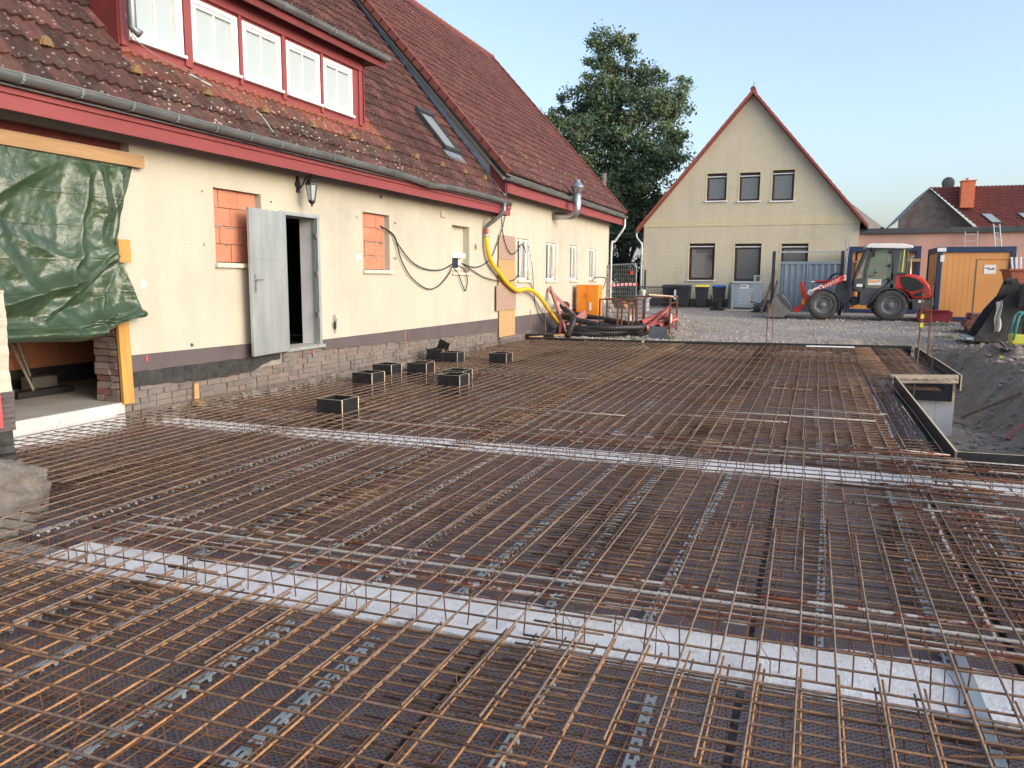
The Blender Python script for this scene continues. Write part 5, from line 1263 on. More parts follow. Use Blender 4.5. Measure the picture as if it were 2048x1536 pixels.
for k, (a, b, e, g_) in enumerate(uw+lw):
    m = MB(); y = HY+0.10
    m.box((a-.07,HY-.008,e-.02),(a-.001,HY+.01,g_+.07)); m.box((b+.001,HY-.008,e-.02),(b+.07,HY+.01,g_+.07)); m.box((a-.001,HY-.008,g_+.001),(b+.001,HY+.01,g_+.07)); link('window_surround', m, M['band'], t)
    m = MB(); w_ = 0.09 if k < 3 else .11
    def fy(mb, x0, x1, z0, z1, w, y0, y1):
        mb.box((x0,y0,z0),(x1,y1,z0+w)); mb.box((x0,y0,z1-w),(x1,y1,z1)); mb.box((x0,y0,z0+w),(x0+w,y1,z1-w)); mb.box((x1-w,y0,z0+w),(x1,y1,z1-w))
    fy(m, a+.003, b-.003, e+.003, g_-.14, w_, y, y+.07); m.box((a+.003,y-.02,g_-.139),(b-.003,y+.06,g_-.003)); wn = link('window', m, M['frame_brown'], t)
    m = MB(); m.box((a+w_,y+.03,e+w_),(b-w_,y+.05,g_-.14-w_)); link('pane', m, M['glass_curtain' if k in (0,1,2) and 0 else 'glass_house'], wn)
    m = MB(); m.box((a+.02,y-.03,g_-.17),(b-.02,y-.021,g_-.13)); link('blind_rail', m, M['white'], wn)
    if k < 5: m = MB(); m.box((a-.07,HY-.07,e-.06),(b+.07,HY+.05,e-.003)); link('window_sill', m, M['white'], t)
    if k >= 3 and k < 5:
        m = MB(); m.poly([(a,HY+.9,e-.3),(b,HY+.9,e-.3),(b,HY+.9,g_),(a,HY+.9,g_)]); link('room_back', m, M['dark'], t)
# roof slabs with tiles
slo = (APZ-ez)/(APX-hx0); slr = (APZ-ez)/(hx1-APX); ov = 0.32
for sx, sl_, xe in ((-1, slo, hx0), (1, slr, hx1)):
    m = MB(); x_e = xe + sx*ov; z_e = ez - ov*sl_; y0, y1 = HY-0.28, HY+12.3; th = 0.2
    m.raw([(x_e,y0,z_e+.06),(APX,y0,APZ+.10),(APX,y1,APZ+.10),(x_e,y1,z_e+.06),(x_e,y0,z_e-.12),(APX,y0,APZ-.10),(APX,y1,APZ-.10),(x_e,y1,z_e-.12)], [(0,1,2,3),(7,6,5,4),(0,4,5,1),(3,2,6,7),(0,3,7,4)])
    link('roof', m, M['verge'], t)
    m = MB(); n = 26
    for i in range(n):
        f0, f1 = i/n, (i+1)/n; xa, za = x_e+(APX-x_e)*f0, z_e+.07+(APZ+.11-z_e-.07)*f0; xb, zb = x_e+(APX-x_e)*f1, z_e+.07+(APZ+.11-z_e-.07)*f1
        m.raw([(xa,y0-.03,za+.035),(xb,y0-.03,zb+.012),(xb,y0+.2,zb+.012),(xa,y0+.2,za+.035),(xa,y0-.03,za-.12),(xb,y0-.03,zb-.14),(xb,y0+.2,zb-.14),(xa,y0+.2,za-.12)], [(0,1,2,3),(7,6,5,4),(0,4,5,1),(3,2,6,7),(0,3,7,4),(1,5,6,2)])
    link('verge_tile', m, M['verge_light'], t)
m = MB(); y = HY-.3
while y < HY+12: m.lathe([(0,0),(.12,0),(.13,.38),(0,.38)], (APX,y,APZ+.12), 10, axis='y'); y += .36
link('ridge_tile', m, M['verge'], t)
m = MB(); m.box((hx0-.42,HY-.2,ez-.48),(hx0-.26,HY+12,ez-.36)); link('gutter', m, M['zinc'], t)
m = MB(); m.tube(spline([(hx0-.34,HY-.1,ez-.42),(hx0-.32,HY-.1,ez-.7),(hx0-.1,HY-.1,ez-1.0),(hx0-.06,HY-.08,ez-1.25),(hx0-.06,HY-.08,.25)],4), .05, 8); link('downpipe', m, M['galv'], t, smooth=True)
m = MB(); m.tube([(APX,HY+.1,APZ+.1),(APX,HY+.1,APZ+.5)], .02, 6); link('lightning_rod', m, M['zinc'], t)

# ================================================================ PINK FLAT BUILDING
t = thing('flat_roof_building', (8, 38.4, 0.25), 'long pink rendered flat-roofed outbuilding behind the containers', 'building')
m = MB(); m.box((1.77,38.3,0.1),(30,46,3.62)); link('wall', m, M['pink'], t)
m = MB(); m.box((1.765,38.15,3.621),(30.1,46.1,3.86)); link('roof_edge', m, M['roof_edge'], t, bevel=0.02)
m = MB()
for x in (2.6,5.2,7.8): m.box((x,38.1,3.861),(x+.12,38.3,3.92))
split_link('roof_clip', m, M['roof_edge'], t)
m = MB(); m.lathe([(0,0),(.09,0),(.09,-.06),(0,-.06)], (2.2,38.3,3.1), 12, axis='y'); link('wall_light', m, M['white'], t)
# grey gable behind
t = thing('small_gable_barn', (2.9, 47, 0.2), 'pale gable roof peeking over the flat roof beside the yellow house', 'building')
m = MB(); m.prism([(1.0,0.2),(1.0,6.2),(3.7,4.05),(3.7,.2)], 'y', 46.3, 52); link('wall', m, M['pale_roof'], t)
# ================================================================ FAR BRICK HOUSE
t = thing('brick_gable_house', (9, 62, 0.2), 'distant dark brick gable house with red tiled roof and orange chimney', 'house')
BY = 62
m = MB(); m.prism([(5.35,0.2),(5.35,5.95),(7.15,7.98),(10.75,4.6),(10.75,.2)], 'y', BY-.1, BY+.3)
nf = len(m.f); m.a = [(0.4,0,0)]*nf; link('gable_wall', m, M['brick_far'], t)
m = MB(); m.box((5.35,BY+.3,.2),(10.6,BY+12,4.7)); link('side_wall', m, M['pink'], t)
# roof: ridge runs right and slightly back
def rf(u, v): x = 7.1 + u*14; return (x + v*3.5, BY + u*1.0 - 0.15 - v*1.3, 7.98 - v*3.35)
tr = MB(); NC, NW = 16, 60
for c in range(NC):
    for w_ in range(NW*3+1): pass
def rfp(u, v, h): a = rf(u, v); return (a[0], a[1]-h*0.6, a[2]+h)
base = 0
for c in range(NC):
    n = NW*4+1; base = len(tr.v)
    for rr_, (v, hh) in enumerate(((( c+1)/NC, .0), ((c+1)/NC, .10), (c/NC, .03))):
        for i in range(n): tr.v.append(rfp(i/(n-1), v, hh + 0.05*(0.5-0.5*math.cos(2*math.pi*i/4))))
    for r_ in range(2):
        for i in range(n-1): k = base+r_*n+i; tr.f.append((k,k+1,k+n+1,k+n)); tr.m.append(0); tr.a.append((RNG.random(),0,0))
link('roof', tr, M['tileC'], t)
m = MB(); m.raw([(7.15,BY-.2,8.05),(5.15,BY-.2,5.75),(5.15,BY+9,5.75),(7.15,BY+9,8.05),(7.15,BY-.2,7.95),(5.15,BY-.2,5.65),(5.15,BY+9,5.65),(7.15,BY+9,7.95)], [(0,1,2,3),(0,4,5,1),(1,5,6,2)]); link('roof_back', m, M['purlin'], t)
m = MB(); m.box((8.95,BY-1.2,6.5),(9.75,BY-.4,8.25)); m.box((8.9,BY-1.25,8.251),(9.8,BY-.35,8.32)); ch = link('chimney', m, M['terracotta_pot'], t); m = MB(); m.box((9.2,BY-.9,8.321),(9.35,BY-.75,8.5)); link('chimney_pot', m, M['terracotta_pot'], ch)
m = MB(); m.lathe([(0,0.02),(.35,0.05),(.42,.12)], (8.35,BY-.2+.6,8.35), 16, axis='y'); m.tube([(8.35,BY+.6,8.4),(8.35,BY+.6,7.9)], .03, 5); link('satellite_dish', m, M['roof_edge'], t)
for x in (10.2,12.35):
    m = MB(); c = [(x,5.95),(x+.65,5.95),(x+1.15,5.28),(x+.5,5.28)]
    for k in (0,): 
        v0 = (7.98-5.95)/3.35; v1 = (7.98-5.28)/3.35
        def inv(xx, v): return (xx-7.1-v*3.5)/14
        P = [rfp(inv(x, v0), v0, .16), rfp(inv(x+.62, v0), v0, .16), rfp(inv(x+.62+.72, v1), v1, .16), rfp(inv(x+.72, v1), v1, .16)]
        m.raw(P + [(p[0], p[1]+.1, p[2]-.12) for p in P], [(0,1,2,3),(0,4,5,1),(1,5,6,2),(2,6,7,3),(3,7,4,0)])
        cen = tuple(sum(p[i] for p in P)/4 for i in range(3)); f2 = MB(); f2.poly([tuple(cen[i]+(p[i]-cen[i])*.86+((-.02) if i == 1 else .02 if i == 2 else 0) for i in range(3)) for p in P])
    o = link('roof_window', m, M['steel_frame_dark'], t); link('pane', f2, M['glass_sky'], o)
# white far house seen under the tree
t = thing('white_house', (-15, 62, 0.2), 'distant white house glimpsed under the tree between the two big houses', 'house')
m = MB(); m.box((-22,62,.1),(-9.5,70,4.4)); link('wall', m, M['white_far'], t); m = MB(); m.prism([(-22.3,4.4),(-9.2,4.4),(-9.2,4.5),(-11,7.5),(-20.5,7.5),(-22.3,4.5)], 'y', 61.8, 70.2); link('roof', m, M['bluegrey'], t)

# ================================================================ CONTAINERS
t = thing('site_container', (2.6, 35, 0.2), 'orange site container with navy frame behind the wheel loader', 'container')
m = MB(); x0, x1, y0, y1, z0, z1 = 1.25, 3.92, 35.0, 37.6, 0.25, 2.95
for x in (x0, x1-.16): m.box((x,y0,z0),(x+.16,y0+.2,z1))
m.box((x0+.161,y0,z1-.2),(x1-.161,y0+.2,z1)); m.box((x0+.161,y0,z0),(x1-.161,y0+.2,z0+.15)); m.box((x0,y0+.201,z1-.08),(x1,y1,z1-.01)); link('frame', m, M['navy'], t)
m = MB(); m.box((x0+.05,y0+.201,z0),(x1-.05,y1,z1-.09)); link('wall_panel', m, M['cont_orange'], t)
m = MB(); m.box((x0+.221,y0-.06,2.33),(x1+.02,y0-.001,2.45)); m.box((x0+.3,y0+.1,z0+.25),(x0+.36,y0+.2,2.3)); m.box((x1-.35,y0+.1,z0+.25),(x1-.29,y0+.2,2.3)); 
for z in (0.9,1.4,1.9): m.box((x0+.37,y0+.15,z),(x1-.36,y0+.2,z+.05))
split_link('timber_rail', m, M['wood_h'], t)
t = thing('office_container', (5.2, 30, 0.2), 'orange office container with navy frame, door and white notice, at far right', 'container')
rot = rad(0)
x0, x1, y0, y1, z0, z1 = 3.97, 6.16, 30.0, 32.6, 0.22, 2.72
m = MB()
m.box((x0-.10,y0,z0),(x0+.05,y0+.15,z1)); m.box((x1-.15,y0,z0),(x1,y0+.15,z1)); m.box((x0+.051,y0,z1-.19),(x1-.151,y0+.15,z1)); m.box((x0+.051,y0,z0),(x1-.151,y0+.15,z0+.14)); m.box((x0-.1,y0+.151,z1-.19),(x1,y1,z1)); m.box((x0-.1,y1-.15,z0),(x0+.05,y1,z1-.191)); m.box((x0-.1,y0+.151,z0),(x1,y1-.151,z0+.1))
link('frame', m, M['navy'], t, bevel=0.01)
m = MB(); n = 7
m.box((x0-.06,y0+.151,z0+.101),(x0+.04,y1-.151,z1-.191)); nx = 6; w_ = (5.02-x0-.051)/nx
for i in range(nx): a = x0+.052+i*w_; m.box((a,y0+.05,z0+.141),(a+w_-.005,y0+.10,z1-.191))
m.box((x0+.05,y0+.101,z0+.141),(x1-.151,y0+.14,z1-.191)); m.box((5.02,y0+.05,2.30),(x1-.151,y0+.1,z1-.191)); link('wall_panel', m, M['cont_orange'], t)
m = MB(); m.box((5.06,y0+.055,z0+.15),(x1-.19,y0+.098,2.28)); d_ = link('door', m, M['cont_orange'], t, bevel=0.006); m = MB(); m.box((5.9,y0+.02,1.25),(5.96,y0+.054,1.35)); m.box((5.025,y0+.045,z0+.15),(5.05,y0+.06,2.30)); link('handle', m, M['steel_dusty'], d_)
m = MB(); m.box((5.28,y0+.045,1.82),(5.62,y0+.0545,2.12)); m2 = MB(); m2.box((5.31,y0+.043,1.99),(5.44,y0+.0448,2.02)); m2.box((5.40,y0+.043,1.955),(5.58,y0+.0448,1.985)); m2.box((5.5,y0+.043,1.995),(5.59,y0+.0448,2.015)); nt_ = link('notice', m, M['white'], d_); 
split_link('notice_print', m2, M['black'], d_)
m = MB(); m.box((x0-.13,y0-.02,z1-.16),(x0+.14,y0-.001,z1-.03)); m.box((x0-.02,y0-.03,z1-.50),(x0+.1,y0-.001,z1-.28)); split_link('lamp_box', m, M['white'], t)
# red sill beam under it
m = MB(); m.box((3.35,29.6,.2),(4.4,29.85,.55)); m.box((3.5,29.5,.551),(4.3,29.7,.6)); tag(link('red_pallet_box', m, M['red_box'], bevel=0.01), 'low dark red box on the ground between loader and office container', 'box')
# ladders
def ladder(p0, p1, w_, label, rungs, grp='aluminium ladders behind the office container', mt='galv'):
    t = thing('ladder', p0, label, 'ladder', grp); p0 = Vector(p0); p1 = Vector(p1)
    m = MB(); 
    for dx in (-w_/2, w_/2): m.bar(p0+Vector((dx,0,0)), p1+Vector((dx,0,0)), .035, .06)
    split_link('side_rail', m, M[mt], t); m = MB()
    for i in range(rungs): c = p0.lerp(p1, (i+.6)/rungs); m.bar(c+Vector((-w_/2,0,0)), c+Vector((w_/2,0,0)), .03)
    split_link('rung', m, M[mt], t)
ladder((6.07,36.9,.3), (6.09,38.0,3.65), .46, 'aluminium ladder leaning on the pink wall above the office container', 12)
ladder((7.25,36.6,.3), (6.98,38.0,3.95), .22, 'narrow folded ladder leaning on the roof edge at right', 14)
ladder((.95,33.2,.3), (1.17,34.2,3.25), .12, 'narrow ladder standing on end behind the corrugated gate', 10, 'ladders behind the loader')
# dark steel frame & corrugated gate
t = thing('steel_portal_frame', (-.25, 32, .2), 'dark steel goal-like frame standing behind the loader bucket', 'frame')
for x in (-1.52, .95): m = MB(); m.box((x-.06,32,.25),(x+.06,32.12,2.68)); link('post', m, M['steel_frame_dark'], t)
m = MB(); m.box((-1.459,32.02,2.62),(.889,32.08,2.68)); link('top_bar', m, M['galv'], t)
t = thing('corrugated_gate', (-.2, 32.5, .25), 'blue-grey corrugated metal gate panel standing behind the loader arm', 'gate')
m = MB(); prof = []; x = -1.24
while x < .86:
    prof += [(x,0),(x+.11,0),(x+.13,-.05),(x+.20,-.05)]; x += .222
vs = [(p[0],32.5+p[1],.4) for p in prof]+[(p[0],32.5+p[1],2.2) for p in prof]; n = len(prof)
m.raw(vs, [(i,i+1,n+i+1,n+i) for i in range(n-1)]); link('sheet', m, M['bluegrey'], t)
m = MB(); m.box((-1.26,32.44,2.2),(.9,32.54,2.29)); m.box((-1.26,32.44,.32),(.9,32.54,.4)); m.box((.9,32.44,.32),(.96,32.54,2.29)); m.box((-1.3,32.44,.32),(-1.262,32.54,2.29)); m.box((-.30,32.43,.401),(-.24,32.54,2.199)); split_link('gate_frame', m, M['bluegrey'], t)
# bins
def bin_(x, y, w_, d, h, lid, label, grp='wheelie bins along the yellow house'):
    t = thing('wheelie_bin', (x, y, .28), label, 'bin', grp)
    m = MB(); a, b = w_/2*.78, w_/2; m.raw([(-a,-d/2*.75,.08),(a,-d/2*.75,.08),(a,d/2*.8,.08),(-a,d/2*.8,.08),(-b,-d/2,h-.1),(b,-d/2,h-.1),(b,d/2,h-.1),(-b,d/2,h-.1)], [(0,3,2,1),(4,5,6,7),(0,1,5,4),(1,2,6,5),(2,3,7,6),(3,0,4,7)])
    m.box((-b-.02,-d/2-.02,h-.16),(b+.02,d/2+.02,h-.1)); link('body', m, M['bin'], t, world=False, bevel=0.015)
    m = MB(); m.raw([(-b-.03,-d/2-.05,h-.099),(b+.03,-d/2-.05,h-.099),(b+.03,d/2+.02,h-.06),(-b-.03,d/2+.02,h-.06),(-b+.04,-d/2+.05,h-.02),(b-.04,-d/2+.05,h-.02),(b-.04,d/2,h),(-b+.04,d/2,h)], [(0,3,2,1),(4,5,6,7),(0,1,5,4),(1,2,6,5),(2,3,7,6),(3,0,4,7)]); link('lid', m, M[lid], t, world=False, bevel=0.01)
    for sx in (-1,1): m = MB(); m.lathe([(0,-.025),(.1,-.025),(.1,.025),(0,.025)], (sx*(a+.03),d/2*.7,.1), 14, axis='x'); link('wheel', m, M['black'], t, world=False)
    m = MB(); m.tube([(-b+.06,d/2+.06,h-.08),(b-.06,d/2+.06,h-.08)], .015, 6); link('handle', m, M['bin'], t, world=False)
    return t
bin_(-6.42,37.3,.64,.6,1.05,'bin', 'black wheelie bin at the left end of the row, half behind the larger bin')
b2 = bin_(-5.76,36.9,.76,.68,1.05,'bin', 'wide black wheelie bin with a white sticker on its side')
m = MB(); m.box((-.33,-.37,.35),(-.24,-.352,.8)); o = link('sticker', m, M['white'], b2, world=False)
bin_(-4.88,37.0,.56,.55,1.05,'lid_yellow', 'black wheelie bin with yellow lid')
bin_(-4.10,37.0,.56,.55,1.06,'lid_blue', 'black wheelie bin with blue lid')
# grey steel box with perforated side
t = thing('tool_box_cage', (-3.1, 36.8, .25), 'large galvanised steel site box with perforated panel and white label', 'container')
m = MB(); m.box((-3.45,36.5,.32),(-2.2,37.3,1.40)); link('body', m, M['bluegrey'], t, bevel=0.01)
m = MB(); m.raw([(-3.68,36.9,.3),(-3.48,36.48,.3),(-3.48,36.48,1.42),(-3.68,36.9,1.42)], [(0,1,2,3)]); m.box((-3.49,36.46,.25),(-3.42,36.499,1.45)); m.box((-3.5,36.46,1.401),(-2.2,37.32,1.46)); m.box((-3.47,36.5,.18),(-3.38,36.7,.319)); m.box((-2.3,36.5,.18),(-2.21,36.7,.319)); split_link('corner_frame', m, M['galv'], t)
m = MB()
for i in range(9):
    for j in range(9): m.box((-3.22+i*.085+(.04 if j%2 else 0),36.494,.48+j*.085),(-3.17+i*.085+(.04 if j%2 else 0),36.499,.51+j*.085))
link('perforation', m, M['white_far'], t)
m = MB(); m.box((-3.12,36.49,1.18),(-2.75,36.499,1.36)); link('label_plate', m, M['white'], t); m = MB(); m.box((-3.09,36.485,1.27),(-2.85,36.4895,1.31)); link('label_print', m, M['black'], t)
# grey mesh trolley and scrap heap
t = thing('mesh_trolley', (-2.0, 34.2, .25), 'grey wire mesh trolley frame in front of the steel site box', 'trolley')
m = MB()
for x in (-2.35,-1.65):
    for y in (34.0,34.5): m.bar((x,y,.25),(x,y,1.75),.045)
for z in (1.1,1.74): 
    m.bar((-2.35,34.0,z),(-1.65,34.0,z),.04); m.bar((-2.35,34.5,z),(-1.65,34.5,z),.04); m.bar((-2.35,34,z),(-2.35,34.5,z),.04); m.bar((-1.65,34,z),(-1.65,34.5,z),.04)
m.bar((-2.0,34.0,1.1),(-2.0,34.0,1.74),.03); link('frame', m, M['galv'], t); m = MB()
for i in range(11): x = -2.35+.07*i; m.tube([(x,34.0,1.1),(x,34.0,1.74)], .004, 4)
for i in range(8): z = 1.14+.08*i; m.tube([(-2.35,34.0,z),(-1.65,34.0,z)], .004, 4)
link('wire_mesh', m, M['galv'], t)
m = MB(); m.raw([(-2.55,34.0,1.0),(-2.38,33.95,1.0),(-2.36,33.95,.55),(-2.45,34,.42),(-2.56,34,.6),(-2.5,34.05,.8)], [(0,1,2,3,4,5)]); m.box((-2.52,33.97,.5),(-2.4,34.06,.98),j=.03); tag(link('white_rag', m, M['cloth_white']), 'whitish rag hanging on the corner of the mesh trolley', 'rag')
m = MB()
for i in range(90): x, y, z = U(-2.4,-1.3), U(33.6,34.6), .25+U(0,.45)*U(.2,1); a = U(0,6.28); L = U(.12,.4); m.tube([(x,y,z),(x+L*math.cos(a),y+L*math.sin(a),z+U(-.1,.12))], U(.015,.035), 5)
tag(link('scaffold_parts_heap', m, M['steel_frame_dark']), 'heap of dark scaffold tubes and clamps under the mesh trolley', 'scrap heap', kind='stuff')
for k, (xa, xb, z) in enumerate([(-1.95,-1.45,1.95), (-1.7,-1.35,1.55)]): m = MB(); m.bar((xa,32.9,.25),(xb,32.3,z),.05,.09); tag(link('leaning_plank', m, M['greywood']), ['longer grey plank leaning on the left post of the dark frame','shorter grey plank leaning at the left post of the dark frame'][k], 'plank')
m = MB(); m.lathe([(0,0),(.16,0),(.2,.3),(.19,.3)], (-3.95,34.9,.28), 14); m.box((-4.2,34.6,.25),(-3.6,35.0,.33)); m.tube([(-4.2,34.7,.9),(-4.0,34.8,.4),(-3.7,34.9,.75)],.03,6); tag(link('machine', m, M['black']), 'small black machine part standing before the blue-lidded bin', 'machine')

# ================================================================ WHEEL LOADER (faces left)
LX, LY, LZ = 1.16, 30.4, 0.20
S_ = 0.00310          # metres per drawing unit
def lp(px, py): return ((px-1040)*S_, (1110-py)*S_)
ld = thing('wheel_loader', (LX, LY, LZ), 'red and grey compact wheel loader with white cab roof parked facing left', 'wheel loader')
def lpoly(pts, y0, y1, name, mat, parent=ld, bevel=0.012, smooth=False):
    m = MB(); m.prism([lp(*p) for p in pts], 'y', y0, y1); return link(name, m, M[mat], parent, world=False, bevel=bevel, smooth=smooth)
YF = -0.85                     # side nearest the camera
def wheel(px, py, r, side, rim_in=-0.06):
    cx, cz = lp(px, py); w_ = 0.38; s = side; y0 = s*0.52; y1 = s*(0.52+w_)
    t = MB(); prof = [(r*.60, y0+s*.03), (r*.86, y0), (r*.97, y0+s*.03), (r, y0+s*.09), (r, y1-s*.09), (r*.97, y1-s*.03), (r*.87, y1), (r*.72, y1), (r*.60, y1-s*.03)]
    t.lathe(prof, (cx, 0, cz), 40, axis='y')
    for i in range(22):
        a = 2*math.pi*i/22
        for k in (0, 1):
            a2 = a + (0.14 if k else 0); yy0, yy1 = (y0+s*.03, y0+s*.19) if k == 0 else (y0+s*.19, y1-s*.03)
            c = []
            for rr_ in (r*.985, r*1.035):
                for (an, yy) in ((a2-.05, yy0), (a2+.05, yy0), (a2+.05+.09*(1 if k else -1)*0, yy1), (a2-.05, yy1)): c.append((cx+rr_*math.cos(an), yy, cz+rr_*math.sin(an)))
            t.raw(c, [(0,3,2,1),(4,5,6,7),(0,1,5,4),(1,2,6,5),(2,3,7,6),(3,0,4,7)])
    wh = link('wheel', t, M['tyre'], ld, world=False, smooth='angle')
    q = MB(); yb = y1 - s*.10
    q.lathe([(r*.61, y1-s*.02), (r*.58, y1-s*.015), (r*.55, y1-s*.04), (r*.40, yb), (r*.22, yb+s*.0), (r*.20, yb+s*.07), (r*.12, yb+s*.09), (0, yb+s*.09)], (cx, 0, cz), 32, axis='y')
    for i in range(8): a = 2*math.pi*i/8; q.lathe([(.016, yb+s*.02), (.016, yb+s*.045), (0, yb+s*.045)], (cx+r*.31*math.cos(a), 0, cz+r*.31*math.sin(a)), 6, axis='y')
    link('rim', q, M['rimgrey'], wh, world=False, smooth='angle')
for side in (-1, 1):
    wheel(770, 945, 0.505, side); wheel(1470, 938, 0.53, side)
# bucket
cx = MB(); out_ = [(150,1098),(352,1098),(445,992),(415,940),(330,838),(242,842),(205,960)]
m = MB(); o2 = [lp(*p) for p in out_]
for ys in (-1.0, 0.985): m.prism(o2, 'y', ys, ys+.02)
path = [lp(*p) for p in [(150,1098),(352,1098),(445,992),(415,940),(330,838)]]
for a, b in zip(path[:-1], path[1:]):
    d = Vector((b[0]-a[0], 0, b[1]-a[1])).normalized(); n_ = Vector((-d.z, 0, d.x))*.02
    m.raw([(a[0],-.979,a[1]),(b[0],-.979,b[1]),(b[0],.984,b[1]),(a[0],.984,a[1]),(a[0]+n_.x,-.979,a[1]+n_.z),(b[0]+n_.x,-.979,b[1]+n_.z),(b[0]+n_.x,.984,b[1]+n_.z),(a[0]+n_.x,.984,a[1]+n_.z)], [(0,3,2,1),(4,5,6,7),(0,1,5,4),(1,2,6,5),(2,3,7,6),(3,0,4,7)])
bk = link('bucket', m, M['steel_dusty'], ld, world=False, bevel=0.004)
m = MB(); m.prism([lp(*p) for p in [(280,838),(300,838),(380,900),(445,985),(425,1000),(345,930)]], 'y', -1.03, -1.001); m.prism([lp(*p) for p in [(290,830),(305,808),(328,812),(332,838)]], 'y', -.9, .9); split_link('bucket_rib', m, M['loader_grey'], bk, world=False)
# arm
lpoly([(442,1005),(520,965),(560,870),(600,800),(700,748),(925,622),(975,610),(985,640),(960,680),(760,770),(668,828),(640,860),(600,930),(560,1000),(510,1040),(450,1040)], -.62, -.50, 'lift_arm', 'loader_red')
lpoly([(442,1005),(520,965),(560,870),(600,800),(700,748),(925,622),(975,610),(985,640),(960,680),(760,770),(668,828),(640,860),(600,930),(560,1000),(510,1040),(450,1040)], .50, .62, 'lift_arm', 'loader_red')
lpoly([(508,700),(520,678),(538,690),(585,800),(560,850),(530,880),(520,800)], -.18, .18, 'tilt_lever', 'loader_red')
m = MB()
a, b, c_ = lp(520,688), lp(685,686), lp(900,680); m.tube([(a[0],0,a[1]),(b[0],0,b[1])], .025, 10); link('tilt_rod', m, M['stainless'], ld, world=False, smooth=True)
m = MB(); m.tube([(b[0],0,b[1]),(c_[0],0,c_[1])], .05, 12); link('tilt_cylinder', m, M['loader_red'], ld, world=False, smooth='angle')
m = MB()
for k in range(3): P = [lp(800+k*14,672), lp(830+k*18,625-k*6), lp(880+k*14,590), lp(930+k*8,592), lp(975,620)]; m.tube(spline([(p[0],-.25+k*.12,p[1]) for p in P],5), .014, 6)
link('hydraulic_hose', m, M['black'], ld, world=False, smooth=True)
# front frame / mast / chassis
lpoly([(905,760),(930,700),(960,615),(1020,615),(1025,760),(1030,940),(970,950),(940,900),(905,830)], -.38, .38, 'front_frame', 'loader_grey')
lpoly([(965,930),(1250,930),(1250,985),(1700,985),(1700,930),(1640,900),(1640,800),(1150,800),(1150,860),(1030,860),(965,890)], -.42, .42, 'chassis', 'loader_grey')
lpoly([(1150,792),(1390,792),(1330,850),(1270,900),(1240,945),(1150,940)], -.80, -.45, 'side_tank', 'loader_grey')
lpoly([(1150,792),(1390,792),(1330,850),(1270,900),(1240,945),(1150,940)], .45, .80, 'side_tank', 'loader_grey')
# mudguards
def guard(px, py, r, a0, a1, name='mudguard'):
    for sd_ in (-1, 1):
        m = MB(); cx, cz = lp(px, py); n = 14; pts_o = []; pts_i = []
        for i in range(n+1): a = rad(a0+(a1-a0)*i/n); pts_o.append((cx+r*math.cos(a), cz+r*math.sin(a))); pts_i.append((cx+(r-.03)*math.cos(a), cz+(r-.03)*math.sin(a)))
        y0, y1 = (.5, .92) if sd_ > 0 else (-.92, -.5)
        for i in range(n): m.prism([pts_o[i], pts_o[i+1], pts_i[i+1], pts_i[i]], 'y', y0, y1)
        link(name, m, M['loader_grey'], ld, world=False)
guard(762, 945, .585, -18, 95); guard(1465, 945, .62, 12, 170)
# cab
for ys, nm in ((-.68, -1), (.62, 1)):
    m = MB(); th = .06
    def pil(pts): m.prism([lp(*p) for p in pts], 'y', ys, ys+th)
    pil([(1185,318),(1210,310),(1225,318),(1100,650),(1085,640)]); pil([(1225,360),(1270,315),(1300,320),(1245,420),(1215,600),(1205,760),(1180,760),(1190,560)])
    pil([(1455,315),(1535,320),(1520,600),(1500,770),(1440,770),(1480,640)]); pil([(1225,318),(1225,304),(1620,304),(1615,322),(1460,322),(1270,322)])
    pil([(1080,650),(1180,640),(1200,745),(1380,750),(1462,660),(1500,770),(1490,800),(1160,800),(1085,760)]); pil([(1595,320),(1612,320),(1615,600),(1600,600)])
    link('cab_pillar', m, M['loader_grey'], ld, world=False, bevel=.008)
m = MB(); m.prism([lp(*p) for p in [(1085,650),(1180,640),(1190,800),(1085,790),(1078,720)]], 'y', -.5, .5); m.box((lp(1180,0)[0],-.62,lp(0,800)[1]),(lp(1490,0)[0],.62,lp(0,760)[1])); link('cab_base', m, M['loader_grey'], ld, world=False, bevel=.01)
m = MB(); P = [lp(*p) for p in [(1268,325),(1455,325),(1455,640),(1380,745),(1203,742),(1215,560),(1240,420)]]
m.prism(P, 'y', -.675, -.665); dg_ = link('cab_door_glass', m, M['cab_clear'], ld, world=False)
m = MB(); m.prism(P, 'y', .645, .655); m.prism([lp(*p) for p in [(1532,322),(1596,322),(1600,600),(1522,600)]], 'y', -.66, -.65); m.prism([lp(*p) for p in [(1532,322),(1596,322),(1600,600),(1522,600)]], 'y', .64, .65)
a, b = lp(1205,322), lp(1092,648); m.raw([(a[0],-.6,a[1]),(a[0],.6,a[1]),(b[0],.6,b[1]),(b[0],-.6,b[1])], [(0,1,2,3)]); a, b = lp(1606,322), lp(1612,600); m.raw([(a[0],-.6,a[1]),(a[0],.6,a[1]),(b[0],.6,b[1]),(b[0],-.6,b[1])], [(0,1,2,3)])
m.prism([lp(*p) for p in [(1200,345),(1228,352),(1195,560),(1185,640),(1105,645)]], 'y', -.66, -.65); link('cab_glass', m, M['cab_clear'], ld, world=False)
m = MB()
for z in (350,500,648): p = lp(1432,z); m.box((p[0]-.05,-.70,p[1]-.05),(p[0]+.05,-.676,p[1]+.04))
p = lp(1300,580); m.lathe([(0,-.69),(.03,-.69),(.03,-.676)], (p[0],0,p[1]), 10, axis='y'); p = lp(1225,625); q = lp(1285,612); m.tube([(p[0],-.70,p[1]),(q[0],-.70,q[1])], .015, 5); split_link('door_fitting', m, M['black'], ld, world=False)
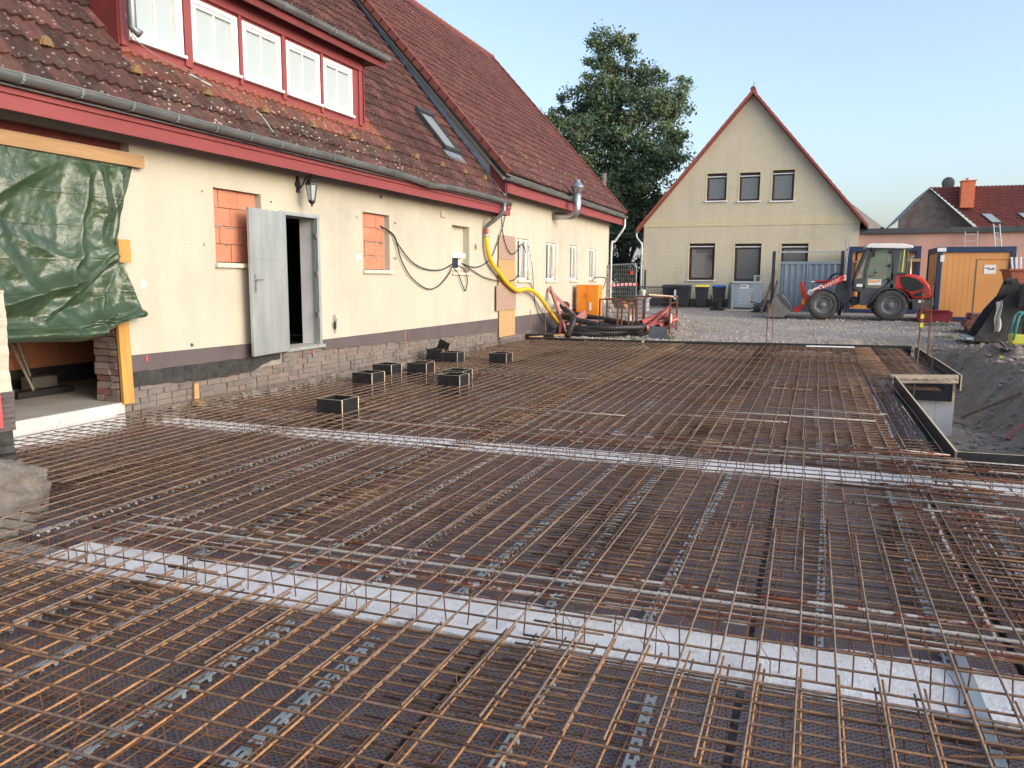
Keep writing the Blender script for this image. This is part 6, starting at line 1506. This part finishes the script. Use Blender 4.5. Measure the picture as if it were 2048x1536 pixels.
m = MB(); a, b = lp(1228,655), lp(1362,718); m.box((a[0],-.682,b[1]),(b[0],-.677,a[1])); dc = link('door_notice', m, M['white'], ld, world=False)
m = MB(); m.box((a[0]+.02,-.685,a[1]-.075),(b[0]-.03,-.6825,a[1]-.03)); m.box((a[0]+.02,-.685,a[1]-.115),(b[0]-.12,-.6825,a[1]-.095)); split_link('notice_print', m, M['orange'], dc, world=False)
m = MB(); a = lp(1290,0)[0]; m.tube([(a,-.15,lp(0,620)[1]),(a+.02,-.15,lp(0,545)[1])], .02, 6); m.lathe([(.17,0),(.19,.01),(.17,.02)], (a+.02,-.15,lp(0,545)[1]), 20); link('steering_wheel', m, M['black'], ld, world=False)
p = lp(1430,700); m = MB(); m.box((p[0]-.2,-.3,p[1]),(p[0]+.1,.3,p[1]+.15)); m.box((p[0]+.02,-.28,p[1]+.151),(p[0]+.14,.28,p[1]+.75)); link('seat', m, M['black'], ld, world=False, bevel=.03)
lpoly([(1178,296),(1200,268),(1240,258),(1560,262),(1640,282),(1658,298),(1650,312),(1560,316),(1200,306)], -.78, .78, 'cab_roof', 'white', bevel=.035)
m = MB(); 
for (x, y) in ((1255,345),): p = lp(x,y); m.box((p[0]-.05,-1.02,p[1]-.2),(p[0]+.05,-.98,p[1]+.08)); m.tube([(p[0],-1.0,p[1]+.08),(p[0]-.1,-.70,p[1]+.14)], .015, 6)
p = lp(1115,340); q = lp(1195,335); m.tube([(p[0],.9,p[1]),(q[0],.7,q[1])], .015, 5); m.box((p[0]-.04,.86,p[1]-.3),(p[0]+.03,.94,p[1]+.02)); split_link('mirror', m, M['black'], ld, world=False)
m = MB(); a, b = lp(1572,325), lp(1562,570); m.tube([(a[0],-.67,a[1]),(b[0],-.67,b[1])], .022, 6); link('hand_rail', m, M['lime'], ld, world=False)
# engine hood
hood = [(1485,600),(1640,590),(1720,605),(1790,645),(1840,700),(1868,760),(1870,830),(1860,865),(1690,868),(1640,800),(1570,765),(1482,755)]
lpoly(hood, -.66, .66, 'engine_hood', 'loader_red', bevel=.06)
lpoly([(1550,618),(1640,622),(1720,650),(1790,705),(1810,745),(1690,785),(1600,760),(1560,700)], -.675, -.661, 'hood_grille', 'black', bevel=.004)
lpoly([(1695,808),(1800,768),(1808,800),(1780,838),(1700,838)], -.675, -.661, 'hood_grille', 'black', bevel=.004)
lpoly([(1640,870),(1860,868),(1880,830),(1890,850),(1900,930),(1850,985),(1810,1000),(1690,990),(1680,900)], -.74, .74, 'counterweight', 'loader_grey', bevel=.03)
lpoly([(1470,600),(1500,578),(1600,575),(1620,590),(1500,600)], -.70, .70, 'hood_rim', 'loader_grey')
m = MB(); P = [lp(1652,590), lp(1652,420), lp(1662,400), lp(1680,396)]; m.tube([(p[0],-.45,p[1]) for p in P], .035, 10); link('exhaust', m, M['stainless'], ld, world=False, smooth='angle')
m = MB(); a, b = lp(1745,876), lp(1798,906); m.box((a[0],-.747,b[1]),(b[0],-.741,a[1])); a, b = lp(1112,706), lp(1172,738); m.box((a[0],-.695,b[1]),(b[0],-.682,a[1])); split_link('small_plate', m, M['white'], ld, world=False)
p = lp(985,640); m = MB(); m.box((p[0]-.06,-.55,p[1]-.09),(p[0]+.06,-.42,p[1]+.02)); m.box((p[0]-.05,-.56,p[1]+.021),(p[0]+.05,-.44,p[1]+.1)); split_link('headlight', m, M['white'], ld, world=False, bevel=.01)
m = MB(); p = lp(1020,640); m.prism([lp(*q) for q in [(1010,560),(1025,560),(1030,760),(1005,760)]], 'y', -.5, -.46); q = lp(1045,700); m.tube([(lp(1060,730)[0],-.52,lp(0,730)[1]),(lp(1095,600)[0],-.52,lp(0,600)[1])], .018, 6); split_link('grab_bar', m, M['black'], ld, world=False)
m = MB(); p = lp(1110,900); m.lathe([(0,-.6),(.13,-.6),(.15,-.55),(.15,.55),(.13,.6),(0,.6)], (p[0],0,p[1]), 16, axis='y'); link('articulation', m, M['black'], ld, world=False)
# lettering on the arm
def on_arm(v_, cx_, cy_, ang, name, mat, y=-.6225, parent=ld):
    c0_ = lp(cx_, cy_); ca, sa = math.cos(ang), math.sin(ang); m = MB(); return m, c0_, ca, sa
ang = math.atan2(748-622, 925-700)
v_, f_ = text_mb('weycor', .215); m = MB(); c0_ = lp(843, 697); ca, sa = math.cos(ang), math.sin(ang)
m.raw([(c0_[0]+x*ca-y*sa, -.6225-z*.5, c0_[1]+x*sa+y*ca) for x, y, z in v_], f_); link('lettering', m, M['white'], ld, world=False)
m = MB(); c1 = lp(740,748); m.lathe([(.045,-.625),(.085,-.625),(.085,-.621)], (c1[0],0,c1[1]), 18, axis='y'); c1 = lp(686,773); m.raw([(c1[0]-.09,-.624,c1[1]-.06),(c1[0]+.09,-.624,c1[1]+.04),(c1[0]+.07,-.624,c1[1]+.11),(c1[0]-.11,-.624,c1[1]+.01)], [(0,1,2,3)]); link('arm_badge', m, M['white'], ld, world=False)
c1 = lp(632,808); m = MB(); m.lathe([(0,-.66),(.105,-.66),(.105,-.63),(0,-.63)], (c1[0],0,c1[1]), 24, axis='y'); sg = link('speed_sign', m, M['white'], ld, world=False)
v_, f_ = text_mb('20', .15); m = MB(); m.raw([(c1[0]+x, -.663-z*.3, c1[1]+y-.005) for x, y, z in v_], f_); link('sign_number', m, M['black'], sg, world=False)
c1 = lp(558,918); m = MB(); m.box((c1[0]-.06,-.626,c1[1]-.09),(c1[0]+.06,-.621,c1[1]+.09)); link('warning_sticker', m, M['orange'], ld, world=False)

# ================================================================ small things by the far wall
# orange power cabinet
t = thing('power_cabinet', (-6.75, 24.3, 0), 'orange metal site power cabinet standing against the far wall', 'cabinet')
m = MB(); m.box((-7.3,24.6,.0),(-6.55,25.1,1.38)); link('body', m, M['orange'], t, bevel=.01)
m = MB(); m.box((-7.27,24.585,.5),(-6.95,24.599,1.33)); m.box((-6.92,24.585,.05),(-6.58,24.599,1.33)); dd = link('door', m, M['orange'], t, bevel=.004); m = MB(); m.tube([(-7.0,24.58,1.1),(-6.98,24.55,1.1),(-6.98,24.55,.98),(-7.0,24.58,.98)], .01, 5); link('handle', m, M['black'], dd)
m = MB(); m.box((-6.85,24.57,.55),(-6.78,24.584,.8)); link('sticker', m, M['white'], t)
m = MB(); m.tube(spline([(-7.35,26.7,1.5),(-7.3,26.9,1.62),(-7.0,27.2,1.6),(-6.8,26.2,1.3),(-6.7,25.2,1.1)],5), .016, 6); tag(link('cable', m, M['cable']), 'black cable from the last barred window to the orange cabinet', 'cable')
# faded red timbers leaning
def lean(p, q, w_, h, lab, mt='fadedred', name='leaning_timber', grp='faded red timbers leaning on the far wall'):
    m = MB(); m.bar(p, q, w_, h); return tag(link(name, m, M[mat] if mt is None else M[mt], bevel=.004), lab, 'timber', grp)
lean((-6.45,20.9,-.05), (-7.38,22.1,1.32), .06, .12, 'faded red board standing steepest against the wall')
lean((-6.2,22.6,-.05), (-7.38,21.95,1.26), .05, .10, 'faded red board leaning to the right on the wall')
lean((-6.75,21.3,.02), (-6.35,22.4,.55), .05, .24, 'wide faded red board propped low between the leaning boards')
lean((-6.5,20.3,-.02), (-6.75,21.3,.42), .04, .22, 'short dark red board resting at the end of the yellow hose', 'redwood')
lean((-6.3,21.9,.38), (-5.75,22.2,.36), .05, .03, 'flat grey batten lying across the leaning boards', 'purlin', grp=None)
lean((-7.3,24.9,.0) and (-6.4,25.6,.05), (-7.2,26.6,1.05), .35, .03, 'grey board leaning behind the orange cabinet', 'purlin', 'leaning_board', 'boards leaning behind the rusty crate')
lean((-5.7,24.6,.0), (-6.6,25.9,.95), .16, .03, 'pale narrow board leaning behind the rusty crate', 'greywood', 'leaning_board', 'boards leaning behind the rusty crate')
lean((-5.3,24.8,.0), (-6.1,26.3,.8), .12, .04, 'brown board leaning right of the pale one', 'wood_h', 'leaning_board', 'boards leaning behind the rusty crate')
# thin marking stakes
for x, y, h, lab in [(-7.1,19.6,1.0,'thin steel stake near the strand boards'), (-6.9,20.3,1.15,'thin steel stake nearer the leaning red timbers')]:
    m = MB(); m.tube([(x,y,-.2),(x,y,h*.75)], .009, 5); tag(link('stake', m, M['rust_grey']), lab, 'stake', 'thin stakes by the far wall')
# low black/yellow formwork pieces at the far corner
m = MB(); m.box((-7.1,19.2,-.05),(-6.3,19.22,.12)); m.raw([(-6.9,19.0,.02),(-6.1,19.5,.08),(-6.15,19.6,.08),(-6.95,19.1,.02),(-6.9,19.0,.06),(-6.1,19.5,.12),(-6.15,19.6,.12),(-6.95,19.1,.06)], [(0,3,2,1),(4,5,6,7),(0,1,5,4),(1,2,6,5),(2,3,7,6),(3,0,4,7)], 1)
tag(link('formwork_offcut', m, [M['black_ply'], M['wood_h']]), 'black and pale formwork offcuts at the far corner by the wall', 'offcut')
# coiled black hose
def corr(name, pts, r, lab, mt='black', k=14):
    P = spline(pts, k); m = MB(); rs = []
    PP = []; 
    for i in range(len(P)-1):
        for j in range(2): PP.append(P[i].lerp(P[i+1], j/2)); rs.append(r*(1.0 if (len(PP) % 2) else 0.9))
    m.tube(PP, rs, 12); return tag(link(name, m, M[mt]), lab, 'hose')
pts = []
for i in range(22):
    a = i*2*math.pi/7; rr_ = 1.0 + 0.12*math.sin(i*1.9); zz = .04 + .05*(i//7)*1.6 + .03*math.sin(i*2.3)
    pts.append((-5.75+rr_*1.05*math.cos(a)+.05*math.sin(i), 21.9+rr_*1.1*math.sin(a), max(.04, zz)))
corr('coiled_hose', [(-6.2,20.1,.0),(-6.15,20.4,.35),(-6.3,20.9,.52),(-6.7,21.6,.45)] + pts + [(-6.9,23.0,.5),(-7.1,22.9,.78),(-7.05,22.3,.75),(-6.6,22.0,.45)], .085, 'coiled black corrugated hose lying on the rubble by the far wall')
# rusty crate and red pipes
def crate(x0, y0, w_, d, h, lab, mt='crate', z0=0.05, bars=True, name='steel_crate'):
    t = thing(name, (x0+w_/2, y0+d/2, z0), lab, 'crate', 'steel crates by the far wall'); 
    m = MB()
    for x in (x0, x0+w_):
        for y in (y0, y0+d): m.bar((x,y,z0),(x,y,z0+h),.045)
    split_link('post', m, M[mt], t); m = MB()
    for z in (z0+.15, z0+h): 
        m.bar((x0,y0,z),(x0+w_,y0,z),.04); m.bar((x0,y0+d,z),(x0+w_,y0+d,z),.04); m.bar((x0,y0,z),(x0,y0+d,z),.04); m.bar((x0+w_,y0,z),(x0+w_,y0+d,z),.04)
    split_link('rail', m, M[mt], t)
    m = MB(); m.box((x0,y0,z0+.1),(x0+w_,y0+d,z0+.13)); link('base', m, M[mt], t)
    if bars:
        m = MB()
        for k in range(1,5): z = z0+.15+(h-.15)*k/5; m.tube([(x0+w_,y0,z),(x0+w_,y0+d,z)], .01, 5); m.tube([(x0,y0+d,z),(x0+w_,y0+d,z)], .008, 5)
        split_link('side_bar', m, M[mt], t)
    return t
c = crate(-4.78, 22.2, .98, 1.2, 1.02, 'rusty red steel crate holding red drainage pipes'); 
m = MB(); m.box((-3.83,22.25,.2),(-3.815,22.9,.62)); link('side_plate', m, M['crate'], c); m = MB(); m.box((-3.81,22.4,.33),(-3.805,22.65,.58)); link('label_plate', m, M['white'], c)
crate(-6.05, 22.9, 1.15, .9, .86, 'dark rusty open crate frame in front of the leaning boards', 'rust_brown', .1)
crate(-5.15, 21.5, .32, .5, .85, 'narrow rusty stillage frame between the two crates', 'rust_brown', .05, False)
pl = [((-4.6,22.1,.32),(-4.1,23.1,.62),.075,'pale red drainage pipe sloping up at the left of the crate'),((-4.35,22.15,.22),(-3.95,23.0,.75),.07,'dark red drainage pipe pointing up in the middle of the crate'),((-4.45,22.0,.18),(-3.7,22.8,.42),.08,'thick orange-red drainage pipe low at the front of the crate'),((-4.7,22.1,.2),(-4.0,23.2,.3),.07,'lowest drainage pipe at the left in the crate'),((-4.1,22.05,.22),(-3.85,23.2,.5),.075,'open-ended drainage pipe at the right front of the crate'),((-4.5,22.3,.38),(-3.9,23.3,.5),.065,'drainage pipe at the back of the crate')]
for p, q, r, lab in pl:
    d = (Vector(q)-Vector(p)); m = MB(); m.tube([p, q], r, 14, cap=False); m.tube([Vector(p)+d*.02, Vector(q)], r*.88, 14, 0, cap=False); m.tube([Vector(p)-d*.0, Vector(p)+d*.12], r*1.12, 14, cap=False); tag(link('drain_pipe', m, M['pipe_red'], smooth=True), lab, 'pipe', 'red drainage pipes in the rusty crate')
m = MB(); m.tube([(-4.4,22.15,1.13),(-3.75,22.4,1.08)], .03, 8); tag(link('yellow_tube', m, M['plywood_edge']), 'pale yellow tube lying on the rim of the pipe crate', 'tube')
m = MB(); m.raw([(-4.15,20.95,-.08),(-3.65,21.0,-.08),(-3.72,21.3,.27),(-4.2,21.25,.3),(-4.15,20.98,-.08),(-3.65,21.03,-.08),(-3.72,21.33,.27),(-4.2,21.28,.3)], [(0,1,2,3),(4,7,6,5),(0,4,5,1),(1,5,6,2),(2,6,7,3),(3,7,4,0)]); tag(link('dark_sheet', m, M['navy_sheet']), 'dark blue-grey sheet leaning in front of the pipe crate', 'sheet')
m = MB(); m.lathe([(0,0),(.13,0),(.17,.42),(.18,.42),(.18,.46),(.16,.46)], (-4.98,22.3,.08), 18); tag(link('bucket', m, M['white_far']), 'off-white plastic bucket beside the pipe crate', 'bucket')
m = MB(); m.box((-5.3,24.6,.55),(-4.95,25.0,.95)); m.box((-5.35,24.55,.951),(-4.9,25.05,.99)); tag(link('grey_box', m, M['bluegrey'], bevel=.01), 'light grey box behind the off-white bucket', 'box')
m = MB(); m.lathe([(0,0),(.05,.02),(.06,.1),(.09,.22),(.04,.26),(0,.26)], (-5.1,24.7,.99), 10); m.tube([(-5.1,24.7,.9),(-5.1,24.7,1.02)],.03,6); tag(link('white_bag', m, M['cloth_white']), 'white bag perched on the grey box', 'bag')
# fences between the houses
t = thing('construction_fence', (-7.9, 33.8, .3), 'galvanised construction fence panel with small red plate between the houses', 'fence')
m = MB(); m.tube([(-8.6,34,.25),(-8.6,34,2.15),(-8.55,34,2.2),(-7.42,34,2.24),(-7.36,34,2.18),(-7.33,34,.3)], .022, 6); link('frame', m, M['galv'], t)
m = MB()
for i in range(16): x = -8.6+i*.083; m.tube([(x,34,.4),(x,34,2.18)], .003, 3)
for i in range(10): z = .45+i*.19; m.tube([(-8.6,34,z),(-7.34,34,z)], .003, 3)
link('wire_mesh', m, M['galv'], t); m = MB(); m.box((-7.62,33.96,1.78),(-7.48,33.98,1.92)); link('red_plate', m, M['red_mark'], t)
t = thing('lattice_fence', (-8, 35.5, .3), 'low dark lattice fence behind the barrier tape', 'fence')
m = MB()
for i in range(24): x = -9.6+i*.13; m.bar((x,35.5,.35),(x+.62,35.5,1.2),.03,.015); m.bar((x+.62,35.52,.35),(x,35.52,1.2),.03,.015)
link('lattice', m, M['steel_frame_dark'], t); m = MB(); m.bar((-9.6,35.5,1.22),(-6.0,35.5,1.22),.05); link('rail', m, M['steel_frame_dark'], t)
m = MB(); m.box((-7.30,35.45,.2),(-7.22,35.53,2.0)); tag(link('fence_post', m, M['green_fence']), 'dark green post at the left corner of the yellow house', 'post')
t = thing('barrier_tape', (-8, 33.7, 1.2), 'red and white barrier tape across the gap between the houses', 'tape')
for c_ in (0, 1):
    m = MB()
    for i in range(14):
        if i % 2 != c_: continue
        x0_, x1_ = -8.55+i*.092, -8.55+(i+1)*.092; z = lambda x: 1.28 + .03*math.sin((x+8.5)*2.3) + (x+8.5)*.04
        m.raw([(x0_,33.9,z(x0_)-.06),(x1_,33.9,z(x1_)-.06),(x1_,33.92,z(x1_)+.06),(x0_,33.92,z(x0_)+.06)], [(0,1,2,3)])
    link('red_stripe' if c_ else 'white_stripe', m, M['red_mark' if c_ else 'white'], t)
m = MB(); m.tube([(-10.5,40,-.2),(-10.48,40,7.0)], .13, 8); tag(link('wooden_pole', m, M['greywood']), 'grey wooden utility pole rising in front of the tree', 'pole')

# ================================================================ right side: digger bucket, compactor, skip, boards
t = thing('excavator_bucket', (4.6, 23.2, .1), 'large black excavator bucket with toothed lip lying on the bank', 'bucket')
m = MB(); sh = [(3.88,.12),(4.25,.85),(4.55,1.25),(4.85,1.35),(4.95,1.1),(5.2,.5),(5.1,.10),(4.6,.04)]
for y0_ in (22.6, 23.75): m.prism(sh, 'y', y0_, y0_+.03)
pp = [(3.88,.12),(4.6,.04),(5.1,.10),(5.2,.5),(4.95,1.1),(4.85,1.35)]
for a, b in zip(pp[:-1], pp[1:]): m.bar((a[0],23.19,a[1]),(b[0],23.19,b[1]),.0,.0) if False else m.raw([(a[0],22.6,a[1]),(b[0],22.6,b[1]),(b[0],23.78,b[1]),(a[0],23.78,a[1]),(a[0],22.6,a[1]-.03),(b[0],22.6,b[1]-.03),(b[0],23.78,b[1]-.03),(a[0],23.78,a[1]-.03)], [(0,1,2,3),(7,6,5,4),(0,4,5,1),(1,5,6,2),(2,6,7,3),(3,7,4,0)])
link('shell', m, M['bucket_black'], t); m = MB(); m.prism([(4.45,1.2),(4.6,1.62),(4.75,1.66),(4.95,1.3)], 'y', 22.85, 22.9); m.prism([(4.45,1.2),(4.6,1.62),(4.75,1.66),(4.95,1.3)], 'y', 23.4, 23.45); m.tube([(4.66,22.8,1.58),(4.66,23.5,1.58)], .06, 8); link('hanger', m, M['bucket_black'], t)
m = MB()
for i in range(6): y = 22.62+i*.22; m.box((3.72,y,.09),(3.95,y+.1,.14),j=.008)
link('tooth', m, M['galv'], t)
t = thing('digger_arm', (5.2, 22.6, .5), 'dark digger arm behind the black bucket at the right edge', 'digger arm')
m = MB(); m.prism([(4.7,.9),(4.75,1.5),(5.1,1.75),(6.4,1.2),(6.4,.7),(5.2,1.2)], 'y', 22.2, 22.5); link('arm', m, M['black'], t, bevel=.02)
m = MB(); m.box((5.0,22.1,1.0),(5.25,22.19,1.4)); link('hose_bundle', m, M['bluegrey'], t)
m = MB(); m.grid(lambda u, v: (4.28+.13*u+.02*math.sin(v*9), 22.52-.05*math.sin(u*6+v*4), 1.1-.75*v+.02*math.sin(u*7)-.06*(1-u)), 8, 16); o = link('white_rag', m, M['cloth_white'], smooth=True); sm = o.modifiers.new('s', 'SOLIDIFY'); sm.thickness = .015
tag(o, 'off-white rag hanging on the black excavator bucket', 'rag')
t = thing('plate_compactor', (4.35, 20.0, .1), 'small vibratory plate compactor with teal frame and yellow-green hood at the right edge', 'plate compactor')
m = MB(); m.raw([(3.92,19.7,.28),(4.05,19.7,.14),(4.75,19.7,.12),(4.9,19.7,.26),(3.92,20.2,.28),(4.05,20.2,.14),(4.75,20.2,.12),(4.9,20.2,.26)], [(0,1,5,4),(1,2,6,5),(2,3,7,6)]); bp = link('base_plate', m, M['steel_dusty'], t); bp.modifiers.new('s','SOLIDIFY').thickness = .03
m = MB(); m.box((4.12,19.75,.2),(4.7,20.15,.42)); link('hood', m, M['lime'], t, bevel=.03)
m = MB(); m.tube([(4.15,19.75,.3),(4.22,19.75,.82),(4.3,19.75,.90),(4.75,19.75,.86),(4.8,19.75,.35)], .022, 8); m.tube([(4.15,20.15,.3),(4.22,20.15,.82),(4.3,20.15,.90),(4.75,20.15,.86),(4.8,20.15,.35)], .022, 8); m.tube([(4.26,19.75,.88),(4.26,20.15,.88)], .022, 8); link('frame', m, M['teal'], t, smooth=True)
m = MB(); m.box((4.35,19.82,.421),(4.65,20.08,.72)); link('engine', m, M['black'], t, bevel=.02)
m = MB(); m.box((5.55,27,.85),(7.0,27.8,.95)); m.prism([(5.42,1.9),(5.52,1.5),(6.1,1.25),(7.4,1.25),(7.4,1.9)], 'y', 27, 28.2); m.box((5.38,26.95,1.88),(7.4,28.25,1.95)); m.box((5.65,27.1,.2),(5.75,28,1.3)); tag(link('concrete_skip', m, M['crate_o'], bevel=.01), 'orange-red steel concrete skip standing behind the black bucket', 'skip')
for i, x in enumerate((5.62, 5.70, 5.78, 5.86)): m = MB(); m.tube([(x,27.4,1.5),(x-.12+.04*i,27.4,2.30)], .035, 6); tag(link('pipe_bundle', m, M['white_far']), ['leftmost','second','third','rightmost'][i]+' of the pale tubes sticking up from the orange-red skip', 'tube', 'pale tubes in the skip')
for i in range(9): m = MB(); y = 25.6; m.box((4.25+U(-.12,.08),y,.1+i*.062),(5.1+U(-.05,.1),y+.9,.1+i*.062+.05),rz=U(-.04,.04)); tag(link('stacked_board', m, M['redbrown_board'], bevel=.004), '%s board of the red-brown board stack left of the black bucket' % ['lowest','second-lowest','third-lowest','fourth-lowest','middle','fourth-highest','third-highest','second-highest','top'][i], 'board', 'stacked red-brown boards')
for (x, y, c_, lab) in [(2.65,9.1,'teal','small teal scrap lying on the sand of the pit'), (3.7,18.6,'lime','small yellow scrap on the bank')]:
    m = MB(); z = ground_h(x, y); m.box((x,y,z),(x+.05,y+.05,z+.05),j=.012); tag(link('scrap', m, M[c_]), lab, 'scrap')
for i, (p, q, lab) in enumerate([((2.6,12.4),(2.85,12.5),'short pale batten on the pit floor'), ((2.7,16.2),(3.4,15.2),'bent steel bar on the pit floor'), ((3.9,18.4),(4.6,18.9),'brown plank lying on the bank below the compactor'), ((2.9,13.6),(3.15,13.9),'broken brick-red shard on the pit floor')]):
    m = MB(); m.bar((*p, ground_h(*p)+.03), (*q, ground_h(*q)+.05), [.06,.02,.14,.07][i], .04); tag(link('pit_debris', m, M[['greywood','rust_grey','greywood','pipe_red'][i]]), lab, 'debris')

# ================================================================ TREES
def leafcloud(m, centres, n_per, size, seed):
    r = random.Random(seed)
    for (cx, cy, cz, rad_, k) in centres:
        n = int(n_per*rad_*rad_*k)
        # sub clumps
        subs = []
        for _ in range(max(5, int(rad_*9))):
            d = Vector((r.gauss(0,1), r.gauss(0,1), r.gauss(0,1))).normalized()*(rad_*r.random()**.4); subs.append((Vector((cx,cy,cz))+Vector((d.x, d.y, d.z*.85)), rad_*r.uniform(.22,.48), r.random()))
        for _ in range(n):
            s, sr, tone = subs[int(r.random()*len(subs))]; d = Vector((r.gauss(0,.55), r.gauss(0,.55), r.gauss(0,.42)))*sr; p = s+d
            nv = Vector((r.gauss(0,1), r.gauss(0,1), r.gauss(.5,1))).normalized(); a = nv.orthogonal().normalized(); b = nv.cross(a); an = r.uniform(0,6.28); a, b = a*math.cos(an)+b*math.sin(an), b*math.cos(an)-a*math.sin(an)
            sz = size*r.uniform(.6,1.4); m.poly([p+a*sz, p+b*sz*.5, p-a*sz*.9, p-b*sz*.5]); t_ = min(1, max(0, tone*.55+r.random()*.35 + (0.5 if r.random() < .02 else 0))); m.a.append((t_,t_,t_))
TY = 46
def tp(px, py, y):           # crown clump centres listed in metres
    return None
t = thing('tree', (-10.3, 46, .2), 'tall dark green broad-leaved tree between the two houses', 'tree')
cl = [(-11.6,46,15.0,1.15,1),(-11.0,46.4,14.0,1.2,.9),(-12.2,45.6,13.8,.8,.9),(-10.9,46,12.6,1.6,1),(-12.2,45.8,12.3,1.2,1),(-9.2,46.4,12.6,1.2,.9),(-13.2,46.3,11.6,1.4,1),(-14.6,46,10.6,1.3,.9),(-16.1,46.2,11.0,1.0,.7),(-16.6,46,10.0,1.1,.8),(-15.3,45.7,9.2,1.4,1),
      (-8.9,45.8,11.0,1.6,1),(-7.3,46.2,11.6,1.0,.9),(-7.5,46,10.2,1.3,.9),(-7.7,46,8.9,1.4,.9),(-10.8,45.7,10.4,1.8,1),(-12.7,45.8,9.6,1.8,1),(-11.0,46.5,8.2,1.9,1),(-9.2,46,8.6,1.7,1),(-13.8,46,7.6,1.8,1),(-12.0,45.5,6.4,1.8,1.1),(-10.0,45.6,6.2,1.7,1.1),(-8.3,46,7.0,1.4,.9),(-8.9,46.3,5.4,1.3,.9),(-10.9,46,4.6,1.6,1.1),(-12.5,46.4,4.4,1.6,1.1),(-9.6,46.2,3.9,1.2,.8),(-11.7,46,3.2,1.0,.7),(-7.0,46.3,12.6,.55,.8),(-14.2,46,12.0,.7,.7),(-10.0,46,15.2,.5,.6),(-8.3,45.9,13.1,.6,.8)]
cl = [(a-.6, b, c, d*1.06, e) for a, b, c, d, e in cl]
m = MB(); leafcloud(m, cl, 1250, .10, 11); link('crown', m, M['leaf'], t)
m = MB(); m.tube(spline([(-10.6,46,.2),(-10.8,46,3.5),(-11.3,46,7.5),(-11.7,46,11.5),(-12.0,46,15)],4), [.42-.024*i for i in range(17)], 10)
rr = random.Random(2)
for (cx_, cy_, cz_, r_, k_) in cl:
    z0_ = max(2.2, cz_-2.5-rr.random()); f_ = (z0_-.2)/15; sx_ = -10.3-1.1*f_; P = [(sx_,46,z0_), ((sx_+cx_)/2, (46+cy_)/2, (z0_+cz_)/2-.2), (cx_,cy_,cz_)]; m.tube(spline(P,3), [.14,.12,.10,.085,.07,.05,.03], 6)
    for _ in range(4): m.tube([(cx_,cy_,cz_), (cx_+rr.uniform(-1,1)*r_,cy_+rr.uniform(-1,1)*r_,cz_+rr.uniform(-.3,1)*r_)], [.035,.01], 4)
link('trunk', m, M['bark'], t, smooth=True)
def bush(name, loc, cl, n, s, lab, seed, mt='leaf_dark', grp='dark shrubs behind the fence'):
    t = thing(name, loc, lab, 'shrub', grp); m = MB(); leafcloud(m, cl, n, s, seed); link('crown', m, M[mt], t); m = MB()
    for c_ in cl: m.tube([(c_[0]*.6+loc[0]*.4, c_[1], loc[2]), (c_[0], c_[1], c_[2])], [.07,.03], 5)
    link('trunk', m, M['bark'], t)
bush('shrub', (-11.8,43,.2), [(-12.6,43,1.8,1.3,1),(-11.0,43,1.6,1.2,1),(-12,43,3.0,1.2,1)], 900, .11, 'broad dark shrub behind the construction fence at left', 31)
bush('shrub', (-9.6,42.6,.2), [(-9.9,42.6,1.2,1.0,1.2),(-9.2,42.6,1.9,1.0,1.2),(-10.2,42.6,2.2,.9,1)], 1000, .10, 'dark shrub directly behind the lattice fence', 32)
bush('shrub', (-8.3,43.4,.2), [(-8.5,43.4,.9,.8,1.2),(-8.9,43.4,1.5,.8,1.2)], 1000, .10, 'small dark shrub against the corner of the yellow house', 33)
